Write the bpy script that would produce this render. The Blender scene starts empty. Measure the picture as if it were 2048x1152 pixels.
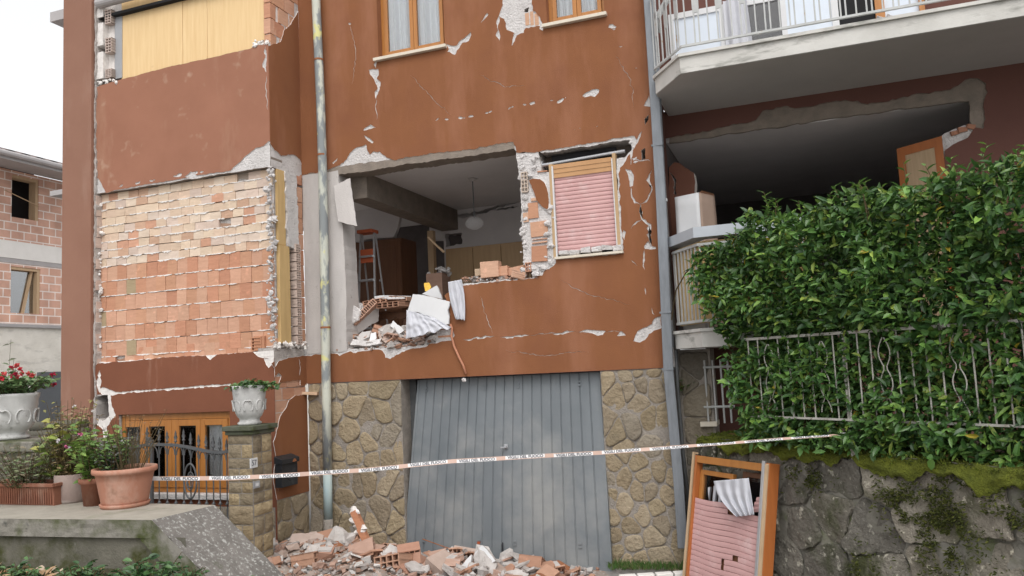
import bpy, math, random
import numpy as np
from mathutils import Vector, Matrix, Euler, noise
from mathutils.geometry import delaunay_2d_cdt

# ------------------------------------------------------------------ camera, sky, sun
SC = bpy.context.scene
COL = SC.collection
rnd = random.Random(7)
FPX = 1580.0
YAW, PIT, ROL = 0.3473839754762022, 0.09719977877637605, -0.048409139740712974
CAM = np.array([0.0, -9.0, 2.35])

def cam_axes():
    cy, sy = math.cos(YAW), math.sin(YAW)
    f = np.array([-sy*math.cos(PIT), cy*math.cos(PIT), math.sin(PIT)])
    r = np.array([cy, sy, 0.0]); u = np.cross(r, f)
    return r*math.cos(ROL)+u*math.sin(ROL), -r*math.sin(ROL)+u*math.cos(ROL), f
CR, CU, CF = cam_axes()
cam = bpy.data.cameras.new("camera")
camo = bpy.data.objects.new("camera", cam); COL.objects.link(camo)
camo.matrix_world = Matrix(((CR[0], CU[0], -CF[0], CAM[0]), (CR[1], CU[1], -CF[1], CAM[1]), (CR[2], CU[2], -CF[2], CAM[2]), (0, 0, 0, 1)))
cam.sensor_width = 36.0; cam.lens = 36.0*FPX/2048.0; cam.clip_end = 2000; cam.clip_start = 0.05
SC.camera = camo

SUN_EL, SUN_AZ = math.radians(54), math.radians(156)    # azimuth: from where the light comes, clockwise from +Y
W = bpy.data.worlds.new("World"); SC.world = W; W.use_nodes = True
nt = W.node_tree; nt.nodes.clear()
wo = nt.nodes.new('ShaderNodeOutputWorld'); bg = nt.nodes.new('ShaderNodeBackground')
sky = nt.nodes.new('ShaderNodeTexSky'); sky.sky_type = 'NISHITA'; sky.sun_disc = False
sky.sun_elevation = SUN_EL; sky.sun_rotation = SUN_AZ
sky.air_density = 1.0; sky.dust_density = 5.0; sky.ozone_density = 1.0
hs = nt.nodes.new('ShaderNodeHueSaturation'); hs.inputs['Saturation'].default_value = 0.22
nt.links.new(sky.outputs[0], hs.inputs['Color'])
veil = nt.nodes.new('ShaderNodeMix'); veil.data_type = 'RGBA'; veil.blend_type = 'ADD'; veil.inputs[0].default_value = 1.0   # bright overcast veil over the clear sky
veil.inputs[7].default_value = (4.2, 4.15, 4.1, 1); nt.links.new(hs.outputs[0], veil.inputs[6]); nt.links.new(veil.outputs[2], bg.inputs[0])
bg.inputs[1].default_value = 0.15
nt.links.new(bg.outputs[0], wo.inputs[0])
sl = bpy.data.lights.new("sun", 'SUN'); sl.energy = 0.6; sl.angle = math.radians(35); sl.color = (1.0, 0.96, 0.9)
so = bpy.data.objects.new("sun", sl); COL.objects.link(so)
sd = Vector((math.sin(SUN_AZ)*math.cos(SUN_EL), math.cos(SUN_AZ)*math.cos(SUN_EL), math.sin(SUN_EL)))
so.rotation_euler = (-sd).to_track_quat('-Z', 'Y').to_euler()
SC.view_settings.view_transform = 'Standard'; SC.view_settings.look = 'None'
SC.view_settings.exposure = -0.05; SC.view_settings.gamma = 1.0
SC.render.engine = 'CYCLES'
SC.cycles.max_bounces = 8; SC.cycles.diffuse_bounces = 4; SC.cycles.transparent_max_bounces = 12
SC.cycles.use_denoising = True

# ------------------------------------------------------------------ survey helpers: bearings of the photograph taken onto the planes of the place
def ray(px, py): return CF + CR*((px-1024)/FPX) - CU*((py-576)/FPX)
def atP(px, py, p0, n):
    d = ray(px, py); n = np.array(n, float); t = ((np.array(p0, float)-CAM)@n)/(d@n); return CAM+d*t
def atY(px, py, v): return atP(px, py, (0, v, 0), (0, 1, 0))
def atX(px, py, v): return atP(px, py, (v, 0, 0), (1, 0, 0))
def atZ(px, py, v): return atP(px, py, (0, 0, v), (0, 0, 1))
def LY(pts, v): return [(lambda p: (p[0], p[2]))(atY(a, b, v)) for a, b in pts]
def LX(pts, v): return [(lambda p: (p[1], p[2]))(atX(a, b, v)) for a, b in pts]

# ------------------------------------------------------------------ materials
def mk(name, c1, c2=None, scale=4.0, rough=0.85, bump=0.15, bscale=60.0, tint=False, stretch=(1, 1, 1), c3=None, s3=2.0, t3=(0.55, 0.7),
       metal=0.0, spec=0.3, st3=(1, 1, 1), bdist=0.01, detail=6.0, c4=None, s4=25.0, t4=(0.6, 0.68), trans=0.0):
    m = bpy.data.materials.new(name); m.use_nodes = True
    t = m.node_tree; b = t.nodes['Principled BSDF']; L = t.links.new
    tc = t.nodes.new('ShaderNodeTexCoord')
    def nz(sc, stt, det=detail):
        mp = t.nodes.new('ShaderNodeMapping'); mp.inputs['Scale'].default_value = stt; L(tc.outputs['Object'], mp.inputs[0])
        n = t.nodes.new('ShaderNodeTexNoise'); n.inputs['Scale'].default_value = sc; n.inputs['Detail'].default_value = det
        n.inputs['Roughness'].default_value = 0.62
        L(mp.outputs[0], n.inputs['Vector']); return n
    def ramp(src, a, bb):
        r = t.nodes.new('ShaderNodeMapRange'); r.inputs[1].default_value = a; r.inputs[2].default_value = bb
        L(src, r.inputs[0]); return r.outputs[0]
    def mix(fac, A, B, bt='MIX'):
        x = t.nodes.new('ShaderNodeMix'); x.data_type = 'RGBA'; x.blend_type = bt
        if isinstance(fac, float): x.inputs[0].default_value = fac
        else: L(fac, x.inputs[0])
        for k, v in ((6, A), (7, B)):
            if isinstance(v, tuple): x.inputs[k].default_value = (*v, 1)
            else: L(v, x.inputs[k])
        return x.outputs[2]
    c2 = c2 or tuple(0.8*v for v in c1)
    col = mix(ramp(nz(scale, stretch).outputs[0], 0.3, 0.7), c1, c2)
    if c3: col = mix(ramp(nz(s3, st3).outputs[0], *t3), col, c3)
    if c4: col = mix(ramp(nz(s4, (1, 1, 1), 3.0).outputs[0], *t4), col, c4)
    if tint:
        at = t.nodes.new('ShaderNodeAttribute'); at.attribute_name = 'tint'
        col = mix(1.0, col, at.outputs['Color'], 'MULTIPLY')
    L(col, b.inputs['Base Color'])
    b.inputs['Roughness'].default_value = rough; b.inputs['Metallic'].default_value = metal
    b.inputs['Specular IOR Level'].default_value = spec
    if trans:
        tr = t.nodes.new('ShaderNodeBsdfTranslucent'); L(col, tr.inputs[0])
        ms = t.nodes.new('ShaderNodeMixShader'); ms.inputs[0].default_value = trans
        L(b.outputs[0], ms.inputs[1]); L(tr.outputs[0], ms.inputs[2]); L(ms.outputs[0], t.nodes['Material Output'].inputs[0])
    if bump:
        bn = nz(bscale, (1, 1, 1)); bp = t.nodes.new('ShaderNodeBump'); bp.inputs['Strength'].default_value = bump*2; bp.inputs['Distance'].default_value = bdist
        L(bn.outputs[0], bp.inputs['Height']); L(bp.outputs[0], b.inputs['Normal'])
    return m

M = {}
M['stucco'] = mk('brown_stucco', (0.258, 0.105, 0.046), (0.22, 0.087, 0.039), 1.3, 0.9, 0.25, 130, c3=(0.33, 0.15, 0.088), s3=2.2, st3=(1, 1, 0.22), t3=(0.48, 0.80), c4=(0.215, 0.084, 0.043), s4=1.5, t4=(0.5, 0.85))
M['stucco_bay'] = mk('brown_stucco_hazed_dusty', (0.335, 0.155, 0.10), (0.285, 0.13, 0.082), 1.2, 0.9, 0.25, 130, c3=(0.42, 0.25, 0.17), s3=2.2, st3=(1, 1, 0.3), t3=(0.54, 0.85), c4=(0.52, 0.38, 0.28), s4=2.6, t4=(0.62, 0.85))  # base colour lifted for lens haze; the pale smears are dust
M['stucco_low'] = mk('brown_stucco_streaked', (0.225, 0.086, 0.048), (0.18, 0.068, 0.038), 1.4, 0.9, 0.25, 130, c3=(0.42, 0.25, 0.18), s3=2.6, st3=(1, 1, 0.18), t3=(0.58, 0.85))
M['stucco_dark'] = mk('shade_dark_stucco', (0.15, 0.07, 0.055), (0.125, 0.058, 0.047), 1.4, 0.92, 0.2, 130)  # darker copy of the brown stucco, balcony and lintel shade put into its colour
M['stucco_mid'] = mk('shade_mid_stucco', (0.19, 0.085, 0.058), (0.155, 0.068, 0.046), 1.4, 0.92, 0.2, 130)  # in-between copy, darkened for the wall stub standing in balcony shade
M['plaster'] = mk('white_plaster', (0.68, 0.655, 0.645), (0.55, 0.525, 0.515), 6, 0.95, 0.6, 40, c3=(0.38, 0.36, 0.345), s3=11, t3=(0.56, 0.72), bdist=0.02)
M['plaster_edge'] = mk('broken_plaster_edge', (0.84, 0.81, 0.79), (0.7, 0.66, 0.63), 20, 0.95, 0.3, 80)
M['concrete'] = mk('rough_concrete', (0.29, 0.245, 0.205), (0.20, 0.17, 0.145), 7, 0.95, 0.4, 60, bdist=0.015)
M['column'] = mk('pale_concrete', (0.55, 0.52, 0.50), (0.43, 0.405, 0.39), 3, 0.9, 0.2, 70, c3=(0.34, 0.31, 0.29), s3=12, t3=(0.62, 0.72), stretch=(1, 1, 0.4))
M['brick'] = mk('terracotta_brick', (0.95, 0.95, 0.95), (0.80, 0.78, 0.76), 10, 0.9, 0.35, 25, tint=True, stretch=(0.6, 0.6, 4), c3=(1.15, 1.1, 1.1), s3=11, t3=(0.6, 0.75))
M['mortar'] = mk('grey_mortar', (0.52, 0.485, 0.46), (0.36, 0.33, 0.31), 12, 0.95, 0.5, 40, bdist=0.02)
M['mortar_white'] = mk('white_mortar', (0.82, 0.79, 0.76), (0.62, 0.585, 0.56), 16, 0.95, 0.4, 60)
M['ply'] = mk('plywood_board', (0.76, 0.56, 0.31), (0.68, 0.47, 0.24), 3, 0.75, 0.05, 40, stretch=(7, 7, 0.5), c3=(0.55, 0.36, 0.2), s3=2.5, t3=(0.68, 0.8))
M['yellow'] = mk('yellow_insulation', (0.60, 0.42, 0.20), (0.50, 0.34, 0.155), 3, 0.9, 0.2, 60, stretch=(5, 5, 0.5))
M['stone'] = mk('yellow_stone', (0.95, 0.95, 0.95), (0.72, 0.69, 0.65), 6, 0.92, 0.6, 22, tint=True, bdist=0.03, c3=(0.6, 0.6, 0.62), s3=5, t3=(0.6, 0.8))
M['stone_joint'] = mk('stone_joint', (0.36, 0.325, 0.285), (0.25, 0.225, 0.20), 9, 0.95, 0.5, 50, bdist=0.02)
M['rock'] = mk('grey_rock', (1.0, 0.98, 0.95), (0.6, 0.58, 0.55), 5, 0.95, 0.8, 14, tint=True, bdist=0.05, c3=(0.26, 0.30, 0.16), s3=1.7, t3=(0.53, 0.66), c4=(2.0, 2.0, 1.9), s4=13, t4=(0.60, 0.68))
M['rock_joint'] = mk('rock_joint', (0.25, 0.235, 0.205), (0.14, 0.135, 0.11), 6, 0.95, 0.6, 30, c3=(0.08, 0.10, 0.03), s3=2.0, t3=(0.5, 0.65))
M['moss'] = mk('moss', (0.20, 0.225, 0.026), (0.105, 0.125, 0.018), 7, 1.0, 0.8, 50, bdist=0.03, c3=(0.06, 0.06, 0.02), s3=4, t3=(0.6, 0.75))
M['moss_dark'] = mk('dark_moss', (0.055, 0.07, 0.016), (0.03, 0.04, 0.012), 7, 1.0, 0.8, 50, bdist=0.03)
M['garage'] = mk('grey_painted_metal', (0.182, 0.202, 0.218), (0.148, 0.166, 0.18), 2.0, 0.55, 0.03, 50, c3=(0.29, 0.295, 0.29), s3=0.9, t3=(0.46, 0.72), spec=0.45, c4=(0.13, 0.15, 0.165), s4=1.3, t4=(0.55, 0.75), stretch=(1, 1, .5))
M['zinc'] = mk('galvanised_metal', (0.23, 0.25, 0.275), (0.17, 0.185, 0.205), 5, 0.5, 0.05, 30, stretch=(6, 6, 1), metal=0.25, spec=0.5)
M['pipe_paint'] = mk('flaking_pipe_paint', (0.58, 0.59, 0.50), (0.47, 0.49, 0.44), 3, 0.75, 0.1, 60, c3=(0.24, 0.26, 0.265), s3=5, t3=(0.47, 0.54), st3=(1, 1, 0.35), c4=(0.62, 0.6, 0.28), s4=4, t4=(0.6, 0.66))
M['pipe_blue'] = mk('blue_pipe_paint', (0.30, 0.42, 0.46), (0.42, 0.48, 0.45), 6, 0.75, 0.1, 60, stretch=(1, 1, 0.4))
M['wood_orange'] = mk('varnished_wood', (0.44, 0.185, 0.045), (0.36, 0.145, 0.035), 3, 0.4, 0.05, 40, stretch=(6, 6, 0.7), spec=0.5)
M['wood_red'] = mk('red_varnished_wood', (0.46, 0.15, 0.04), (0.37, 0.115, 0.03), 3, 0.45, 0.06, 40, stretch=(6, 6, 0.7), spec=0.5)
M['wood_raw'] = mk('raw_wood', (0.55, 0.40, 0.26), (0.44, 0.31, 0.19), 4, 0.85, 0.1, 50, stretch=(8, 8, 0.6))
M['wood_brown'] = mk('brown_wood', (0.17, 0.075, 0.036), (0.12, 0.052, 0.026), 3, 0.5, 0.05, 40, stretch=(6, 6, 0.6), spec=0.4)
M['wood_tan'] = mk('tan_veneer', (0.50, 0.34, 0.19), (0.42, 0.28, 0.15), 3, 0.5, 0.03, 40, stretch=(6, 6, 0.5), spec=0.4)
M['pink'] = mk('pink_slat_plastic', (0.60, 0.37, 0.36), (0.53, 0.315, 0.305), 3, 0.6, 0.03, 40, c3=(0.64, 0.46, 0.45), s3=5, t3=(0.55, 0.75))
M['tan_slat'] = mk('orange_tan_slat', (0.55, 0.32, 0.16), (0.47, 0.26, 0.125), 3, 0.65, 0.03, 40)
M['white'] = mk('white_paint', (0.66, 0.665, 0.675), (0.59, 0.595, 0.605), 3, 0.6, 0.03, 40, c3=(0.55, 0.55, 0.54), s3=4, t3=(0.62, 0.8))
M['white_cool'] = mk('white_panel', (0.66, 0.72, 0.80), (0.60, 0.66, 0.74), 2, 0.5, 0.02, 40)
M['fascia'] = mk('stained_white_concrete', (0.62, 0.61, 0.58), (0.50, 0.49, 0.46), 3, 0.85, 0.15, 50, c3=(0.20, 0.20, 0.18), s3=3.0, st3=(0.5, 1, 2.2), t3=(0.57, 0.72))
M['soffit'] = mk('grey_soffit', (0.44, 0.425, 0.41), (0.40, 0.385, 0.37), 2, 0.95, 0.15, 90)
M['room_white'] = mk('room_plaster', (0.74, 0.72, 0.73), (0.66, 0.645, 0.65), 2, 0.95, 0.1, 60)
M['room_dark'] = mk('unlit_wall', (0.13, 0.115, 0.115), (0.09, 0.08, 0.08), 3, 0.95, 0.2, 40)  # dark colour stands in for the unlit depth of the rooms
M['floor_tile'] = mk('dusty_floor', (0.46, 0.41, 0.37), (0.36, 0.32, 0.285), 5, 0.9, 0.2, 40)
M['sill'] = mk('pale_stone_sill', (0.68, 0.62, 0.52), (0.6, 0.54, 0.45), 6, 0.7, 0.05, 60)
M['cloth'] = mk('white_cloth', (0.70, 0.71, 0.755), (0.63, 0.64, 0.69), 5, 0.95, 0.1, 120, trans=0.25)
M['curtain'] = mk('white_lace_curtain', (0.93, 0.94, 0.96), (0.86, 0.88, 0.91), 30, 0.95, 0.1, 200, trans=0.06)
M['iron'] = mk('grey_wrought_iron', (0.115, 0.12, 0.125), (0.085, 0.09, 0.095), 12, 0.55, 0.2, 60, spec=0.5, metal=0.2)
M['black'] = mk('black_box_paint', (0.028, 0.03, 0.034), (0.018, 0.02, 0.024), 9, 0.45, 0.05, 60, spec=0.5, c3=(0.06, 0.06, 0.06), s3=7, t3=(0.58, 0.75))
M['orange_rust'] = mk('rust', (0.35, 0.14, 0.06), (0.25, 0.1, 0.05), 20, 0.9, 0.2, 60)
M['rail'] = mk('rail_paint', (0.48, 0.49, 0.485), (0.39, 0.40, 0.395), 7, 0.6, 0.1, 60, c3=(0.36, 0.28, 0.19), s3=9, t3=(0.62, 0.72))
M['fence'] = mk('weathered_white_rail', (0.46, 0.45, 0.41), (0.36, 0.345, 0.31), 8, 0.7, 0.2, 60, c3=(0.20, 0.165, 0.12), s3=12, t3=(0.56, 0.7))
M['leaf'] = mk('laurel_leaf', (1.0, 1.0, 1.0), (0.85, 0.85, 0.85), 6, 0.38, 0.0, 40, tint=True, spec=0.45, trans=0.18)
M['petal'] = mk('petal', (1.0, 1.0, 1.0), (0.9, 0.9, 0.9), 6, 0.7, 0.0, 40, tint=True, trans=0.2)
M['stem'] = mk('stem', (0.10, 0.075, 0.035), (0.07, 0.05, 0.025), 9, 0.9, 0.1, 40)
M['terracotta'] = mk('terracotta_pot', (0.44, 0.21, 0.14), (0.36, 0.165, 0.11), 4, 0.8, 0.1, 60, c3=(0.52, 0.36, 0.29), s3=3.5, t3=(0.52, 0.75), st3=(1, 1, .5), c4=(0.27, 0.15, 0.10), s4=7, t4=(0.58, 0.75))
M['terracotta_dk'] = mk('worn_terracotta', (0.27, 0.115, 0.07), (0.2, 0.085, 0.055), 5, 0.85, 0.15, 50, c3=(0.32, 0.2, 0.15), s3=5, t3=(0.58, 0.75), st3=(1, 1, 0.4))
M['pot_grey'] = mk('mossy_grey_pot', (0.30, 0.235, 0.205), (0.23, 0.175, 0.155), 4, 0.9, 0.2, 50, c3=(0.40, 0.36, 0.33), s3=3, t3=(0.55, 0.7), st3=(1, 1, 3))
M['urn'] = mk('chalky_urn', (0.58, 0.58, 0.565), (0.46, 0.46, 0.45), 7, 0.9, 0.15, 60, c3=(0.28, 0.28, 0.265), s3=12, t3=(0.58, 0.72))
M['soil'] = mk('soil', (0.055, 0.04, 0.028), (0.035, 0.025, 0.018), 20, 1.0, 0.5, 40)
M['cap'] = mk('weathered_concrete_cap', (0.27, 0.255, 0.225), (0.18, 0.17, 0.145), 4, 0.95, 0.3, 50, c3=(0.06, 0.072, 0.022), s3=1.3, t3=(0.5, 0.6), c4=(0.10, 0.1, 0.09), s4=10, t4=(0.58, 0.7))
M['cap_slope'] = mk('lichened_concrete', (0.20, 0.185, 0.17), (0.13, 0.12, 0.11), 5, 0.95, 0.4, 50, c3=(0.07, 0.085, 0.04), s3=2.5, t3=(0.58, 0.72), c4=(0.42, 0.42, 0.395), s4=38, t4=(0.54, 0.70))
M['cap_top'] = mk('dusty_concrete_top', (0.36, 0.33, 0.28), (0.27, 0.25, 0.21), 5, 0.95, 0.3, 50, c3=(0.2, 0.2, 0.14), s3=3, t3=(0.58, 0.75))
M['mossy_wall'] = mk('mossy_concrete', (0.17, 0.16, 0.13), (0.10, 0.095, 0.075), 3, 0.95, 0.4, 40, c3=(0.05, 0.055, 0.015), s3=2.2, t3=(0.5, 0.62), c4=(0.27, 0.27, 0.25), s4=4, t4=(0.62, 0.68))
M['asphalt'] = mk('driveway', (0.30, 0.285, 0.27), (0.22, 0.21, 0.20), 8, 0.95, 0.4, 60, c3=(0.25, 0.21, 0.18), s3=3, t3=(0.5, 0.7))  # grey lightened so the driveway throws light up under the soffits
M['dust'] = mk('rubble_dust', (0.36, 0.30, 0.26), (0.24, 0.20, 0.175), 7, 0.95, 0.5, 40, c3=(0.34, 0.19, 0.13), s3=5, t3=(0.55, 0.7), c4=(0.5, 0.47, 0.45), s4=22, t4=(0.58, 0.66))
M['column_brown'] = mk('flare_paled_brown_stucco', (0.285, 0.15, 0.105), (0.245, 0.125, 0.086), 1.2, 0.9, 0.25, 130, c3=(0.34, 0.21, 0.16), s3=1.6, t3=(0.55, 0.8), st3=(1, 1, 0.3))  # lens flare is put into this paler, greyer column colour
M['dusty_plaster'] = mk('dusty_plaster', (0.56, 0.53, 0.51), (0.38, 0.355, 0.335), 7, 0.95, 0.5, 40, c3=(0.36, 0.25, 0.2), s3=5, t3=(0.6, 0.75))
M['road'] = mk('pale_bounce_road', (0.34, 0.325, 0.31), (0.28, 0.27, 0.255), 3, 0.95, 0.2, 30)  # ground made pale to bounce light up into soffits and ceilings
M['earth'] = mk('earth_bank', (0.10, 0.085, 0.05), (0.06, 0.055, 0.03), 6, 1.0, 0.6, 30, c3=(0.055, 0.075, 0.02), s3=3, t3=(0.5, 0.65), bdist=0.03)
M['tape'] = mk('white_tape', (0.74, 0.73, 0.73), (0.68, 0.67, 0.67), 8, 0.45, 0.0, 40)
M['tape_orange'] = mk('orange_tape', (0.54, 0.38, 0.31), (0.48, 0.33, 0.27), 8, 0.45, 0.0, 40)
M['ink'] = mk('ink', (0.09, 0.095, 0.115), (0.06, 0.065, 0.085), 8, 0.6, 0.0, 40)
M['tint'] = mk('tinted_paint', (1.0, 1.0, 1.0), (0.9, 0.9, 0.9), 6, 0.75, 0.08, 50, tint=True)
M['tile_roof'] = mk('roof_tile', (0.17, 0.125, 0.115), (0.12, 0.09, 0.085), 6, 0.9, 0.3, 30)
M['eave'] = mk('grey_eave', (0.42, 0.40, 0.40), (0.36, 0.345, 0.345), 4, 0.9, 0.05, 30)
M['blockwall'] = mk('pale_block_wall', (0.80, 0.765, 0.70), (0.68, 0.645, 0.58), 3, 0.95, 0.25, 30, c3=(0.5, 0.47, 0.42), s3=3, st3=(1, 1, 3), t3=(0.52, 0.75))
M['band'] = mk('pale_concrete_band', (0.80, 0.78, 0.75), (0.72, 0.70, 0.67), 3, 0.95, 0.1, 30)
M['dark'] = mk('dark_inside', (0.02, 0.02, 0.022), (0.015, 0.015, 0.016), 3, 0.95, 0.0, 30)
M['alu'] = mk('aluminium', (0.55, 0.56, 0.58), (0.48, 0.49, 0.51), 5, 0.35, 0.0, 30, metal=0.6, spec=0.5)
M['red'] = mk('red_plastic', (0.45, 0.11, 0.045), (0.38, 0.09, 0.04), 5, 0.5, 0.0, 30)
M['drygrass'] = mk('weed', (1, 1, 1), (0.85, 0.85, 0.85), 6, 0.8, 0.0, 30, tint=True, trans=0.15)

def brickwork(name):
    m = bpy.data.materials.new(name); m.use_nodes = True; t = m.node_tree; b = t.nodes['Principled BSDF']; L = t.links.new
    tc = t.nodes.new('ShaderNodeTexCoord'); sp = t.nodes.new('ShaderNodeSeparateXYZ'); cb = t.nodes.new('ShaderNodeCombineXYZ')
    L(tc.outputs['Object'], sp.inputs[0]); L(sp.outputs[1], cb.inputs[0]); L(sp.outputs[2], cb.inputs[1])
    br = t.nodes.new('ShaderNodeTexBrick'); L(cb.outputs[0], br.inputs['Vector'])
    br.inputs['Color1'].default_value = (0.62, 0.385, 0.30, 1); br.inputs['Color2'].default_value = (0.55, 0.325, 0.245, 1)
    br.inputs['Mortar'].default_value = (0.78, 0.70, 0.65, 1); br.inputs['Scale'].default_value = 1.0
    br.inputs['Brick Width'].default_value = 0.36; br.inputs['Row Height'].default_value = 0.21; br.inputs['Mortar Size'].default_value = 0.014
    n = t.nodes.new('ShaderNodeTexNoise'); n.inputs['Scale'].default_value = 2.5; n.inputs['Detail'].default_value = 6; L(tc.outputs['Object'], n.inputs['Vector'])
    r = t.nodes.new('ShaderNodeMapRange'); r.inputs[1].default_value = 0.3; r.inputs[2].default_value = 0.7; r.inputs[3].default_value = 0.82; r.inputs[4].default_value = 1.18
    L(n.outputs[0], r.inputs[0])
    x = t.nodes.new('ShaderNodeMix'); x.data_type = 'RGBA'; x.blend_type = 'MULTIPLY'; x.inputs[0].default_value = 1
    L(br.outputs[0], x.inputs[6]); L(r.outputs[0], x.inputs[7]); L(x.outputs[2], b.inputs['Base Color']); b.inputs['Roughness'].default_value = 0.95
    bp = t.nodes.new('ShaderNodeBump'); bp.inputs['Strength'].default_value = 0.5; bp.inputs['Distance'].default_value = 0.01; bp.invert = True
    L(br.outputs['Fac'], bp.inputs['Height']); L(bp.outputs[0], b.inputs['Normal'])
    return m
M['brickwork'] = brickwork('hollow_block_brickwork')

def glassmat(name, tintc=(0.9, 0.95, 0.95), gl=0.16):
    m = bpy.data.materials.new(name); m.use_nodes = True; t = m.node_tree; t.nodes.clear()
    o = t.nodes.new('ShaderNodeOutputMaterial'); a = t.nodes.new('ShaderNodeBsdfTransparent'); g = t.nodes.new('ShaderNodeBsdfGlossy')
    a.inputs[0].default_value = (*tintc, 1); g.inputs['Roughness'].default_value = 0.03
    f = t.nodes.new('ShaderNodeFresnel'); f.inputs[0].default_value = 1.5
    ad = t.nodes.new('ShaderNodeMath'); ad.operation = 'ADD'; ad.inputs[1].default_value = gl-0.05
    t.links.new(f.outputs[0], ad.inputs[0])
    x = t.nodes.new('ShaderNodeMixShader'); t.links.new(ad.outputs[0], x.inputs[0]); t.links.new(a.outputs[0], x.inputs[1]); t.links.new(g.outputs[0], x.inputs[2])
    t.links.new(x.outputs[0], o.inputs[0]); return m
M['glass'] = glassmat('window_glass', (.97, .98, .98), .07)
M['film'] = glassmat('plastic_film', (0.75, 0.78, 0.82), 0.35)

def frostmat():
    m = bpy.data.materials.new('frosted_glass'); m.use_nodes = True; t = m.node_tree; t.nodes.clear()
    o = t.nodes.new('ShaderNodeOutputMaterial'); a = t.nodes.new('ShaderNodeBsdfTransparent'); d = t.nodes.new('ShaderNodeBsdfDiffuse'); d.inputs[0].default_value = (.75, .75, .76, 1)
    x = t.nodes.new('ShaderNodeMixShader'); x.inputs[0].default_value = .22; t.links.new(a.outputs[0], x.inputs[1]); t.links.new(d.outputs[0], x.inputs[2]); t.links.new(x.outputs[0], o.inputs[0]); return m
M['frost'] = frostmat()
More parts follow.
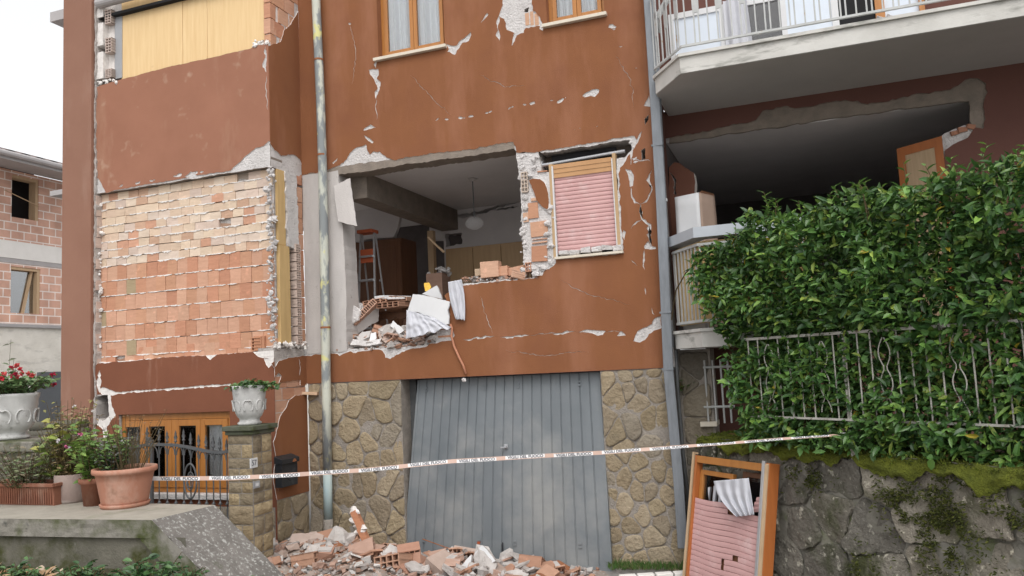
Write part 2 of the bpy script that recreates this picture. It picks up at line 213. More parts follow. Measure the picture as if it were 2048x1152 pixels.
# ------------------------------------------------------------------ mesh helpers
class MB:
    def __init__(s): s.v = []; s.f = []; s.m = []; s.t = []
    def add(s, vs, fs, mi=0, tint=(1, 1, 1)):
        o = len(s.v); s.v.extend([tuple(map(float, p)) for p in vs]); s.t.extend([tint]*len(vs))
        for f in fs: s.f.append(tuple(o+i for i in f)); s.m.append(mi)
    def box(s, c, size, rot=None, mi=0, tint=(1, 1, 1), jit=0.0):
        h = [v/2 for v in size]; vs = []
        for dx, dy, dz in ((-1, -1, -1), (1, -1, -1), (1, 1, -1), (-1, 1, -1), (-1, -1, 1), (1, -1, 1), (1, 1, 1), (-1, 1, 1)):
            p = Vector((dx*h[0], dy*h[1], dz*h[2]))
            if jit: p += Vector((rnd.uniform(-jit, jit), rnd.uniform(-jit, jit), rnd.uniform(-jit, jit)))
            if rot is not None: p = rot @ p
            vs.append(p+Vector(c))
        s.add(vs, [(0, 3, 2, 1), (4, 5, 6, 7), (0, 1, 5, 4), (1, 2, 6, 5), (2, 3, 7, 6), (3, 0, 4, 7)], mi, tint)
    def span(s, a, b, mi=0, tint=(1, 1, 1)):
        s.box([(a[i]+b[i])/2 for i in range(3)], [abs(b[i]-a[i]) for i in range(3)], None, mi, tint)
    def tube(s, path, r, n=8, mi=0, tint=(1, 1, 1), square=False, sx=1.0):
        path = [Vector(p) for p in path]; k = len(path); rings = []
        rs = r if isinstance(r, (list, tuple)) else [r]*k
        up = Vector((0.13, -1, 0.07)).normalized()
        vs = []
        for i, p in enumerate(path):
            d = (path[min(i+1, k-1)]-path[max(i-1, 0)]).normalized()
            a = d.cross(up)
            if a.length < 1e-3: a = d.cross(Vector((1, 0, 0)))
            a.normalize(); b = a.cross(d).normalized()
            for j in range(n):
                th = 2*math.pi*(j+(0.5 if square else 0))/n
                vs.append(p+a*(math.cos(th)*rs[i]*sx)+b*(math.sin(th)*rs[i]))
        fs = []
        for i in range(k-1):
            for j in range(n): fs.append((i*n+j, i*n+(j+1) % n, (i+1)*n+(j+1) % n, (i+1)*n+j))
        fs.append(tuple(range(n))[::-1]); fs.append(tuple((k-1)*n+j for j in range(n)))
        s.add(vs, fs, mi, tint)
    def lathe(s, prof, c=(0, 0, 0), n=24, mi=0, tint=(1, 1, 1), fn=None):
        vs = []; fs = []
        for (r, z) in prof:
            for j in range(n):
                th = 2*math.pi*j/n; rr = fn(r, z, th) if fn else r
                vs.append((c[0]+rr*math.cos(th), c[1]+rr*math.sin(th), c[2]+z))
        for i in range(len(prof)-1):
            for j in range(n): fs.append((i*n+j, i*n+(j+1) % n, (i+1)*n+(j+1) % n, (i+1)*n+j))
        s.add(vs, fs, mi, tint)
    def grid(s, fn, nu, nv, mi=0, tint=(1, 1, 1)):
        vs = [fn(i/nu, j/nv) for j in range(nv+1) for i in range(nu+1)]
        s.add(vs, [(j*(nu+1)+i, j*(nu+1)+i+1, (j+1)*(nu+1)+i+1, (j+1)*(nu+1)+i) for j in range(nv) for i in range(nu)], mi, tint)
    def sheet(s, outer, holes, mp, d0, d1, mi=0, rim=1, tint=(1, 1, 1), plain=()):
        loops = [list(outer)]+[list(h) for h in holes]; pv = []; pe = []
        for l in loops:
            o = len(pv); pv += [Vector(p) for p in l]; pe += [(o+i, o+(i+1) % len(l)) for i in range(len(l))]
        r = delaunay_2d_cdt(pv, pe, [], 0, 1e-5)
        P = np.array([(p.x, p.y) for p in r[0]]); F = [f for f in r[2]]
        C = np.array([P[list(f)].mean(0) for f in F])
        keep = pip(C, loops[0])
        for h in loops[1:]: keep &= ~pip(C, h)
        F = [f for f, k in zip(F, keep) if k]
        used = sorted({i for f in F for i in f}); ix = {v: i for i, v in enumerate(used)}; n = len(used)
        vs = [mp(P[i][0], P[i][1], d0) for i in used]+[mp(P[i][0], P[i][1], d1) for i in used]
        ed = {}
        fr = []; bk = []
        for f in F:
            g = [ix[i] for i in f]; fr.append(tuple(g)); bk.append(tuple(i+n for i in g[::-1]))
            for a in range(len(g)):
                e = (g[a], g[(a+1) % len(g)]); ed[e] = ed.get(e, 0)+1
        rims = [(a, a+n, b+n, b) for (a, b) in ed if (b, a) not in ed]
        isp = [any(abs(P[used[f[0]]][ax]-v) < 2e-3 and abs(P[used[f[3]]][ax]-v) < 2e-3 for ax, v in plain) for f in rims]
        o = len(s.v); s.v.extend([tuple(map(float, p)) for p in vs]); s.t.extend([tint]*len(vs))
        for f in fr+bk: s.f.append(tuple(o+i for i in f)); s.m.append(mi)
        for f, q_ in zip(rims, isp): s.f.append(tuple(o+i for i in f)); s.m.append(mi if q_ else rim)
    def build(s, name, mats, parent=None, smooth=False, local=False, bevel=0.0):
        me = bpy.data.meshes.new(name); me.from_pydata(s.v, [], s.f)
        for m in (mats if isinstance(mats, (list, tuple)) else [mats]): me.materials.append(M[m] if isinstance(m, str) else m)
        me.polygons.foreach_set('material_index', s.m)
        if smooth: me.polygons.foreach_set('use_smooth', [True]*len(s.f))
        if any(t != (1, 1, 1) for t in s.t):
            at = me.color_attributes.new('tint', 'FLOAT_COLOR', 'POINT')
            at.data.foreach_set('color', np.array([(*t, 1) for t in s.t], dtype=np.float32).ravel())
        elif any((m if isinstance(m, str) else m.name) in ('brick', 'stone', 'rock', 'tint', 'leaf', 'petal', 'drygrass') for m in (mats if isinstance(mats, (list, tuple)) else [mats])):
            at = me.color_attributes.new('tint', 'FLOAT_COLOR', 'POINT')
            at.data.foreach_set('color', np.ones(4*len(s.v), dtype=np.float32))
        me.update()
        import bmesh
        b = bmesh.new(); b.from_mesh(me); bmesh.ops.recalc_face_normals(b, faces=b.faces); b.to_mesh(me); b.free()
        o = bpy.data.objects.new(name, me); COL.objects.link(o)
        if parent is not None:
            o.parent = parent
            if not local: o.matrix_parent_inverse = wm(parent).inverted()
        if bevel:
            bv = o.modifiers.new('bevel', 'BEVEL'); bv.width = bevel; bv.segments = 2; bv.limit_method = 'ANGLE'
        return o
def wm(o):
    m = o.matrix_basis.copy()
    while o.parent: m = o.parent.matrix_basis @ o.matrix_parent_inverse @ m; o = o.parent
    return m
def pip(P, poly):
    x, y = P[:, 0], P[:, 1]; n = len(poly); r = np.zeros(len(P), bool); j = n-1
    for i in range(n):
        xi, yi = poly[i]; xj, yj = poly[j]
        if yi != yj: r ^= ((yi > y) != (yj > y)) & (x < (xj-xi)*(y-yi)/(yj-yi)+xi)
        j = i
    return r
def jag(poly, amp=0.012, step=0.035, seed=0, closed=True, skip=()):
    R = random.Random(seed); out = []; n = len(poly)
    for i in range(n if closed else n-1):
        a = np.array(poly[i], float); b = np.array(poly[(i+1) % n], float); d = b-a; L = np.hypot(*d)
        out.append(tuple(a))
        if L < step*1.2 or i in skip: continue
        k = int(L/step); nr = np.array([-d[1], d[0]])/L; w = 0
        for q in range(1, k):
            w = 0.55*w+R.uniform(-amp, amp); t = (q+R.uniform(-0.3, 0.3))/k
            out.append(tuple(a+d*t+nr*w*min(1, 3*min(t, 1-t)+0.3)))
    if not closed: out.append(tuple(poly[-1]))
    return out
def crack(path, w, seed=0, amp=0.01, step=0.03, taper=True):
    pts = jag(path, amp, step, seed, closed=False); R = random.Random(seed+1); n = len(pts)
    if n < 3:
        pts = [pts[0], tuple((np.array(pts[0])+np.array(pts[-1]))/2), pts[-1]]; n = 3
    up = []; dn = []
    for i, p in enumerate(pts):
        a = np.array(pts[max(0, i-1)]); b = np.array(pts[min(n-1, i+1)]); d = b-a; L = np.hypot(*d) or 1; nr = np.array([-d[1], d[0]])/L
        k = w*R.uniform(0.35, 1.3)*((min(1, 4*min(i, n-1-i)/(n-1))+0.03) if taper else 1)
        up.append(tuple(np.array(p)+nr*k/2)); dn.append(tuple(np.array(p)-nr*k/2))
    return up+dn[::-1]
def blob(c, rx, rz, seed=0, n=9, rot=0.0):
    R = random.Random(seed); o = []
    for i in range(n):
        th = 2*math.pi*i/n; k = R.uniform(0.55, 1.25); x, z = rx*k*math.cos(th), rz*k*math.sin(th)
        o.append((c[0]+x*math.cos(rot)-z*math.sin(rot), c[1]+x*math.sin(rot)+z*math.cos(rot)))
    return o
def chips(pts, sizes, seed=0, dens=1.0):
    R = random.Random(seed); out = []
    for (a, b), s in zip(zip(pts[:-1], pts[1:]), sizes):
        a = np.array(a); b = np.array(b); L = np.hypot(*(b-a)); k = max(1, int(L/0.10*dens))
        for q in range(k):
            c = a+(b-a)*((q+R.random())/k); c = c+np.array([0, R.uniform(-0.008, 0.008)])
            f = R.uniform(0.35, 1.6)
            out.append(blob(tuple(c), s*f*1.6, s*f*0.7, R.randrange(9999), 8, R.uniform(-0.3, 0.6)))
    return out
def mY(y0): return lambda s_, t_, d: (s_, y0+d, t_)
def mX(x0): return lambda s_, t_, d: (x0-d, s_, t_)

def tag(o, label=None, cat=None, group=None, kind=None):
    if label: o['label'] = label
    if cat: o['category'] = cat
    if group: o['group'] = group
    if kind: o['kind'] = kind
    return o
def thing(name, label, cat, loc=(0, 0, 0), rot=(0, 0, 0), group=None):
    o = bpy.data.objects.new(name, None); COL.objects.link(o); o.location = [float(v) for v in loc]; o.rotation_euler = rot; o.empty_display_size = 0.1
    return tag(o, label, cat, group)
def part(name, parent):
    o = bpy.data.objects.new(name, None); COL.objects.link(o); o.parent = parent; o.matrix_parent_inverse = wm(parent).inverted(); o.empty_display_size = 0.1
    return o

def leafcloud(mb, P, D, N, L, Wd, T, fold=0.25, curl=0.15):
    """one leaf per row: base P, direction D, face normal N, length, width, tint"""
    P = np.asarray(P, float); D = np.asarray(D, float); N = np.asarray(N, float)
    D /= np.linalg.norm(D, axis=1)[:, None]; S = np.cross(D, N); S /= np.linalg.norm(S, axis=1)[:, None]+1e-9; N = np.cross(S, D)
    L = np.asarray(L)[:, None]; Wd = np.asarray(Wd)[:, None]
    def pt(u, w, h): return P+D*(u*L)+S*(w*Wd)+N*(h*Wd-curl*L*u*u)
    V = np.stack([pt(0, 0, 0), pt(.33, -.46, fold), pt(.33, 0, 0), pt(.33, .46, fold), pt(.7, -.38, fold*.8), pt(.7, 0, 0), pt(.7, .38, fold*.8), pt(1, 0, 0)], 1)
    n = len(P); o = len(mb.v); mb.v.extend(map(tuple, V.reshape(-1, 3).tolist()))
    T = np.asarray(T, float); mb.t.extend(map(tuple, np.repeat(T, 8, 0).tolist()))
    fs = ((0, 2, 1), (0, 3, 2), (1, 2, 5, 4), (2, 3, 6, 5), (4, 5, 7), (5, 6, 7))
    for i in range(n):
        b = o+8*i
        for f in fs: mb.f.append(tuple(b+k for k in f))
    mb.m.extend([0]*(6*n))

# =================================================================== GROUND
def hfield(name, x0, x1, y0, y1, nx, ny, fn, mat):
    mb = MB(); mb.grid(lambda u, v: (x0+(x1-x0)*u, y0+(y1-y0)*v, fn(x0+(x1-x0)*u, y0+(y1-y0)*v)), nx, ny)
    return tag(mb.build(name, mat, smooth=True), kind='structure')
g = MB(); g.add([(-600, -600, -0.004), (600, -600, -0.004), (600, 600, -0.004), (-600, 600, -0.004)], [(0, 1, 2, 3)])
tag(g.build('ground', 'road'), kind='structure')
def drive_h(x, y): return 0.75*max(0.0, min(1.0, (-y-1.6)/4.5))**1.0+0.012*noise.noise((x*2, y*2, 0))+0.004
hfield('driveway', -4.3, 3.0, -12, 0.6, 60, 90, drive_h, 'asphalt')

# =================================================================== THE HOUSE
house = thing('damaged_house', 'brown earthquake damaged house with torn open walls above a grey garage door', 'house', (-4, 0, 0))
BY = -0.68      # front plane of the bay
SX = -6.23      # its side wall
XC = -1.38      # right corner of the facade
ZT = 8.3

# ---- main facade: brown stucco skin
out = LY([(1300, 200), (1289, 216), (1283, 232), (1281, 250), (1288, 262), (1298, 285)], 0)
xr = XC
op_top = [(1027, 284), (984, 291), (937, 299), (878, 305), (827, 313), (790, 321), (773, 315), (760, 303), (747, 303), (740, 309), (732, 289), (724, 293), (714, 295), (704, 303), (691, 321), (680, 331), (663, 337), (640, 344), (604, 351)]
lo_top = [(604, 712), (640, 709), (660, 706), (671, 707), (680, 712), (699, 703), (712, 706), (730, 702), (750, 699), (765, 701), (771, 715), (781, 718), (804, 704), (830, 697), (851, 694), (859, 688), (880, 684), (906, 681), (910, 671), (903, 655), (900, 640), (898, 612), (889, 592), (905, 577), (929, 571), (970, 566), (1015, 561), (1050, 559), (1068, 557), (1085, 551), (1091, 540), (1104, 534), (1112, 526)]
win_box = [(1112, 520), (1246, 507), (1242, 430), (1238, 352), (1240, 336), (1252, 322), (1262, 306), (1275, 283), (1269, 272), (1255, 274), (1220, 279), (1186, 285), (1150, 292), (1106, 300), (1060, 305), (1033, 305)]
inner = LY(lo_top[2:]+win_box+op_top[:-1], 0)
skin_outer = [(-6.24, ZT), (xr, ZT)]+LY([(1300, 200)], 0)[0:0]+[(xr, 2.235), (-6.24, 2.235)]
# C-shaped outline: top, right edge, bottom, then the broken edge back along the opening
edge_in = jag(LY(lo_top+win_box+op_top, 0), 0.011, 0.03, 3, closed=False)
brown = [(-6.22, ZT), (xr, ZT), (xr, 2.235), (-6.22, 2.235)]+edge_in
H_skin = []; H_core = []
H = H_skin
def q(*p): return LY(p, 0)
# windows upstairs
UW = [q((757, 117), (890, 90)), q((1094, 48), (1209, 20))]
w1x0, w1x1 = UW[0][0][0], UW[0][1][0]; w2x0, w2x1 = UW[1][0][0], UW[1][1][0]
ZS = 6.49
for a, b in ((w1x0, w1x1), (w2x0, w2x1)):
    r_ = [(a, ZS), (b, ZS), (b, 7.75), (a, 7.75)]; H_skin.append(r_); H_core.append(r_)
# flaked patch between the two upper windows, with hanging drips
H += [jag(q((1010, -60), (1006, 10), (998, 32), (1010, 42), (1014, 60), (1030, 70), (1048, 66), (1052, 56), (1074, 52), (1084, 55), (1080, 34), (1066, 22), (1056, -60)), .012, .03, 11),
      jag(q((1027, 68), (1034, 70), (1030, 82), (1024, 92), (1025, 80)), .006, .02, 12), jag(q((998, 32), (993, 44), (996, 62), (992, 72), (999, 82), (1001, 72), (996, 56), (1000, 40)), .006, .02, 13),
      jag(q((1080, 48), (1088, 54), (1086, 62), (1079, 58)), .005, .02, 14), jag(q((966, 40), (975, 26), (977, 30), (970, 38), (962, 46)), .004, .02, 15)]
# crack from the first window
H += [jag(q((893, 88), (906, 92), (915, 90), (918, 84), (930, 76), (942, 64), (943, 70), (938, 82), (925, 86), (920, 95), (914, 101), (910, 110), (902, 106), (895, 104), (898, 98)), .006, .02, 16),
      jag(q((738, 140), (757, 138), (758, 150), (754, 158), (762, 166), (760, 178), (752, 200), (750, 184), (756, 176), (748, 158), (740, 148)), .006, .02, 17),
      jag(q((752, 120), (755, 122), (752, 136), (748, 130)), .004, .02, 18),
      jag(q((728, 258), (742, 249), (752, 255), (742, 258), (728, 262)), .004, .02, 19), jag(q((728, 271), (740, 277), (748, 284), (745, 287), (734, 279)), .004, .02, 20),
      jag(q((665, 326), (676, 316), (674, 322), (667, 328)), .003, .02, 21), crack(q((753, 200), (752, 218), (754, 240)), .012, 22)]
H += chips(q((905, 241), (960, 229), (1000, 220), (1060, 208), (1090, 203)), [.016, .016, .012, .02], 23, .9)
H += chips(q((1090, 203), (1128, 200), (1140, 188), (1172, 188), (1205, 183)), [.022, .022, .03, .04], 24, .9)
H += chips(q((868, 240), (908, 238)), [.012], 25) + chips(q((1130, 262), (1210, 250)), [.006], 26, .8)
H += chips(q((1222, 45), (1226, 58), (1236, 62)), [.022, .022], 27, 2) + chips(q((1240, 90), (1255, 115), (1283, 150)), [.010, .012], 28, .4)
H += chips(q((700, 45), (700, 50)), [.012], 29, 1)
# seam in the spandrel
for a, b, w, sd_ in (((925, 680), (990, 672), .026, 30), ((1000, 674), (1060, 670), .022, 31), ((1105, 668), (1150, 663), .022, 32), ((1060, 671), (1120, 667), .008, 321), ((1150, 664), (1260, 664), .008, 322)):
    H.append(crack(q(a, b), w, sd_))
H += [jag(q((1155, 666), (1174, 659), (1185, 660), (1212, 662), (1206, 670), (1194, 671), (1180, 666), (1172, 664)), .005, .02, 33),
      jag(q((1234, 672), (1242, 662), (1252, 671), (1240, 672)), .004, .02, 34),
      jag(q((1267, 682), (1275, 662), (1290, 655), (1304, 648), (1308, 638), (1322, 633), (1324, 655), (1312, 660), (1298, 668), (1290, 680), (1280, 685)), .008, .025, 35)]
# shattered right strip
H += [jag(q((1298, 190), (1304, 215), (1288, 212)), .004, .02, 39), jag(q((1284, 262), (1277, 272), (1270, 284), (1258, 300), (1262, 330), (1266, 300), (1276, 285)), .005, .02, 40),
      jag(q((1250, 338), (1262, 340), (1268, 352), (1266, 372), (1260, 374), (1257, 352)), .004, .02, 41),
      crack(q((1262, 374), (1264, 394), (1270, 405), (1282, 410)), .022, 42), crack(q((1282, 408), (1296, 398), (1304, 380), (1296, 360), (1304, 340)), .03, 43),
      crack(q((1282, 406), (1281, 420), (1284, 438), (1290, 442), (1300, 450), (1298, 470), (1304, 492)), .05, 44), crack(q((1284, 440), (1270, 448), (1262, 458)), .016, 45),
      jag(q((1288, 494), (1296, 482), (1303, 492), (1312, 494), (1312, 498), (1290, 498)), .004, .02, 46), crack(q((1289, 498), (1288, 520), (1290, 540)), .02, 47),
      crack(q((1290, 575), (1292, 590)), .02, 48), crack(q((1304, 614), (1309, 630)), .012, 49), crack(q((1262, 520), (1275, 532)), .012, 50),
      jag(q((1247, 460), (1252, 464), (1249, 480), (1246, 474)), .003, .02, 51), crack(q((1262, 318), (1280, 322), (1302, 323)), .014, 52)]
# deep gaps where the core is open too
deep = [crack(q((1281, 412), (1284, 438)), .03, 60), crack(q((1299, 452), (1299, 470), (1303, 490)), .035, 61), jag(q((1282, 302), (1290, 296), (1291, 318), (1284, 320)), .004, .02, 62),
        jag(q((1289, 238), (1298, 230), (1297, 240), (1291, 250)), .003, .02, 63), crack(q((1298, 368), (1303, 376)), .03, 64), jag(q((1049, 18), (1058, 14), (1056, 24), (1048, 24)), .004, .02, 65)]
H_skin += deep; H_core += deep
R = random.Random(77)
for a_, b_, c_ in (((700, 40), (712, 110), (704, 170)), ((960, 150), (1010, 175), (1050, 172)), ((1230, 110), (1262, 160), (1268, 215)), ((1120, 560), (1180, 590), (1260, 610)), ((960, 590), (975, 640), (985, 668)), ((1010, 700), (1090, 712), (1180, 704)), ((820, 150), (860, 190), (905, 232))):
    H_skin.append(crack(q(a_, b_, c_), .006, R.randrange(999), .014, .03))
sk = MB(); sk.sheet(brown, H_skin, mY(0), -0.006, 0.002, 0, 1, plain=((0, xr), (1, 2.235), (0, w1x0), (0, w2x0), (0, w1x1), (0, w2x1)))
sk.build('stucco_wall', ['stucco', 'plaster_edge'], house)

# ---- the core behind it (plaster face, brick in its broken thickness)
core_edge = [(604, 699), (640, 698), (700, 697), (780, 695), (850, 690), (872, 688), (876, 655), (904, 652), (902, 640), (893, 596), (905, 573), (925, 568), (960, 565), (1066, 556), (1066, 532), (1048, 530), (1046, 480), (1043, 400), (1038, 345), (1033, 306), (1078, 304), (1084, 345), (1106, 345), (1113, 518), (1240, 507), (1234, 318), (1250, 316), (1264, 300), (1262, 282), (1250, 281), (1106, 305), (1082, 306), (1081, 302), (1033, 303), (1028, 296), (984, 303), (937, 310), (878, 317), (827, 325), (780, 332), (700, 344), (663, 349), (604, 357)]
ce = jag(LY(core_edge, 0.02), 0.009, 0.03, 71, closed=False)
cr = MB(); cr.sheet([(-6.22, ZT), (xr+.02, ZT), (xr+.02, 2.24), (-6.22, 2.24)]+ce, H_core, mY(0), 0.003, 0.26, 0, 1)
cr.build('wall_core', ['plaster', 'mortar'], house)
# beam edge exposed over the opening
bm = MB(); bm.sheet(jag(LY([(604, 349), (663, 335), (700, 330), (760, 322), (800, 315), (878, 301), (984, 287), (1030, 280), (1029, 297), (984, 305), (937, 312), (878, 319), (827, 327), (780, 334), (700, 346), (663, 351), (604, 359)], 0), .008, .03, 72), [], mY(0), -.001, .27, 0, 0)
bm.build('concrete_beam', 'concrete', house)
# smear of bare brick inside the flaked patch
fb = MB()
for i, (a, b) in enumerate((((1050, 27), (1059, 24)), ((1060, 24), (1068, 27)), ((1069, 28), (1078, 33)))):
    p = atY(a[0], a[1], .004); p2 = atY(b[0], 50, .004)
    fb.span((p[0], .0, p2[2]), (p2[0], .02, p[2]), 0, (.60, .37, .25))
fb.build('bare_brick', 'brick', house)
# concrete post left of the opening
cb_ = MB(); pA = atY(607, 520, 0); pB = atY(689, 520, 0)
cb_.sheet(jag([(SX+.01, 2.63), (pB[0], 2.63), (pB[0]+.01, 3.6), (pB[0]-.02, 4.4), (pB[0]-.06, 5.06), (SX+.01, 5.06)], .006, .06, 73), [], mY(0), -.004, .30, 0, 0)
cb_.build('concrete_post', 'column', house)
lb = MB(); n_ = np.array([0.25, -1, 0.12]); n_ /= np.linalg.norm(n_); c0 = atY(690, 400, -.03)
def plate_px(mb, pts, p0, n, th, seed=0, amp=.004, step=.03, mi=0, rim=0, tint=(1, 1, 1)):
    n = np.array(n, float); n /= np.linalg.norm(n); p0 = np.array(p0, float)
    u = np.cross((0, 0, 1), n); u /= np.linalg.norm(u); v = np.cross(n, u)
    l2 = []
    for a, b in pts:
        d = atP(a, b, p0, n)-p0; l2.append((d@u, d@v))
    mb.sheet(jag(l2, amp, step, seed), [], lambda s_, t_, d: tuple(p0+u*s_+v*t_-n*d), 0, th, mi, rim, tint)
plate_px(lb, [(668, 372), (700, 356), (706, 400), (714, 452), (676, 443), (670, 400)], c0, n_, .02, 5)
lb.build('loose_plaster_board', 'column', house)

# ---- broken pier between the opening and the shuttered window
pr = MB()
def pbox(mb, x0, y0, x1, y1, ya, yb, mi=0, tint=(1, 1, 1), rz=0):
    a = atY(x0, y1, ya); b = atY(x1, y0, ya)
    c = ((a[0]+b[0])/2, (ya+yb)/2, (a[2]+b[2])/2)
    mb.box(c, (abs(b[0]-a[0]), abs(yb-ya), abs(b[2]-a[2])), Matrix.Rotation(rz, 3, 'Y'), mi, tint, .003)
TC = [(.56, .30, .19), (.60, .35, .235), (.50, .255, .16), (.63, .40, .28)]
for i, (x0, y0, x1, y1) in enumerate(((1057, 404, 1075, 437), (1062, 441, 1094, 474), (1064, 490, 1093, 524), (1047, 425, 1056, 444), (1064, 476, 1094, 480), (1064, 482, 1094, 487), (1075, 340, 1094, 345), (1062, 395, 1074, 402))):
    pbox(pr, x0, y0, x1, y1, -.012-.004*(i % 3), .2, 0, TC[i % 4], rnd.uniform(-.02, .02))
pr.build('broken_pier_brick', 'brick', house)
pr = MB(); pr.sheet(jag(LY([(1058, 360), (1066, 357), (1080, 358), (1090, 367), (1096, 385), (1098, 405), (1096, 420), (1084, 413), (1073, 400), (1066, 380)], -.02), .004, .02, 76), [], mY(-.022), 0, .03, 0, 1)
pr.build('stucco_patch', ['stucco', 'plaster_edge'], house)

def hollow(mb, L, Wd, Hh, nx=4, nz=2, wall=.011, tint=(.56, .30, .19), mi=0):
    """hollow clay block lying along Y: open cells seen on its two ends (X wide, Z high)"""
    for i in range(nz+1): mb.box((0, 0, -Hh/2+wall/2+(Hh-wall)*i/nz), (Wd, L-.002*(i % 2), wall), None, mi, tint)
    for i in range(nx+1): mb.box((-Wd/2+wall/2+(Wd-wall)*i/nx, 0, 0), (wall-.0006*(0 < i < nx), L-.003, Hh-.001), None, mi, tint)
    mb.box((0, 0, 0), (Wd-.014, L*.5, Hh-.014), None, mi, tuple(.35*c for c in tint))
def hollow_at(mb, c, size, nx, nz, rot=None, tint=(.56, .30, .19)):
    t = MB(); hollow(t, size[1], size[0], size[2], nx, nz, .010, tint)
    for i, p in enumerate(t.v):
        p = Vector(p); p = (rot @ p if rot else p)+Vector(c); t.v[i] = tuple(p)
    o = len(mb.v); mb.v += t.v; mb.t += t.t; mb.f += [tuple(o+i for i in f) for f in t.f]; mb.m += t.m
def lumps(mb, pts, r, seed=0, mi=0, tint=(1, 1, 1), n=1):
    R = random.Random(seed)
    for p in pts:
        for _ in range(n):
            rr = r*(.35+1.35*R.random()**1.6); ax_ = R.uniform(.7, 1.6); az_ = R.uniform(.55, 1.15); tl_ = R.uniform(-.6, .6); c = Vector(p)+Vector((R.uniform(-r, r), R.uniform(-r, r)*.4, R.uniform(-r, r)))
            vs = []; k = 6
            ph = R.random()*6
            for zz, f in ((-1, .45), (-.35, 1), (.4, .9), (1, .4)):
                for j in range(k):
                    a = 2*math.pi*j/k+ph; w = rr*f*R.uniform(.7, 1.25); vx, vz = w*math.cos(a)*ax_, rr*zz*R.uniform(.6, 1.15)*az_; vs.append(c+Vector((vx*math.cos(tl_)-vz*math.sin(tl_), w*math.sin(a)*.7, vx*math.sin(tl_)+vz*math.cos(tl_))))
            fs = [(q_*k+j, q_*k+(j+1) % k, (q_+1)*k+(j+1) % k, (q_+1)*k+j) for q_ in range(3) for j in range(k)]+[tuple(range(k))[::-1], tuple(3*k+j for j in range(k))]
            mb.add(vs, fs, mi, tint)
he = MB()
p = atY(1048.5, 364, -.03); hollow_at(he, (p[0], .08, p[2]), (.085, .22, .25), 2, 5, None, (.62, .52, .44))
p = atY(1056, 534, -.03); hollow_at(he, (p[0], .08, p[2]), (.075, .22, .11), 2, 2, None, (.56, .30, .2))
he.build('hollow_brick_end', 'brick', house)
lm = MB()
R9 = random.Random(9)
lumps(lm, [atY(1072+R9.uniform(-30, 34), 545+R9.uniform(-14, 8), -.005) for _ in range(16)]+[atY(1100+R9.uniform(-6, 5), y, -.005) for y in range(400, 530, 9)]+[atY(1047+R9.uniform(-4, 5), y, 0) for y in range(310, 530, 8)]+[atY(1068+R9.uniform(-8, 8), y, -.01) for y in range(312, 352, 6)]+[atY(1266+R9.uniform(-8, 8), y, .01) for y in range(285, 335, 5)], .028, 31)
lm.build('broken_mortar', 'plaster', house)

# ---- shuttered window
wn = part('shuttered_window', house)
wl, wr, wb, wt = atY(1110, 512, .05)[0], atY(1242, 502, .05)[0], atY(1112, 517, .02)[2], atY(1105, 325, .05)[2]
sh = MB()
x0, x1 = wl+.045, wr-.03; z = wb+.05; k = 0; ztop = wt-.205
while z < ztop:
    y0 = .045
    vs = []
    for (dy, dz) in ((.010, 0), (.001, .005), (-.002, .025), (.001, .044), (.010, .0495)):
        for xx in (x0, x1): vs.append((xx, y0+dy, z+dz))
    sh.add(vs, [(2*i, 2*i+1, 2*i+3, 2*i+2) for i in range(4)]); z += .05
sh.build('roller_shutter', 'pink', wn, smooth=False)
sh = MB(); zz = ztop+.0
for k in range(3):
    sh.box(((x0+x1)/2-.012, .035-.008*k, zz+.03), (x1-x0+.01, .012, .052), Matrix.Rotation(.05, 3, 'X')); zz += .054
sh.build('tan_top_slat', 'tan_slat', wn)
fr = MB(); fr.span((wl-.005, .0, wb), (wl+.04, .1, wt-.03)); fr.build('guide_frame', 'wood_tan', wn, bevel=.003)
fr = MB(); fr.span((wr-.028, .0, wb), (wr+.012, .1, wt-.0)); fr.build('guide_frame', 'wood_tan', wn, bevel=.003)
fr = MB(); fr.span((wl+.03, -.004, wb), (wl+.047, .03, wt-.06)); fr.build('metal_guide', 'white', wn)
fr = MB(); fr.span((wr-.038, -.004, wb), (wr-.026, .03, wt-.06)); fr.build('metal_guide', 'white', wn)
s_ = MB(); a = atY(1110, 519, -.03); b = atY(1247, 506, -.03); s_.span((a[0], -.055, a[2]-.002), (b[0], .14, a[2]+.028)); s_.build('window_sill', 'sill', wn, bevel=.004)
tb = MB(); a = atY(1084, 331, .09); b = atY(1250, 302, .09); tb.tube([a, b], .022, 12); tb.tube([(a[0]-.0, .09, a[2]), (a[0]+.02, .09, a[2])], .055, 14); tb.build('roller_tube', 'alu', wn, smooth=False)
cv = MB(); cv.span((atY(1078, 320, .3)[0], .275, wt-.3), (atY(1262, 300, .3)[0], .30, wt+.45)); cv.build('box_back', 'concrete', wn)
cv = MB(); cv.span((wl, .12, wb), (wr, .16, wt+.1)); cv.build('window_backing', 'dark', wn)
rb = MB(); R = random.Random(4)
for i in range(6):
    xx = a_ = wl+.14+.13*i; rb.box((xx, .0, wb+.055+R.uniform(-.008, .012)), (.12, .07, .055), Euler((R.uniform(-.2, .2), R.uniform(-.12, .12), R.uniform(-.1, .1))).to_matrix(), 0, (1, 1, 1), .012)
tag(rb.build('mortar_rubble', 'plaster'), 'row of grey mortar chunks lying on the sill of the pink shutter window', 'rubble')

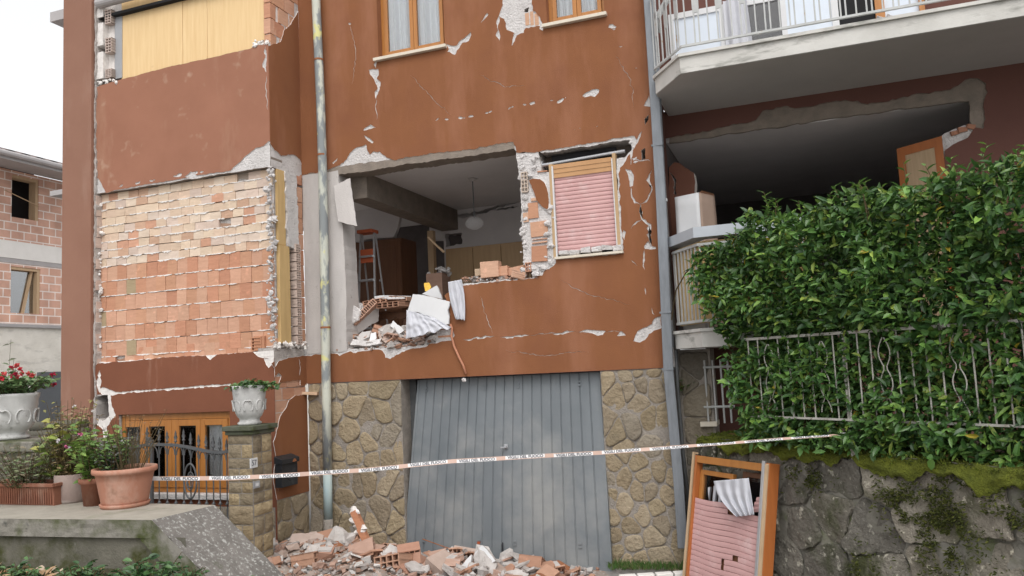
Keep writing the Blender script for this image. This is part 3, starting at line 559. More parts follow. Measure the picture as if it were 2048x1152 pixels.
# ---- upper windows
curt = []
def window(x0, x1, z0, z1, y, fw=.05):
    w = part('window', house)
    f = MB(); f.span((x0, y, z0), (x0+fw, y+.07, z1)); f.span((x1-fw, y, z0), (x1, y+.07, z1)); f.span((x0+fw, y+.001, z0), (x1-fw, y+.069, z0+.045)); f.span((x0+fw, y+.001, z1-.05), (x1-fw, y+.069, z1)); f.build('frame', 'wood_orange', w, bevel=.004)
    xm = (x0+x1)/2
    for a, b in ((x0+fw+.003, xm-.002), (xm+.002, x1-fw-.003)):
        s_ = MB(); za, zb = z0+.048, z1-.053; y2 = y-.014
        s_.span((a, y2, za), (a+.052, y2+.05, zb)); s_.span((b-.052, y2, za), (b, y2+.05, zb)); s_.span((a+.052, y2+.001, za), (b-.052, y2+.049, za+.06)); s_.span((a+.052, y2+.001, zb-.06), (b-.052, y2+.049, zb))
        s_.build('sash', 'wood_orange', w, bevel=.005)
        p = MB(); p.span((a+.05, y2+.02, za+.058), (b-.05, y2+.026, zb-.058)); p.build('pane', 'glass', w)
        curt.append((a+.03, b-.03, za+.02, zb, y+.065))
    s_ = MB(); s_.span((x0-.05, -.065, z0-.045), (x1+.03, y+.001, z0-.003)); s_.build('window_sill', 'sill', w, bevel=.004)
    bk = MB(); bk.span((x0-.1, y+.6, z0-.1), (x1+.1, y+.63, z1+.1)); bk.build('room_back', 'white', w)  # backing panel painted white to bounce light onto the curtains
    rv = MB(); rv.span((x0-.002, -.004, z0), (x0+.005, y+.001, z1)); rv.build('reveal', 'stucco', w)
    return w
window(w1x0, w1x1+.0, ZS, 7.75, .10); window(w2x0, w2x1, ZS, 7.75, .10)
CL = ['white lace curtain behind the left pane of the left upper window', 'white lace curtain behind the right pane of the left upper window', 'white curtain behind the left pane of the upper window beside the grey downpipe', 'white curtain behind the right pane of the upper window beside the grey downpipe']
for i, (a, b, z0, z1, y) in enumerate(curt):
    c = MB(); R = random.Random(50+i); ph = R.random()*6
    def cf(u, v, a=a, b=b, z0=z0, z1=z1, y=y, ph=ph):
        return (a+(b-a)*u, y+.022*math.sin(u*26+ph+.6*math.sin(v*3))+.018*math.sin(u*11+ph), z0+.03+.012*abs(math.sin(u*18))+(z1-z0)*v)
    c.grid(cf, 60, 10); tag(c.build('curtain', 'curtain', smooth=True), CL[i], 'curtain', 'lace curtains in the upper windows')

# ---- bay front (upper panel, band, lower wall) and its side wall
B = BY
def qb(*p): return LY(p, B)
ztopb = ZT
by = jag(qb((190, 176), (205, 170), (247, 158), (330, 136), (430, 114), (500, 98), (512, 92), (528, 88)), .005, .04, 80, closed=False, skip=())
bot = jag(qb((537, 283), (528, 292), (512, 296), (500, 306), (478, 326), (462, 341), (440, 345), (400, 350), (372, 356), (300, 368), (240, 379), (212, 386), (203, 366), (196, 356), (190, 372)), .007, .03, 81, closed=False)
xb0 = qb((190, 300))[0][0]
up = [(xb0, by[0][1])]+by+[(SX, by[-1][1]+.05), (SX, bot[0][1])]+bot+[(xb0, bot[-1][1])]
Hb = chips(qb((240, 372), (330, 356), (372, 350), (430, 340)), [.02, .03, .03], 82, .6)+[jag(qb((370, 354), (382, 343), (396, 352), (392, 357)), .004, .02, 83), jag(qb((180, 268), (188, 270), (190, 330), (185, 330)), .003, .03, 84), crack(qb((531, 92), (533, 110), (529, 128), (533, 145)), .05, 85), crack(qb((533, 150), (532, 168), (535, 200), (536, 220)), .014, 86)]
bs = MB(); bs.sheet(up, Hb, mY(B), -.006, .002, 0, 1, plain=((0, SX),)); bs.build('bay_stucco_wall', ['stucco_bay', 'plaster_edge'], house)
bp = MB()
zl = atY(540, 333, B)[2]; zr_ = zl
bp.sheet(jag([(xb0+.02, atY(196, 175, B)[2]), (SX-.006, atY(530, 90, B)[2]-.02), (SX-.006, zl), (xb0+.02, zl)], .006, .04, 87), [], mY(B), .003, .25, 0, 1)
bp.build('bay_beam_plaster', ['plaster', 'concrete'], house)
zbm = atY(197, 724, B)[2]
# band + lower wall
low_t = jag(qb((190, 732), (196, 727), (252, 723), (343, 714), (412, 711), (421, 720), (435, 709), (507, 704), (519, 714), (538, 717)), .006, .025, 88, closed=False)
lowp = [(xb0, 0)]+[(xb0, low_t[0][1])]+low_t+[(SX, low_t[-1][1]), (SX, 0)]
fx0, fx1 = atY(238, 900, B)[0], atY(461, 900, B)[0]; fz1 = atY(350, 826, B)[2]; fz0 = atY(350, 986, B)[2]
Hl = [[(fx0, fz0), (fx1, fz0), (fx1, fz1), (fx0, fz1)]]
Hl += [crack(qb((222, 787), (300, 781), (380, 775), (462, 769)), .028, 89, .004, .03, False), crack(qb((200, 740), (198, 770), (200, 786)), .07, 90, .006), jag(qb((198, 778), (206, 774), (230, 783), (240, 787), (226, 791), (205, 790)), .004, .02, 91),
       jag(qb((186, 790), (222, 789), (224, 810), (232, 830), (222, 842), (214, 856), (216, 876), (209, 880), (206, 858), (190, 846), (180, 832)), .006, .02, 92)]
hole = jag(qb((188, 792), (215, 790), (217, 812), (218, 832), (205, 842), (192, 836)), .005, .02, 93)
Hl += [jag(qb((528, 716), (548, 716), (548, 726), (538, 736), (532, 728)), .004, .02, 94)]
Hl.append(hole)
bl = MB(); bl.sheet(lowp, Hl, mY(B), -.006, .002, 0, 1, plain=((0, SX), (0, fx0), (0, fx1), (1, fz1))); bl.build('lower_bay_stucco', ['stucco_low', 'plaster_edge'], house)
bc = MB(); bc.sheet([(xb0+.01, 0), (xb0+.01, zbm-.02), (SX-.006, zbm+.01), (SX-.006, 0)], [Hl[0], hole], mY(B), .003, .25, 0, 1); bc.build('lower_bay_core', ['mortar_white', 'mortar'], house)
rk = MB(); p = atY(203, 830, B+.12); lumps(rk, [p], .085, 3, 0, (.30, .29, .28)); rk.build('stone_in_hole', 'stone', house)
# brick panel of the bay
bk = MB(); mo = MB(); R = random.Random(21)
yB = B+.075; xl, xrr = atY(198, 500, yB)[0], SX-.03; ztp = zl-.005; zbt = zbm-.02; ztr = ztp-(ztp-zbt)*.435
CRM = [(.72, .575, .44), (.70, .54, .41), (.74, .61, .49), (.68, .52, .40), (.70, .58, .49), (.58, .38, .27), (.62, .35, .24), (.66, .53, .45)]
TER = [(.60, .335, .225), (.62, .36, .25), (.56, .29, .185), (.63, .38, .265), (.58, .32, .205), (.62, .365, .255), (.56, .28, .18)]
rows = []
zz = ztp; hrow = (ztp-ztr)/9
for i in range(9): rows.append((zz-hrow, hrow, 0)); zz -= hrow
hrow = (ztr-zbt)/6.4
for i in range(7): rows.append((max(zz-hrow, zbt-.02), hrow, 1)); zz -= hrow
for ri, (z0, hh, kind) in enumerate(rows):
    x = xl-R.uniform(0, .09)
    while x < xrr-.02:
        wdt = R.uniform(.165, .205) if kind == 0 else R.uniform(.165, .185)
        xa = max(x, xl); xb_ = min(x+wdt, xrr)
        if xb_-xa > .03:
            if kind == 0:
                c = R.choice(CRM[:5]) if R.random() < .74 else R.choice(CRM[5:])
            else: c = R.choice(TER)
            k = R.uniform(.93, 1.07); c = tuple(v*k for v in c)
            if kind == 1 and R.random() < .03: c = (.42, .33, .21)
            dy = R.uniform(-.004, .004); miss = R.random() < .012
            if miss: dy = .03; c = tuple(v*.6 for v in c)
            bk.box(((xa+xb_)/2, yB+.05+dy, z0+hh/2+R.uniform(-.004, .004)), (xb_-xa-.003, .1, hh-.008), Euler((R.uniform(-.006, .006), R.uniform(-.012, .012), R.uniform(-.008, .008))).to_matrix(), 0, c, .003)
        x += wdt
    # squeezed out mortar under the row
    xs = xl
    while xs < xrr-.05:
        ln = R.uniform(.07, .30)
        if R.random() < (.72 if kind == 0 else .86):
            e = min(xs+ln, xrr); n_ = max(3, int((e-xs)/.02)); hmx = (R.uniform(.010, .026) if kind == 0 else R.uniform(.006, .015))
            top = [(xs+(e-xs)*i/n_, z0+.006+R.uniform(0, .006)) for i in range(n_+1)]; btm = [(xs+(e-xs)*i/n_, z0+.002-hmx*R.uniform(.1, 1.1)*min(1, 4*min(i, n_-i)/n_)) for i in range(n_+1)][::-1]
            mo.sheet(top+btm, [], mY(yB-.004), R.uniform(-.005, .0), .02, 0, 0)
        xs += ln+R.uniform(0, .05)
mo.sheet(jag([(xl, zbt+.015), (xrr, zbt+.02), (xrr, zbt-.03), (xl, zbt-.03)], .012, .03, 95), [], mY(yB-.02), -.015, .03, 0, 0)
bk.build('hollow_brick_wall', 'brick', house)
mo.build('mortar_joint', 'mortar_white', house)
mo = MB(); mo.span((xl-.05, yB+.03, zbt-.1), (xrr, yB+.14, ztp+.02)); mo.build('mortar_bed', 'mortar', house)
lg = MB(); lg.span((xb0, B+.0, zbm-.06), (SX-.01, B+.1, zbm-.045)); lumps(lg, [(xl+(xrr-xl)*i/60, B+.03, zbm-.028+R.uniform(-.01, .01)) for i in range(61)], .016, 5); lg.build('rubble_ledge', 'mortar_white', house)
# plywood closing the bay window upstairs, its broken left jamb and the shutter box
pyY = B+.10; zp0 = atY(245, 158, pyY)[2]-.05
px_ = [atY(243, 60, pyY)[0], atY(365, 60, pyY)[0], atY(414, 60, pyY)[0], SX-.005]
pl = part('plywood_panel', house)
zc = atY(300, 34, B)[2]
for i in range(3):
    b_ = MB(); b_.span((px_[i]+.002, pyY+.004*i, zp0), (px_[i+1]-.002, pyY+.02+.004*i, 8.1)); b_.build('board', 'ply', pl)
jb = MB(); jy = B+.02
for x0, x1, y0, y1 in ((186, 206, 0, 38), (186, 206, 44, 95), (188, 206, 103, 160)):
    pbox(jb, x0, y0, x1, y1, B+.0, B+.2, 0)
jb.build('broken_jamb', 'mortar_white', house)
jb = MB()
for y0, y1, x0, x1 in ((20, 50, 214, 226), (76, 108, 215, 227), (138, 158, 215, 227), (10, 27, 188, 199)):
    a = atY(x0, y1, B+.05); b = atY(x1, y0, B+.05); hollow_at(jb, ((a[0]+b[0])/2, B+.12, (a[2]+b[2])/2), (b[0]-a[0], .22, b[2]-a[2]), 2, 5, None, (.60, .50, .45))
jb.build('hollow_brick_jamb', 'brick', house)
jb = MB(); pbox(jb, 213, 0, 229, 160, B+.10, B+.25, 0); jb.build('jamb_plaster', 'mortar_white', house)
jb = MB(); pbox(jb, 230, 20, 244, 158, B+.09, B+.2, 0, (.35, .36, .38)); pbox(jb, 206, 20, 214, 160, B+.15, B+.3, 0, (.30, .31, .33)); jb.build('dark_frame', 'tint', house)
jb = MB(); a = atY(190, 0, B); b = atY(360, 0, B); jb.tube([(atY(194, -8, B-.05)[0], B-.03, atY(260, 2, B)[2]+.06), (atY(310, -8, B)[0], B-.03, atY(260, 2, B)[2]+.06)], .07, 14); jb.build('rolled_shutter_box', 'eave', house)
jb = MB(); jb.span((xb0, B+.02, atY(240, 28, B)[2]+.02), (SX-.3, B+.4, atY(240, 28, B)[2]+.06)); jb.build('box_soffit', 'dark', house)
sj = MB(); lumps(sj, [atY(190+R.uniform(0, 46), 166-R.uniform(0, 6), B) for _ in range(16)]+[atY(505+R.uniform(0, 32), 90-R.uniform(-4, 8), B) for _ in range(14)], .02, 6); sj.build('sill_rubble', 'mortar_white', house)

# side wall of the bay (faces right)
def qs(*p): return LX(p, SX)
side_t = jag(qs((536, 92), (560, 84), (568, 60), (580, 50), (592, 30), (598, 20), (608, 8)), .008, .03, 100, closed=False)
yE = -.005
sb = jag(qs((605, 345), (604, 332), (598, 318), (585, 309), (562, 312), (548, 300), (537, 283)), .006, .025, 101, closed=False)
sidep = [(B, side_t[0][1])]+side_t[1:]+[(yE, side_t[-1][1]+.05), (yE, sb[0][1])]+sb[1:-1]+[(B, sb[-1][1])]
ss = MB(); ss.sheet(sidep, [], mX(SX), -.006, .002, 0, 1, plain=((0, B), (0, yE))); ss.build('side_stucco_wall', ['stucco', 'plaster_edge'], house)
ss = MB(); ss.sheet([(B+.01, zl-.0), (yE, zl+.0), (yE, side_t[-1][1]+.02), (B+.01, side_t[0][1]+.02)], [], mX(SX), .003, .25, 0, 1); ss.build('side_beam_plaster', ['plaster', 'concrete'], house)
ss = MB(); R = random.Random(33)
z = qs((537, 95))[0][1]; k = 0
while z < ZT:
    y = B+.0 - (.1 if k % 2 else 0)
    while y < -.1:
        a_ = max(y, B+.002); ss.box((SX-.05, a_+.11, z+.105), (.1, .215 if a_ == y else .12, .2), None, 0, R.choice(TER), .003); y += .235
    z += .215; k += 1
ss.build('side_brick', 'brick', house)
ss = MB(); ss.span((SX-.09, B+.07, qs((537, 95))[0][1]-.02), (SX-.02, -.1, ZT)); ss.build('side_mortar', 'mortar_white', house)
# the torn open storey of that side: mortar edge, yellow insulation, hollow bricks, brick return
zf = atX(560, 690, SX)[2]; zh = zl
yv = [atX(x, 500, SX)[1] for x in (541, 556, 583, 596, 606)]
ins = MB(); zm_ = atX(570, 492, SX)[2]
ins.span((SX-.06, yv[1]+.005, zm_+.004), (SX+.004, yv[1]+.17, zh)); ins.span((SX-.06, yv[1]+.005, zf+.02), (SX+.016, yv[1]+.225, zm_)); ins.build('insulation_board', 'yellow', house, bevel=.006)
lm = MB(); R = random.Random(8)
lumps(lm, [(SX-.03+R.uniform(-.02, .02), yv[0]+R.uniform(-.02, .12), zf+(zh-zf)*i/150) for i in range(151)], .024, 7)
lm.span((SX-.12, B+.09, zf), (SX-.03, yv[1]-.01, zh)); lm.build('mortar_edge', 'plaster', house)
lm = MB(); lm.sheet(jag([(yv[1]+.19, zm_), (yv[3]-.01, zm_), (yv[3]-.04, zh), (yv[1]+.16, zh)], .02, .04, 9), [], mX(SX), -.025, .05); lm.build('plaster_strip', 'plaster', house)
hb = MB(); z = zf+.01
while z < zm_-.05:
    hollow_at(hb, (SX-.05, (yv[2]+yv[3])/2+.01, z+.055), (.10, .2, .11), 2, 3, Matrix.Rotation(math.pi/2, 3, 'Z'), (.62, .50, .44)); z += .122
hb.build('hollow_brick_stack', 'brick', house)
hb = MB(); z = zf; k = 0
while z < zh-.02:
    hb.box((SX-.06, (yv[3]+yE)/2+.01, z+.105), (.11, abs(yE-yv[3])-.0, min(.205, zh-z)), None, 0, R.choice(TER), .004); z += .215
hb.build('brick_return', 'brick', house)
lm = MB(); lm.span((SX-.25, B+.08, zf-.04), (SX-.02, -.01, zf-.005)); lumps(lm, [(SX+.01+R.uniform(-.05, .02), B+.02+R.random()*.66, zf+R.uniform(-.02, .03)) for _ in range(60)], .022, 10); lm.build('ledge_rubble', 'mortar_white', house)
hb = MB()
pbox(hb, 508, 672, 528, 700, B+.03, B+.2, 0, (.50, .25, .15))
hollow_at(hb, (atY(512, 688, B+.02)[0], B+.1, atY(512, 688, B+.02)[2]), (.15, .16, .17), 1, 4, None, (.55, .28, .17)); hb.build('split_brick', 'brick', house)
# lower part of the side wall
l_t = jag(qs((541, 722), (548, 736), (557, 722), (575, 716), (592, 714), (606, 712)), .006, .025, 102, closed=False)
lp = [(B, l_t[0][1])]+l_t[1:-1]+[(yE, l_t[-1][1]), (yE, qs((603, 770))[0][1]), (B, qs((541, 775))[0][1])]
sl_ = MB(); sl_.sheet(lp, [crack(qs((596, 716), (600, 735), (598, 752)), .012, 103), jag(qs((548, 772), (560, 764), (600, 760), (600, 770), (560, 774)), .005, .02, 104), jag(qs((541, 765), (556, 745), (562, 752), (555, 770)), .005, .02, 105)], mX(SX), -.006, .002, 0, 1); sl_.build('side_band_stucco', ['stucco', 'plaster_edge'], house)
zs = atX(590, 990, SX)[2]
mp_ = jag(qs((604, 790), (590, 791), (578, 800), (572, 815), (560, 832), (556, 850), (551, 870), (546, 884), (549, 900), (552, 918), (548, 936)), .006, .025, 106, closed=False)
lp = [(yE, zs), (yE, mp_[0][1])]+mp_+[(qs((546, 960))[0][0], qs((546, 960))[0][1]), (B, zs)]
sl_ = MB(); sl_.sheet(lp, [crack(qs((548, 940), (552, 965), (556, 985)), .008, 107)], mX(SX), -.006, .002, 0, 1); sl_.build('side_lower_stucco', ['stucco', 'plaster_edge'], house)
sl_ = MB(); sl_.sheet([(B+.01, 0), (-.01, 0), (-.01, zf-.03), (B+.01, zf-.03)], [], mX(SX), .02, .25, 0, 0); sl_.build('side_lower_core', 'mortar', house)
sl_ = MB(); z = zs; k = 0; R = random.Random(12)
while z < qs((570, 775))[0][1]:
    y = B+.0+(.0 if k % 2 else -.1)
    while y < -.15:
        ya = max(y, B+.01); yb = min(y+.25, -.02); sl_.box((SX-.049, (ya+yb)/2, z+.075), (.088, yb-ya-.006, .142), None, 0, tuple(v*.9 for v in R.choice(TER)), .001); y += .255
    z += .152; k += 1
sl_.build('side_lower_brick', 'brick', house)
dk = MB(); dk.span((SX-.24, B+.05, atX(570, 786, SX)[2]), (SX-.03, -.02, atX(570, 774, SX)[2])); dk.build('joint_gap', 'dark', house)
tl = MB(); c = atX(622, 786, SX+.05); tl.box((SX+.08, c[1]-.05, atX(622, 786, SX)[2]), (.22, .12, .035), Euler((0, .05, .2)).to_matrix(), 0, (.66, .47, .32), .005); tl.build('protruding_tile', 'brick', house)

# corner column on the far left
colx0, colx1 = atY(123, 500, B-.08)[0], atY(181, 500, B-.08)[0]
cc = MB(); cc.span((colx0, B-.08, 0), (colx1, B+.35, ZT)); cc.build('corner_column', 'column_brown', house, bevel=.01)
ce_ = MB(); ce_.sheet(jag([(colx1+.003, 0), (colx1+.02, 0), (colx1+.03, 3), (colx1+.02, 4.2), (colx1+.035, 5.2), (colx1+.015, 6.2), (colx1+.03, 7), (colx1+.02, ZT), (colx1+.003, ZT)], .018, .05, 110), [], mY(B), -.03, .2); ce_.build('column_mortar_edge', 'mortar', house)
hb = MB(); R = random.Random(14); z = zbm-.05
while z < ztp-.1:
    if R.random() < .7: hollow_at(hb, ((colx1+xl)/2+.01, B+.09+R.uniform(-.02, .02), z+.07), (xl-colx1-.035, .2, .14), 2, 3, None, (.60, .48, .42))
    z += .15
hb.build('hollow_brick_edge', 'brick', house)
lm = MB(); lumps(lm, [((colx1+xl)/2+R.uniform(-.035, .05), B+.05, zbm+(ztp-zbm)*R.random()) for _ in range(60)]+[(xb0-.02+R.uniform(-.02, .03), B+.04, .3+2*R.random()) for _ in range(24)], .026, 15); lm.build('edge_mortar', 'mortar_white', house)
for y0, y1 in ((18, 44), (378, 392)):
    sl_ = MB(); a = atY(100, y1, .2); b = atY(126, y0, .2); sl_.span((a[0], .2, a[2]), (b[0]+.5, .75, b[2])); sl_.build('side_balcony_slab', 'eave', house)
bk_ = MB(); bk_.span((colx1-.1, B+.45, 0), (SX-.3, B+.5, ZT)); bk_.build('bay_inner_wall', 'room_dark', house)

# french window behind the gate
fw = part('french_window', house)
f = MB(); y = B+.05
f.span((fx0, y, fz0), (fx0+.07, y+.08, fz1)); f.span((fx1-.07, y, fz0), (fx1, y+.08, fz1)); f.span((fx0+.07, y+.001, fz1-.09), (fx1-.07, y+.079, fz1)); f.span((fx0+.07, y+.001, fz0), (fx1-.07, y+.079, fz0+.06)); f.build('frame', 'wood_orange', fw, bevel=.005)
pxs = [atY(x, 900, y)[0] for x in (251, 281, 299, 331, 359, 393, 411, 446)]
cuts = [fx0+.07, (pxs[1]+pxs[2])/2, (pxs[3]+pxs[4])/2, (pxs[5]+pxs[6])/2, fx1-.07]
for i in range(4):
    a, b = cuts[i]+.003, cuts[i+1]-.003; s_ = MB(); za, zb = fz0+.063, fz1-.093; y2 = y-.012; pa, pb = pxs[2*i], pxs[2*i+1]
    s_.span((a, y2, za), (pa, y2+.05, zb)); s_.span((pb, y2, za), (b, y2+.05, zb)); s_.span((pa, y2+.001, za), (pb, y2+.049, za+.12)); s_.span((pa, y2+.001, zb-.08), (pb, y2+.049, zb)); s_.build('leaf_frame', 'wood_orange', fw, bevel=.005)
    p = MB(); p.span((pa-.004, y2+.02, za+.118), (pb+.004, y2+.025, zb-.078)); p.build('pane', 'glass', fw)
    c = MB(); c.grid(lambda u, v, pa=pa, pb=pb: (pa+(pb-pa)*(.05+.95*u), y+.06+.012*math.sin(u*20), fz0+.1+(fz1-fz0)*.74*v), 24, 4)
    tag(c.build('curtain', 'curtain', smooth=True), 'pale lace curtain behind the %s glass leaf of the wooden french window' % ('leftmost', 'second from left', 'third from left', 'rightmost')[i], 'curtain', 'curtains behind the french window')
s_ = MB(); s_.span((fx0-.03, B-.06, fz0-.07), (fx1+.03, B+.05, fz0-.002)); s_.build('window_sill', 'plaster', fw, bevel=.005)

# ---- stone clad ground floor
def voro(w, h, n, seed, stretch=1.0):
    R = random.Random(seed); S = []
    tries = 0
    dmin = math.sqrt(w*h/n)*.74
    while len(S) < n and tries < 20000:
        p = (R.random()*w, R.random()*h); tries += 1
        if all(((p[0]-s_[0])*stretch)**2+(p[1]-s_[1])**2 > dmin*dmin for s_ in S): S.append(p)
    cells = []
    for i, p in enumerate(S):
        poly = [(0, 0), (w, 0), (w, h), (0, h)]
        for j, s2 in enumerate(S):
            if i == j or not poly: continue
            dx, dy = (s2[0]-p[0])*stretch**2, s2[1]-p[1]; c = (s2[0]**2-p[0]**2)/2*stretch**2+(s2[1]**2-p[1]**2)/2
            out_ = []
            for k in range(len(poly)):
                a, b = poly[k], poly[(k+1) % len(poly)]; da, db = a[0]*dx+a[1]*dy-c, b[0]*dx+b[1]*dy-c
                if da <= 0: out_.append(a)
                if da*db < 0: t = da/(da-db); out_.append((a[0]+(b[0]-a[0])*t, a[1]+(b[1]-a[1])*t))
            poly = out_
        if len(poly) >= 3: cells.append((p, poly))
    return cells
def stones(mb, w, h, n, seed, mp, tints, gap=.006, depth=.015, stretch=1.0, rough=.004, merge=0, soft=1):
    R = random.Random(seed+5)
    for c, poly in voro(w, h, n, seed, stretch):
        cx = sum(p[0] for p in poly)/len(poly); cy = sum(p[1] for p in poly)/len(poly)
        sub = []
        for k in range(len(poly)):
            a, b = poly[k], poly[(k+1) % len(poly)]
            m = max(1, int(math.hypot(b[0]-a[0], b[1]-a[1])/.045))
            for t in range(m): sub.append((a[0]+(b[0]-a[0])*t/m, a[1]+(b[1]-a[1])*t/m))
        for _ in range(soft): sub = [((sub[i-1][0]+2*sub[i][0]+sub[(i+1) % len(sub)][0])/4, (sub[i-1][1]+2*sub[i][1]+sub[(i+1) % len(sub)][1])/4) for i in range(len(sub))]
        sub = [(x+R.uniform(-rough, rough), y+R.uniform(-rough, rough)) for x, y in sub]
        def ins_(d):
            o = []
            for x, y in sub:
                L = math.hypot(x-cx, y-cy) or 1; k = max(.05, 1-d/L); o.append((cx+(x-cx)*k, cy+(y-cy)*k))
            return o
        ga = gap*R.uniform(.6, 1.6); dd = depth*R.uniform(.5, 1.4); tx, ty = R.uniform(-.10, .10), R.uniform(-.12, .12); so = R.random()*90
        rings = [(ga, 0.0), (ga+.003, -.6*dd), (ga+.010, -.9*dd), (ga+.03, -dd), (ga+.07, -dd*1.02)]
        vs = []; m = len(sub)
        for d, o in rings:
            for x, y in ins_(d): vs.append(mp(x, y, o+(tx*(x-cx)+ty*(y-cy)+.010*noise.noise((x*9, y*9, so)))*(1 if o else 0)))
        vs.append(mp(cx, cy, -dd*1.02))
        nr_ = len(rings)-1
        fs = [(a*m+i, a*m+(i+1) % m, (a+1)*m+(i+1) % m, (a+1)*m+i) for a in range(nr_) for i in range(m)]+[(nr_*m+i, nr_*m+(i+1) % m, (nr_+1)*m) for i in range(m)]
        k = R.uniform(.85, 1.12); t = R.choice(tints); mb.add(vs, fs, 0, tuple(v*k for v in t))
STN = [(.41, .335, .23), (.37, .305, .205), (.43, .36, .26), (.34, .285, .21), (.385, .315, .215), (.335, .295, .235)]
gx0, gx1 = atY(806, 900, 0)[0], atY(1201, 760, 0)[0]
gz = 2.235
xpL = -5.93
def clad(name, x0, x1, z0, z1, y, n, seed, stretch=1.0, back=.4):
    s_ = MB(); stones(s_, x1-x0, z1-z0, n, seed, lambda a, b, d: (x0+a, y+.005+d, z0+b), STN, stretch=stretch); o = s_.build(name, 'stone', house, smooth=True)
    b = MB(); b.span((x0, y+.004, z0), (x1, y+back, z1)); b.build(name+'_joint', 'stone_joint', house)
clad('stone_cladding', SX+.02, gx0, 0, gz, .0, 50, 1, 1.15)
clad('stone_cladding', gx1, XC, 0, gz, .0, 44, 2, 1.2)
s_ = MB(); stones(s_, abs(B)-.01, zs, 9, 3, lambda a, b, d: (SX-.005-d, B+a, b), STN); s_.build('side_stone_cladding', 'stone', house, smooth=True)
s_ = MB(); s_.span((SX-.2, B+.01, 0), (SX-.003, -.005, zs)); s_.build('side_stone_joint', 'stone_joint', house)
clad('bay_stone_cladding', xb0+.02, SX-.02, 0, fz0-.16, B-.015, 34, 6, 1.15, .2)
# lintel reveal, garage
li = MB(); li.span((-5.93, -.010, gz-.0), (XC, .25, gz+.004)); li.build('lintel_soffit', 'stucco_dark', house)
gi = MB(); gi.span((gx0-.3, 3.4, 0), (gx1+.3, 3.5, 2.4)); gi.span((gx0-.3, .42, 2.3), (gx1+.3, 3.4, 2.4)); gi.span((gx0-.35, .42, 0), (gx0-.25, 3.4, 2.3)); gi.span((gx1+.25, .42, 0), (gx1+.35, 3.4, 2.3)); gi.build('garage_inside', 'room_dark', house)
gf = MB(); gf.span((gx0+.0, .24, 0), (gx0+.09, .34, gz-.003)); gf.span((gx1-.05, .24, 0), (gx1, .34, gz-.003)); gf.span((gx0+.09, .36, gz-.10), (gx1-.05, .42, gz-.003)); gf.build('garage_frame', 'iron', house)
gd = part('garage_door', house)
GTL, GTR, GBL, GBR = [np.array(p) for p in (atY(838, 764, .16), atY(1197, 742, .10), atY(808, 1120, .02), atY(1222, 1140, -.10))]
GTL[2] = gz-.015; GTR[2] = gz-.012
def gpos(u, v, d=0.0):
    p = (GBL*(1-u)+GBR*u)*(1-v)+(GTL*(1-u)+GTR*u)*v
    n = np.cross(GBR-GBL, GTL-GBL); n /= np.linalg.norm(n)
    bow = .02*math.sin(math.pi*v)*math.sin(math.pi*u)
    return tuple(p+n*(d+bow))     # d>0 towards the street
NPL = 20
prof = []
for i in range(NPL):
    a, b = i/NPL, (i+1)/NPL; g_ = .0042
    prof += [(a+g_*.2, -.012), (a+g_, 0.0), ((a+b)/2-.003, .0015), (b-g_, 0.0), (b-g_*.2, -.012)]
dm = MB(); nv = 10
vs = [gpos(u, j/nv, d) for j in range(nv+1) for u, d in prof]; m = len(prof)
dm.add(vs, [(j*m+i, j*m+i+1, (j+1)*m+i+1, (j+1)*m+i) for j in range(nv) for i in range(m-1)])
dm.build('door_panel', 'garage', gd)
dm = MB()
def strip(mb, u0, u1, v0, v1, d0, d1, mi=0):
    c = [gpos(u, v, d) for d in (d0, d1) for (u, v) in ((u0, v0), (u1, v0), (u1, v1), (u0, v1))]
    mb.add(c, [(0, 3, 2, 1), (4, 5, 6, 7), (0, 1, 5, 4), (1, 2, 6, 5), (2, 3, 7, 6), (3, 0, 4, 7)], mi)
strip(dm, -.004, 1.004, -.006, .012, -.03, .008); strip(dm, -.006, .006, .012, .998, -.03, .006); strip(dm, .994, 1.006, .012, .998, -.03, .006); strip(dm, .492, .497, .012, .99, -.001, .006); strip(dm, -.002, 1.002, .0, 1, -.045, -.03)
dm.build('door_edge', 'garage', gd)
for k, (v, us) in enumerate(((.93, (.05, .39, .575, .90)), (.10, (.10, .386, .565, .87)))):
    for u in us:
        e = MB()
        for dv in (0, .018): strip(e, u-.008, u+.008, v+dv, v+dv+.009, .0, .012)
        e.build('vent_slot', 'garage', gd)
e = MB(); strip(e, .379, .393, .102, .116, .008, .013); e.build('red_sticker', 'red', gd)
lk = MB(); c = np.array(gpos(.517, .62, .0)); lk.box(tuple(c+np.array([0, -.012, 0])), (.05, .02, .05)); lk.tube([tuple(c+np.array([0, -.02, 0])), tuple(c+np.array([0, -.05, -.002]))], .014, 10); lk.box(tuple(c+np.array([-.02, -.05, -.01])), (.075, .012, .016)); lk.build('door_lock', 'alu', gd, bevel=.003)
lk = MB(); c = np.array(gpos(.505, .085, .0)); lk.tube([tuple(c+np.array([0, -.004, .06])), tuple(c+np.array([.005, -.03, .05])), tuple(c+np.array([.008, -.03, -.04])), tuple(c+np.array([0, -.004, -.05]))], .010, 8); lk.build('pull_handle', 'black', gd)

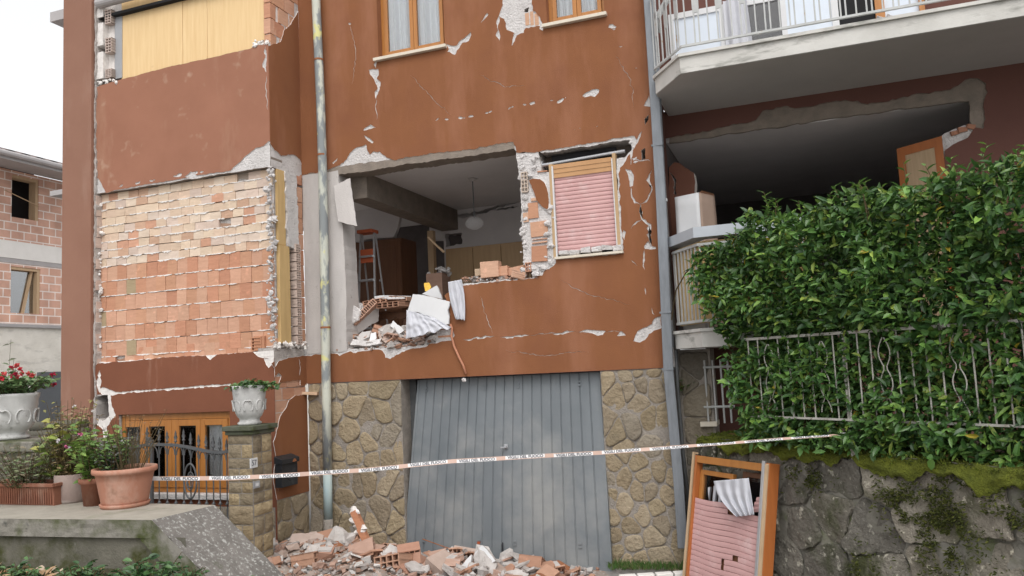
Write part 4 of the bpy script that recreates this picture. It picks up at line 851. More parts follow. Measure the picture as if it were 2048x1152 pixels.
# ---- rainwater pipes
dp = part('downpipe', house)
pth = [atY(x, y_, -.11) for x, y_ in ((629, -60), (632, 0), (641, 200), (645, 330), (648, 480), (651, 660), (653, 800), (655, 945))]
t_ = MB(); t_.tube(pth, .06, 10); t_.build('pipe', 'pipe_paint', dp, smooth=True)
t_ = MB(); t_.tube([atY(655, 943, -.11), atY(656.5, 1040, -.11)], .058, 10); t_.build('pipe_foot', 'pipe_blue', dp, smooth=True)
t_ = MB(); t_.tube([atY(656.5, 1038, -.11), atY(658, 1100, -.11)], .06, 10); t_.build('pipe_boot', 'stone_joint', dp, smooth=True)
for y_ in (310, 655, 120):
    t_ = MB(); a = atY(np.interp(y_, (0, 200, 480, 800), (632, 641, 648, 653)), y_, -.11); t_.tube([(a[0], a[1], a[2]-.012), (a[0], a[1], a[2]+.012)], .065, 10); t_.span((a[0]-.012, a[1]+.06, a[2]-.01), (a[0]+.012, 0, a[2]+.01)); t_.build('bracket', 'orange_rust', dp)
dp = part('downpipe', house)
pth = [atY(x, y_, -.13) for x, y_ in ((1293, -60), (1297, 0), (1310, 200), (1322, 400), (1331, 600), (1337, 740), (1347, 850), (1357, 960), (1366, 1095))]
t_ = MB(); t_.tube(pth, .078, 4, square=True, sx=1.0); t_.build('pipe', 'zinc', dp, bevel=.008)
for y_ in (292, 625, 738):
    a = atY(np.interp(y_, (0, 200, 400, 600, 740), (1297, 1310, 1322, 1331, 1337)), y_, -.13); t_ = MB(); t_.box(a, (.125, .125, .02)); t_.build('bracket', 'zinc', dp)
dp = part('conduit', house)
t_ = MB(); t_.tube([atY(x, y_, -.10) for x, y_ in ((1306, -60), (1309, 0), (1320, 200), (1330, 400), (1338, 560), (1346, 695))], .016, 8); t_.build('pipe', 'zinc', dp, smooth=True)
t_ = MB(); t_.tube([atY(x, y_, .0) for x, y_ in ((1352, 700), (1356, 780), (1366, 900), (1386, 1090))], .018, 8); t_.build('pipe', 'iron', dp, smooth=True)
for y_ in (130, 400): t_ = MB(); t_.box(atY(np.interp(y_, (0, 200, 400), (1309, 1320, 1330)), y_, -.10), (.05, .04, .03)); t_.build('clip', 'white', dp)

# ---- the torn open room
RB = 3.3
rm = MB(); rm.span((-8.2, .26, 5.05), (XC-.05, RB+1.1, 5.12)); rm.build('room_ceiling', 'room_white', house)
rm = MB(); rm.span((-8.2, .06, 2.52), (XC-.05, RB+1.1, 2.62)); rm.build('room_floor', 'floor_tile', house)
xdoor = atY(888, 500, RB)[0]
rm = MB(); zt1 = atY(960, 470, RB)[2]
def qr(*p): return LY(p, RB)
crk = [crack(qr((890, 432), (925, 432), (960, 425), (985, 418), (1000, 410), (1050, 402)), .07, 120), crack(qr((985, 420), (1010, 418), (1040, 412)), .03, 121)]
rm.sheet([(atY(858, 440, RB)[0], atY(858, 480, RB)[2]), (xdoor, atY(888, 480, RB)[2]), (xdoor, 2.62), (XC-.05, 2.62), (XC-.05, 5.05), (atY(858, 440, RB)[0], 5.05)], crk+[jag(qr((891, 468), (924, 466), (924, 488), (891, 494)), .02, .05, 122)], mY(RB), 0, .15, 0, 0); rm.build('room_back_wall', 'room_white', house)
rm = MB(); rm.span((-8.2, RB+.9, 2.5), (XC, RB+1.0, 5.1)); rm.span((XC-.2, .3, 2.5), (XC-.1, RB+.9, 5.1)); rm.build('room_dark_wall', 'room_dark', house)  # unseen left side has no wall, left open to let daylight fill in
rm = MB(); bx = atZ(741, 349, 5.05)[0]; zb_ = atX(706, 385, bx)[2]; rm.span((bx-.3, .27, zb_), (bx, RB+.0, 5.049)); rm.build('room_beam', 'concrete', house)
rm = MB(); plate_px(rm, [(700, 392), (800, 433), (796, 452), (787, 475), (740, 478), (712, 484)], atY(750, 440, 2.45), (0, -1, 0), .08, 4); rm.build('hanging_partition', 'room_white', house)
rm = MB(); rm.span((bx-.25, 2.6, 2.62), (bx-.15, 2.7, zb_-.1)); rm.build('door_post', 'wood_raw', house)

# ---- right wing: set back wall, upper balcony, lower balcony, dark room
WY = .6
def qw(*p): return LY(p, WY)
zsl = 5.30
ww = part('wing_wall', house)
br_ = jag(qw((1338, 276), (1420, 262), (1480, 247), (1512, 240), (1525, 222), (1575, 212), (1590, 217), (1640, 208), (1690, 200), (1715, 202), (1735, 209), (1760, 205), (1800, 196), (1850, 187), (1900, 180), (1915, 172), (1930, 160), (1955, 157), (1972, 168), (1975, 185), (1966, 215), (1968, 255), (1962, 262), (1972, 285)), .015, .04, 130, closed=False)
wlow = qw((1976, 320), (1975, 900))
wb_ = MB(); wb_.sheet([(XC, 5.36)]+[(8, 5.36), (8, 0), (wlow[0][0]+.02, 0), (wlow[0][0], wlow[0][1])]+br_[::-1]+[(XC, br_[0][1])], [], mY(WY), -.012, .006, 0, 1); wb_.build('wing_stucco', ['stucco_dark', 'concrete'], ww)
cz = [(1338, 286), (1500, 261), (1700, 232), (1850, 212), (1938, 202), (1944, 250), (1948, 262), (1985, 262), (1985, 140), (1338, 226)]
wb_ = MB(); wb_.sheet(jag(qw(*cz), .01, .05, 131), [], mY(WY), .008, .05, 0, 0); wb_.build('wing_lintel', 'concrete', ww)
st_ = jag(qw((1883, 272), (1890, 266), (1930, 250), (1952, 250), (1975, 262), (1975, 420), (1883, 420)), .008, .04, 132)
wb_ = MB(); wb_.sheet(st_, [], mY(WY), .01, .22, 0, 1); wb_.build('wing_stub_core', ['plaster', 'mortar'], ww)
wb_ = MB(); wb_.sheet(jag(qw((1889, 302), (1905, 290), (1935, 276), (1950, 256), (1985, 262), (1985, 420), (1886, 420)), .005, .04, 133), [], mY(WY), -.018, .008, 0, 1); wb_.build('wing_stub_stucco', ['stucco_dark', 'plaster_edge'], ww)
bkx = MB()
for i in range(3): bkx.box(atY(1905+16*i, 268-6*i, WY+.06), (.09, .16, .05), Euler((.1, .2*i-.2, .2)).to_matrix(), 0, (.40, .2, .13), .008)
bkx.build('loose_brick', 'brick', ww)
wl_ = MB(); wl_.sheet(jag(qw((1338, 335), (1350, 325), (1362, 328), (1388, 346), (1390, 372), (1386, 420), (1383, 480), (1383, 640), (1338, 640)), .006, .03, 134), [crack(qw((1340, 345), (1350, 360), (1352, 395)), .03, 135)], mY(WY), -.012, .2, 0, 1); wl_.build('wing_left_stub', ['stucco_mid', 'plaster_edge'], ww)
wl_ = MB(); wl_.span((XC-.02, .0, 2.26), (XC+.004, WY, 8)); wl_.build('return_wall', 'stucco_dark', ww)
wr_ = MB(); wr_.span((XC, .655, 4.985), (5, 5.2, 5.06)); wr_.build('wing_room_ceiling', 'room_white', ww)
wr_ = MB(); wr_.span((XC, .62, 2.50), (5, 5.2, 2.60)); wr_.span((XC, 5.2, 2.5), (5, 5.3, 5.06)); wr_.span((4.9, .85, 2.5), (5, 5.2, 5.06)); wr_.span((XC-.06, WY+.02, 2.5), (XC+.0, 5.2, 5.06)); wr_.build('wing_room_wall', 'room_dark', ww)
wr_ = MB(); wr_.span((XC+.3, WY+.02, 0), (4, WY+.2, 2.5)); wr_.build('wing_lower_wall', 'stucco_dark', ww)
# wooden door hanging in the wing opening
dd_ = part('wooden_shutter', house)
A1 = atY(1882, 274, WY); 
def dpos(s_, t_, d): return (A1[0]-.0-s_*.72, WY-.02+s_*.62-d*.6, A1[2]-t_)
def dbox(mb, s0, s1, t0, t1, d0, d1):
    c = [dpos(a, b, d) for d in (d0, d1) for (a, b) in ((s0, t0), (s1, t0), (s1, t1), (s0, t1))]
    mb.add(c, [(0, 1, 2, 3), (7, 6, 5, 4), (0, 4, 5, 1), (1, 5, 6, 2), (2, 6, 7, 3), (3, 7, 4, 0)])
f = MB(); dbox(f, 0, .1, 0, 2.0, 0, .05); dbox(f, .47, .57, 0, 2.0, 0, .05); dbox(f, .1, .47, 0, .1, .001, .049); f.build('frame', 'wood_red', dd_)
f = MB(); dbox(f, .1, .47, .1, 2.0, .01, .035); f.build('panel', 'wood_raw', dd_)

def balcony(z0, th, front, xr_, lab):
    b = part('balcony', house); F = front
    pts = [(XC+.06, WY-.01), (XC+.06, F+.52), (XC+.41, F), (xr_, F), (xr_, WY-.01)]
    s_ = MB(); s_.sheet(pts, [], lambda a, c, d: (a, c, z0+d), 0, th, 0, 0); 
    s_.build('slab', ['fascia'], b)
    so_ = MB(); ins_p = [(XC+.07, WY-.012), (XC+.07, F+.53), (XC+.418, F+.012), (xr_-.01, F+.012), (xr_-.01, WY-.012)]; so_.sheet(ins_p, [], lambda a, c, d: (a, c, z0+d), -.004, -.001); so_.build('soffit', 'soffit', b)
    e = MB(); e.sheet([(XC+.04, WY-.012), (XC+.04, F+.50), (XC+.40, F-.03), (xr_, F-.03), (xr_, WY-.012)], [], lambda a, c, d: (a, c, z0+th+d), .002, .035); e.build('slab_edge_tile', 'fascia', b)
    return b, pts
FY = -.82
bal, bpts = balcony(zsl, .17, FY, 7.6, 'up')
zt = zsl+.205
ra = MB()
P = [(XC+.06, .1), (XC+.06, FY+.56), (XC+.43, FY+.05), (7.5, FY+.05)]
for zz in (zt+.10, zt+.95): ra.tube([(x, y, zz) for x, y in P], .017, 4, square=True)
d = 0
def along(P, s_):
    for a, b in zip(P[:-1], P[1:]):
        L = math.hypot(b[0]-a[0], b[1]-a[1])
        if s_ <= L: return (a[0]+(b[0]-a[0])*s_/L, a[1]+(b[1]-a[1])*s_/L, math.atan2(b[1]-a[1], b[0]-a[0]))
        s_ -= L
    return None
s_ = .1; k = 0
while True:
    q_ = along(P, s_)
    if q_ is None: break
    x, y, an = q_; rot = Matrix.Rotation(an, 3, 'Z')
    if k % 2 == 0: ra.box((x, y, zt+.525), (.014, .014, .84), rot)
    else:   # slotted ornament: flat plate with a fork below
        ra.box((x, y, zt+.60), (.070, .012, .24), rot); ra.box((x, y, zt+.80), (.040, .012, .32), rot)
        for dx in (-.024, .024):
            o = rot @ Vector((dx, 0, 0)); ra.box((x+o.x, y+o.y, zt+.295), (.015, .012, .39), rot)
        ra.box((x, y, zt+.465), (.062, .0125, .05), rot)
    s_ += .118; k += 1
ra.build('railing', 'rail', bal)
# wall and glazing behind the upper balcony
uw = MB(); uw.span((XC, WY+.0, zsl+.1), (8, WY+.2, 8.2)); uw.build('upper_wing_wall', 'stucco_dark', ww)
bd = part('balcony_window', house)
y = WY-.06
def xw(px): return atY(px, 80, y)[0]
def zw(px, py): return atY(px, py, y)[2]
zb0 = zt-.0
a, b = xw(1340), xw(1456); ztop_ = zw(1400, 22)+.02
f = MB(); f.span((a, y-.02, ztop_-.07), (xw(1575), y+.04, ztop_)); f.span((xw(1442), y-.021, zb0), (b, y+.039, ztop_-.07)); f.span((a, y-.021, zb0), (a+.06, y+.039, ztop_-.07)); f.span((xw(1566), y-.021, zb0), (xw(1577), y+.039, ztop_+1.2)); f.span((xw(1668), y-.02, zb0), (xw(1682), y+.04, ztop_+1.2)); f.build('white_frame', 'white', bd)
f = MB(); f.span((a+.06, y, zb0), (xw(1442), y+.02, ztop_-.07)); f.span((xw(1577), y, zb0), (xw(1668), y+.02, ztop_+1.2)); f.build('white_panel', 'white_cool', bd)
f = MB(); f.span((b, y+.0, zb0+.12), (xw(1566), y+.006, ztop_-.07)); f.build('pane', 'glass', bd)
f = MB(); f.span((b, y+.02, zb0), (xw(1566), y+.05, ztop_-.07)); f.build('dim_inside', 'room_dark', bd)
f = MB(); f.span((xw(1682), y+.02, zb0), (xw(1756), y+.05, ztop_+1.4)); f.build('dark_doorway', 'dark', bd)
f = MB(); f.span((xw(1756), y-.02, zb0), (xw(1775), y+.05, ztop_+1.4)); f.span((xw(1845), y-.02, zb0), (xw(1856), y+.05, ztop_+1.4)); f.build('door_frame', 'wood_orange', bd)
f = MB(); f.span((xw(1775), y+.02, zb0), (xw(1845), y+.03, ztop_+1.4)); f.build('frosted_pane', 'white_cool', bd)
c = MB(); xa, xb_ = xw(1452), xw(1500)
c.grid(lambda u, v: (xa+(xb_-xa)*u+.05*(1-v)*u, y-.06+.018*math.sin(u*17)+.01*math.sin(u*7+v*4), zb0+.08+(ztop_-zb0-.06)*v), 30, 10)
tag(c.build('cloth', 'cloth', smooth=True), 'pale grey cloth hanging against the window behind the upper balcony railing', 'cloth')
c = MB(); xa, xb_ = atY(1470, 100, FY+.3)[0], atY(1560, 100, FY+.3)[0]
c.grid(lambda u, v: (xa+(xb_-xa)*u, FY+.12+.3*v, zt+.035+.025*noise.noise((u*6, v*4, 1))+.03*math.sin(u*3.1)*math.sin(v*3)), 24, 8)
tag(c.build('plastic_sheet', 'film', smooth=True), 'crumpled clear plastic sheet lying on the upper balcony floor', 'plastic sheet')
rb = MB(); R = random.Random(3)
for i in range(6):
    xx = atY(1865-i*9-40, 60, FY)[0]
for i in range(7): rb.box((atY(1765+R.uniform(0, 26), 30, FY)[0], FY+.12+R.uniform(0, .15), zt+.03), (.09, .07, .05), Euler((R.random(), R.random(), R.random())).to_matrix(), 0, (1, 1, 1), .015)
tag(rb.build('plaster_rubble', 'plaster'), 'small heap of plaster rubble at the edge of the upper balcony', 'rubble')
# awning arm on the left end
aw = MB(); p0 = atY(1314, 36, -.3); p1 = atY(1345, -20, -.3); aw.tube([tuple(p0), tuple(p1)], .035, 8); aw.tube([(p0[0]+.0, -.3, p0[2]), (p0[0]-.02, -.02, p0[2]-.05)], .02, 6); aw.build('awning_bar', 'rail', house)

# lower balcony
b2, _ = balcony(2.44, .16, -.62, .2, 'low')
zt2 = 2.44+.195
ra = MB(); P2 = [(XC+.09, .2), (XC+.09, -.62+.56), (XC+.43, -.58), (.15, -.58)]
for zz in (zt2+.08, zt2+.88): ra.tube([(x, y_, zz) for x, y_ in P2], .02, 4, square=True)
s_ = .05
while True:
    q_ = along(P2, s_)
    if q_ is None: break
    ra.box((q_[0], q_[1], zt2+.48), (.016, .016, .8), Matrix.Rotation(q_[2], 3, 'Z')); s_ += .085
ra.build('railing', 'rail', b2)
pn = MB()
pn.sheet([(XC+.11, .2), (XC+.11, -.02), (XC+.45, -.54), (.15, -.54), (.15, -.52), (XC+.46, -.52), (XC+.13, -.01), (XC+.13, .2)], [], lambda a, c, d: (a, c, zt2+d), .06, .92); pn.build('yellow_panel', 'yellow', b2)
pn = MB(); pn.sheet([(XC+.04, .2), (XC+.04, -.07), (XC+.40, -.64), (.15, -.64), (.15, -.44), (XC+.5, -.44), (XC+.22, -.0), (XC+.22, .2)], [], lambda a, c, d: (a, c, zt2+d), .95, 1.06); pn.build('parapet_cap', mk('dull_white_cap', (.44, .47, .51), (.37, .395, .43), 3, .7, .05), b2)
# stone pier below it
s_ = MB(); stones(s_, .32, 2.40, 14, 9, lambda a, b, d: (XC+.06+a, .12+d, b), [(.24, .215, .17), (.20, .18, .15), (.27, .235, .18)]); s_.build('stone_pier', 'stone', house, smooth=True)
s_ = MB(); s_.span((XC+.02, .124, 0), (XC+.40, .56, 2.43)); s_.build('stone_pier_joint', 'stone_joint', house)
s_ = MB(); s_.box(atY(1420, 846, .2), (.18, .3, .05)); s_.build('pier_step', 'sill', house)
gi_ = MB(); y_ = .1
for px in (1412, 1428, 1444, 1458): a = atY(px, 770, y_); gi_.tube([(a[0], y_, 1.6), (a[0], y_, 2.3)], .011, 6)
gi_.tube([(atY(1408, 760, y_)[0], y_, 2.22), (atY(1470, 760, y_)[0], y_, 2.22)], .014, 6); gi_.tube([(atY(1408, 820, y_)[0], y_, 1.78), (atY(1470, 820, y_)[0], y_, 1.78)], .014, 6)
gi_.build('basement_grille', 'rail', house)


# =================================================================== INSIDE THE TORN ROOM
def rotm(a, b, c): return Euler((a, b, c)).to_matrix()
pt = atZ(945, 357, 5.05)
lp_ = thing('pendant_lamp', 'white glass pendant lamp hanging from the ceiling of the torn open room', 'lamp', pt)
c = MB(); c.lathe([(.0, -.002), (.07, -.005), (.05, -.03), (.0, -.045)], n=16); c.build('ceiling_rose', 'plaster', lp_, True, True)
c = MB(); c.tube([(0, 0, -.04), (0, 0, -.58)], .008, 6); c.build('rod', 'iron', lp_, False, True)
c = MB(); c.lathe([(.03, -.56), (.08, -.575), (.125, -.62), (.135, -.66), (.12, -.70), (.07, -.735), (.0, -.75)], n=24); c.build('lamp_shade', 'frost', lp_, True, True)

a = atY(730, 595, .9); bz = 2.625
ld = thing('step_ladder', 'aluminium step ladder with an orange top standing in the torn open room', 'ladder', (a[0], .9, bz))
c = MB(); hh = atY(728, 464, .9)[2]-bz
for sx in (-1, 1): c.tube([(sx*.15, 0, 0), (sx*.11, .12, hh)], .018, 4, square=True); c.tube([(sx*.15+.0, .45, 0), (sx*.11, .16, hh)], .014, 4, square=True)
c.build('side_rail', 'alu', ld, False, True)
for k in range(1, 5):
    t = k/5.0; c = MB(); c.box((0, .12*t, hh*t), (.29-.08*t, .09, .026)); c.build('step', 'alu', ld, False, True)
c = MB(); c.box((0, .13, hh+.02), (.25, .2, .05)); c.box((0, .09, hh-.34), (.21, .02, .20)); c.build('top_cap', 'red', ld, False, True, .006)

a = atY(776, 590, 2.3); top = atY(776, 478, 2.3)[2]
wd = thing('wardrobe', 'dark brown wooden wardrobe with a round knob behind the step ladder', 'wardrobe', (a[0], 2.3, 2.62))
wx0, wx1 = atY(735, 530, 2.3)[0]-a[0]-.25, atY(803, 530, 2.3)[0]-a[0]
c = MB(); c.span((wx0, .02, 0), (wx1, .55, top-2.62)); c.build('carcass', 'wood_brown', wd, False, True)
mid = (wx0+wx1)/2
for q0, q1 in ((wx0+.01, mid-.005), (mid+.005, wx1-.01)):
    d_ = MB(); d_.span((q0, 0, .05), (q1, .018, top-2.65)); d_.span((q0+.08, -.008, .14), (q1-.08, .001, top-2.75)); dob = d_.build('door', 'wood_brown', wd, False, True, .004)
    k_ = MB(); k_.lathe([(0, -.02), (.02, -.015), (.02, .0), (0, .01)], (0, 0, 0), 10); k_.v = [(q0+.06+x, -.03+z_, 1.2+y_) for x, y_, z_ in k_.v]; k_.build('knob', 'alu', dob, True, True)
y_ = RB-.45; a = atY(893, 565, y_); b = atY(1060, 500, y_); tz = atY(893, 498, y_)[2]
cab = thing('cabinet', 'light tan veneer cupboard with plain doors against the cracked back wall', 'cabinet', (a[0], y_, 2.62))
wC = b[0]-a[0]; hC = tz-2.62
c = MB(); c.span((0, .02, 0), (wC, .43, hC)); c.build('carcass', 'wood_tan', cab, False, True)
for k in range(3):
    c = MB(); c.span((wC*k/3+.006, 0, .06), (wC*(k+1)/3-.006, .018, hC-.03)); c.build('door', 'wood_tan', cab, False, True, .003)
c = MB(); p = atY(852, 548, 1.6); c.span((p[0], 1.6, 2.62), (p[0]+.26, 1.9, p[2]), 0, (.40, .26, .20)); R = random.Random(2)
c.build('plinth', 'brick', house)
rb = MB(); lumps(rb, [(p[0]+.16+R.uniform(-.14, .16), 1.72+R.uniform(-.08, .1), p[2]+.03) for _ in range(12)], .045, 4); tag(rb.build('plaster_rubble', 'plaster'), 'white plaster lumps on the broken brick stub inside the room', 'rubble')
c = MB(); c.tube([atY(856, 474, 1.5), atY(872, 490, 1.5), atY(888, 504, 1.4)], .018, 6); tag(c.build('broken_batten', 'wood_raw'), 'pale wooden batten dangling in the dark doorway of the room', 'batten')
c = MB(); plate_px(c, [(848, 566), (858, 565), (862, 573), (858, 584), (850, 582)], atY(855, 575, .5), (.1, -1, .3), .02, 3); tag(c.build('yellow_plate', mk('yellow_print', (.85, .62, .10), (.75, .35, .05), 40, .6)), 'small bright yellow patterned plate stuck behind the white board', 'plate')

# ---- brick and slab pieces: a few shapes of each kind, copied
def mesh_frag(kind, seed):
    R = random.Random(seed); b = MB(); TER = TERD
    if kind == 'hollow': hollow(b, .25, R.choice((.24, .25)), .12, 4, 2, .011, R.choice(TER)); return b, ['brick']
    if kind == 'brick':
        c = R.choice(TER); sx, sy, sz = R.uniform(.10, .20), R.uniform(.08, .15), R.uniform(.05, .10)
        b.box((0, 0, 0), (sx, sy, sz), None, 0, c, .018); b.box((0, 0, sz/2+.004), (sx*.9, sy*.9, .012), None, 1, (1, 1, 1), .006); return b, ['brick', 'dusty_plaster']
    if kind == 'tile':
        c = R.choice(TER); o = [(R.uniform(.75, 1.2)*.15*math.cos(t), R.uniform(.7, 1.2)*.10*math.sin(t)) for t in (0, 1.1, 2.0, 3.1, 4.2, 5.2)]
        b.sheet(jag(o, .006, .03, seed), [], lambda s_, t_, d: (s_, t_, d), 0, .018, 0, 0, c)
        for k in range(3): b.box((0, -.05+.05*k, -.012), (.16, .010, .026), None, 0, c)
        return b, ['brick']
    if kind == 'slab':
        o = [(R.uniform(.7, 1.25)*.16*math.cos(t), R.uniform(.7, 1.2)*.11*math.sin(t)) for t in (0, .9, 1.9, 3.0, 4.0, 5.2)]
        b.sheet(jag(o, .005, .03, seed), [], lambda s_, t_, d: (s_, t_, d), 0, .022, 0, 1); return b, ['dusty_plaster', 'mortar']
    if kind == 'skin':
        o = [(R.uniform(.7, 1.25)*.15*math.cos(t), R.uniform(.7, 1.2)*.12*math.sin(t)) for t in (0, .9, 2.1, 3.0, 4.3, 5.2)]
        b.sheet(jag(o, .005, .03, seed), [], lambda s_, t_, d: (s_, t_, d), 0, .020, 0, 1); return b, ['stucco', 'plaster_edge']
    lumps(b, [(0, 0, 0)], R.uniform(.05, .08), seed); return b, ['dusty_plaster']
PROTO = {}
TERD = [(.50, .30, .21), (.47, .31, .245), (.44, .26, .19), (.52, .35, .28), (.46, .36, .31), (.42, .24, .165), (.50, .40, .35)]
def frag(kind, var, loc, rot, label, cat, group, sc=1.0):
    key = (kind, var)
    nm = {'hollow': 'hollow_brick', 'brick': 'broken_brick', 'tile': 'brick_shard', 'slab': 'plaster_slab', 'skin': 'stucco_fragment', 'lump': 'mortar_lump'}[kind]
    if key not in PROTO:
        b, mats = mesh_frag(kind, 100+var*7+len(kind)); PROTO[key] = b.build(nm, mats); o = PROTO[key]
    else:
        o = PROTO[key].copy(); COL.objects.link(o)
    o.location = loc; o.rotation_euler = rot; o.scale = (sc, sc, sc)
    return tag(o, label, cat, group)
def rubble(name, pts_fn, n, seed, smin, smax, label):
    b = MB(); R = random.Random(seed)
    for _ in range(n):
        p = pts_fn(R); s_ = smin+(smax-smin)*R.random()**2
        k = R.random(); c = R.choice(TERD) if k < .55 else ((.44, .40, .38) if k < .85 else (.70, .68, .66)); dk_ = R.uniform(.6, 1.0); c = tuple(v*dk_ for v in c)
        b.box((p[0], p[1], p[2]+s_*.2), (s_*R.uniform(.6, 1.6), s_*R.uniform(.5, 1.1), s_*R.uniform(.25, .7)), rotm(R.uniform(-.6, .6), R.uniform(-.6, .6), R.random()*6), 0, c, s_*.14)
    return tag(b.build(name, 'brick'), label, 'rubble', kind='stuff')

# heap in the room
def rpt(px, py, y): return atY(px, py, y)
xa, xb_ = atY(662, 695, .0)[0], atY(872, 690, .0)[0]
def roomh(x, y):
    t = (x-xa)/(xb_-xa); return 2.62+max(0, min(1, (y+.05)/.5))*(.10+.13*math.exp(-((t-.75)/.35)**2)+.10*math.exp(-((t-.08)/.2)**2))*max(0, min(1, 3*t+.5))
rubble('rubble', lambda R: (lambda x, y: (x, y, roomh(x, y)))(xa+(xb_-xa)*R.random(), R.uniform(.0, .9)), 420, 61, .02, .075, 'small brick and plaster crumbs spread on the floor edge of the torn open room')
c = MB(); c.grid(lambda u, v: (xa+(xb_-xa)*u, .02+1.1*v, roomh(xa+(xb_-xa)*u, .02+1.1*v)-.015+.03*noise.noise((u*9, v*6, 2))), 40, 20); tag(c.build('rubble_bed', 'mortar'), 'grey dust and mortar bed under the room debris', 'rubble', kind='stuff')
def plate_thing(name, label, cat, pts, p0, n, th, mats, seed=0, amp=.006, group=None, step=.03):
    b = MB(); plate_px(b, pts, p0, n, th, seed, amp, step, 0, 1 if len(mats) > 1 else 0); return tag(b.build(name, mats), label, cat, group)
plate_thing('white_board', 'large white board leaning out over the broken floor edge of the room', 'board', [(826, 588), (846, 590), (872, 596), (899, 603), (898, 612), (895, 620), (898, 634), (897, 648), (884, 651), (862, 634), (838, 625), (815, 622)], atY(858, 615, -.05), (-.05, -1, .12), .025, ['white'], 1, .004)
plate_thing('white_board', 'small triangular white board standing up behind the large white board', 'board', [(844, 588), (873, 571), (876, 576), (884, 598), (866, 594)], atY(862, 586, .18), (-.1, -1, .05), .02, ['white'], 2, .003)
plate_thing('wall_slab', 'tilted slab of hollow brick wall with a grey plaster face on the left of the room debris', 'slab', [(692, 668), (704, 640), (724, 622), (750, 606), (758, 612), (757, 642), (744, 648), (728, 660), (712, 668)], atY(728, 640, .30), (.62, -.72, -.32), .12, ['column', 'mortar'], 3, .006)
hbm = MB()
for t in (.06, .24, .42, .60, .78, .95):
    p = atY(688+62*t, 668-62*t, .22+.10*t); hollow_at(hbm, p, (.10, .16, .085), 3, 1, rotm(-.25, -.75, .5), (.58, .36, .27))
tag(hbm.build('hollow_brick', 'brick'), 'row of hollow brick ends along the tilted wall slab in the room', 'brick')
plate_thing('plaster_chunk', 'upright white plaster chunk against the concrete post, the taller of two', 'plaster', [(693, 612), (700, 604), (712, 614), (720, 622), (716, 640), (702, 648), (690, 640)], atY(705, 625, .16), (.1, -1, .1), .05, ['plaster', 'brick'], 4, .005)
plate_thing('plaster_chunk', 'low upright white plaster chunk at the far left end of the room debris', 'plaster', [(674, 664), (680, 640), (686, 631), (692, 634), (690, 655), (682, 668)], atY(682, 650, .08), (-.2, -1, .1), .05, ['plaster', 'brick'], 5, .005)
plate_thing('plaster_chunk', 'grey flat plaster chunk lying in front of the dark wooden table', 'plaster', [(713, 676), (724, 664), (742, 661), (738, 674), (722, 682)], atY(728, 672, .12), (-.1, -.7, .7), .03, ['column', 'mortar'], 6, .005)
plate_thing('plaster_chunk', 'pale pinkish plaster chunk in the middle of the room debris', 'plaster', [(738, 684), (742, 666), (752, 664), (753, 676), (746, 688)], atY(746, 676, .08), (.2, -.9, .3), .03, ['room_white', 'mortar'], 7, .005)
plate_thing('plaster_chunk', 'white wedge of plaster propped on bricks beside the draped white cloth', 'plaster', [(786, 641), (800, 652), (808, 661), (798, 668), (790, 660), (780, 652)], atY(793, 655, .14), (.4, -.8, .4), .05, ['white', 'plaster'], 8, .005)
plate_thing('plaster_chunk', 'long white plaster strip lying along the front of the room debris', 'plaster', [(700, 690), (706, 678), (735, 682), (766, 676), (768, 686), (735, 692)], atY(735, 684, .03), (.05, -.8, .6), .035, ['plaster', 'mortar'], 9, .005)
plate_thing('plaster_chunk', 'white plaster piece standing above the tilted wall slab by the concrete post', 'plaster', [(706, 622), (714, 604), (728, 608), (738, 616), (724, 630)], atY(720, 615, .34), (.3, -.9, .2), .03, ['plaster', 'brick'], 10, .005)
plate_thing('brick_slab', 'pinkish brick slab leaning in front of the table beside the white wedge', 'brick', [(762, 672), (770, 650), (784, 646), (790, 660), (778, 674)], atY(776, 660, .16), (-.35, -.85, .35), .05, ['dusty_plaster', 'mortar'], 11, .006)
# table under the heap
p = atY(745, 628, .62); p2 = atY(812, 628, .62)
tb_ = thing('wooden_table', 'dark wooden table with a carved wavy apron buried under bricks in the room', 'table', (p[0], .62, 2.62))
tw = p2[0]-p[0]; th_ = p[2]-2.62
c = MB(); c.span((-.02, 0, th_), (tw+.1, .6, th_+.03)); c.build('tabletop', 'wood_brown', tb_, False, True, .005)
c = MB(); c.sheet([(0, th_-.002), (tw, th_-.002)]+[(tw*(1-i/24), th_-.07-.025*abs(math.sin(i/24*math.pi*3))) for i in range(25)], [], lambda s_, t_, d: (s_, .02+d, t_), 0, .02); c.build('apron', 'wood_brown', tb_, False, True)
for x_, y2 in ((.03, .05), (tw-.03, .05), (.03, .55), (tw-.03, .55)): c = MB(); c.box((x_, y2, (th_-.10)/2), (.05, .05, th_-.10)); c.build('leg', 'wood_brown', tb_, False, True)
LBH = ['hollow brick slab lying flat on top of the dark wooden table, leftmost', 'hollow brick slab lying flat over the table beside the white board', 'thin hollow brick resting on the pile over the table']
for i, (px, py, y2, rz, sc) in enumerate(((757, 605, .48, .12, 1.25), (790, 610, .42, -.18, 1.45), (806, 598, .5, -.15, 1.1))):
    o = frag('hollow', i % 2, atY(px, py, y2), (rnd.uniform(-.05, .05), .12*(i-1), rz), LBH[i], 'brick', None, sc); o.scale = (sc*1.1, sc*.9, sc*.42)
for i, (x0, y0, x1, y1) in enumerate(((752, 591, 778, 598), (777, 592, 812, 600))):
    c = MB(); a = atY(x0, y0, .40); b = atY(x1, y1, .40); c.box(((a[0]+b[0])/2, .46, (a[2]+b[2])/2+.01), (b[0]-a[0], .2, .028), rotm(.15, .08, 0), 0, (1, 1, 1), .006); tag(c.build('white_plank', 'white', bevel=.004), ('white painted plank on top of the brick slabs, the left of two', 'white painted plank on top of the brick slabs, the right of two')[i], 'plank')
LB2 = 'broken piece of brick or plaster in the debris heap of the torn room'
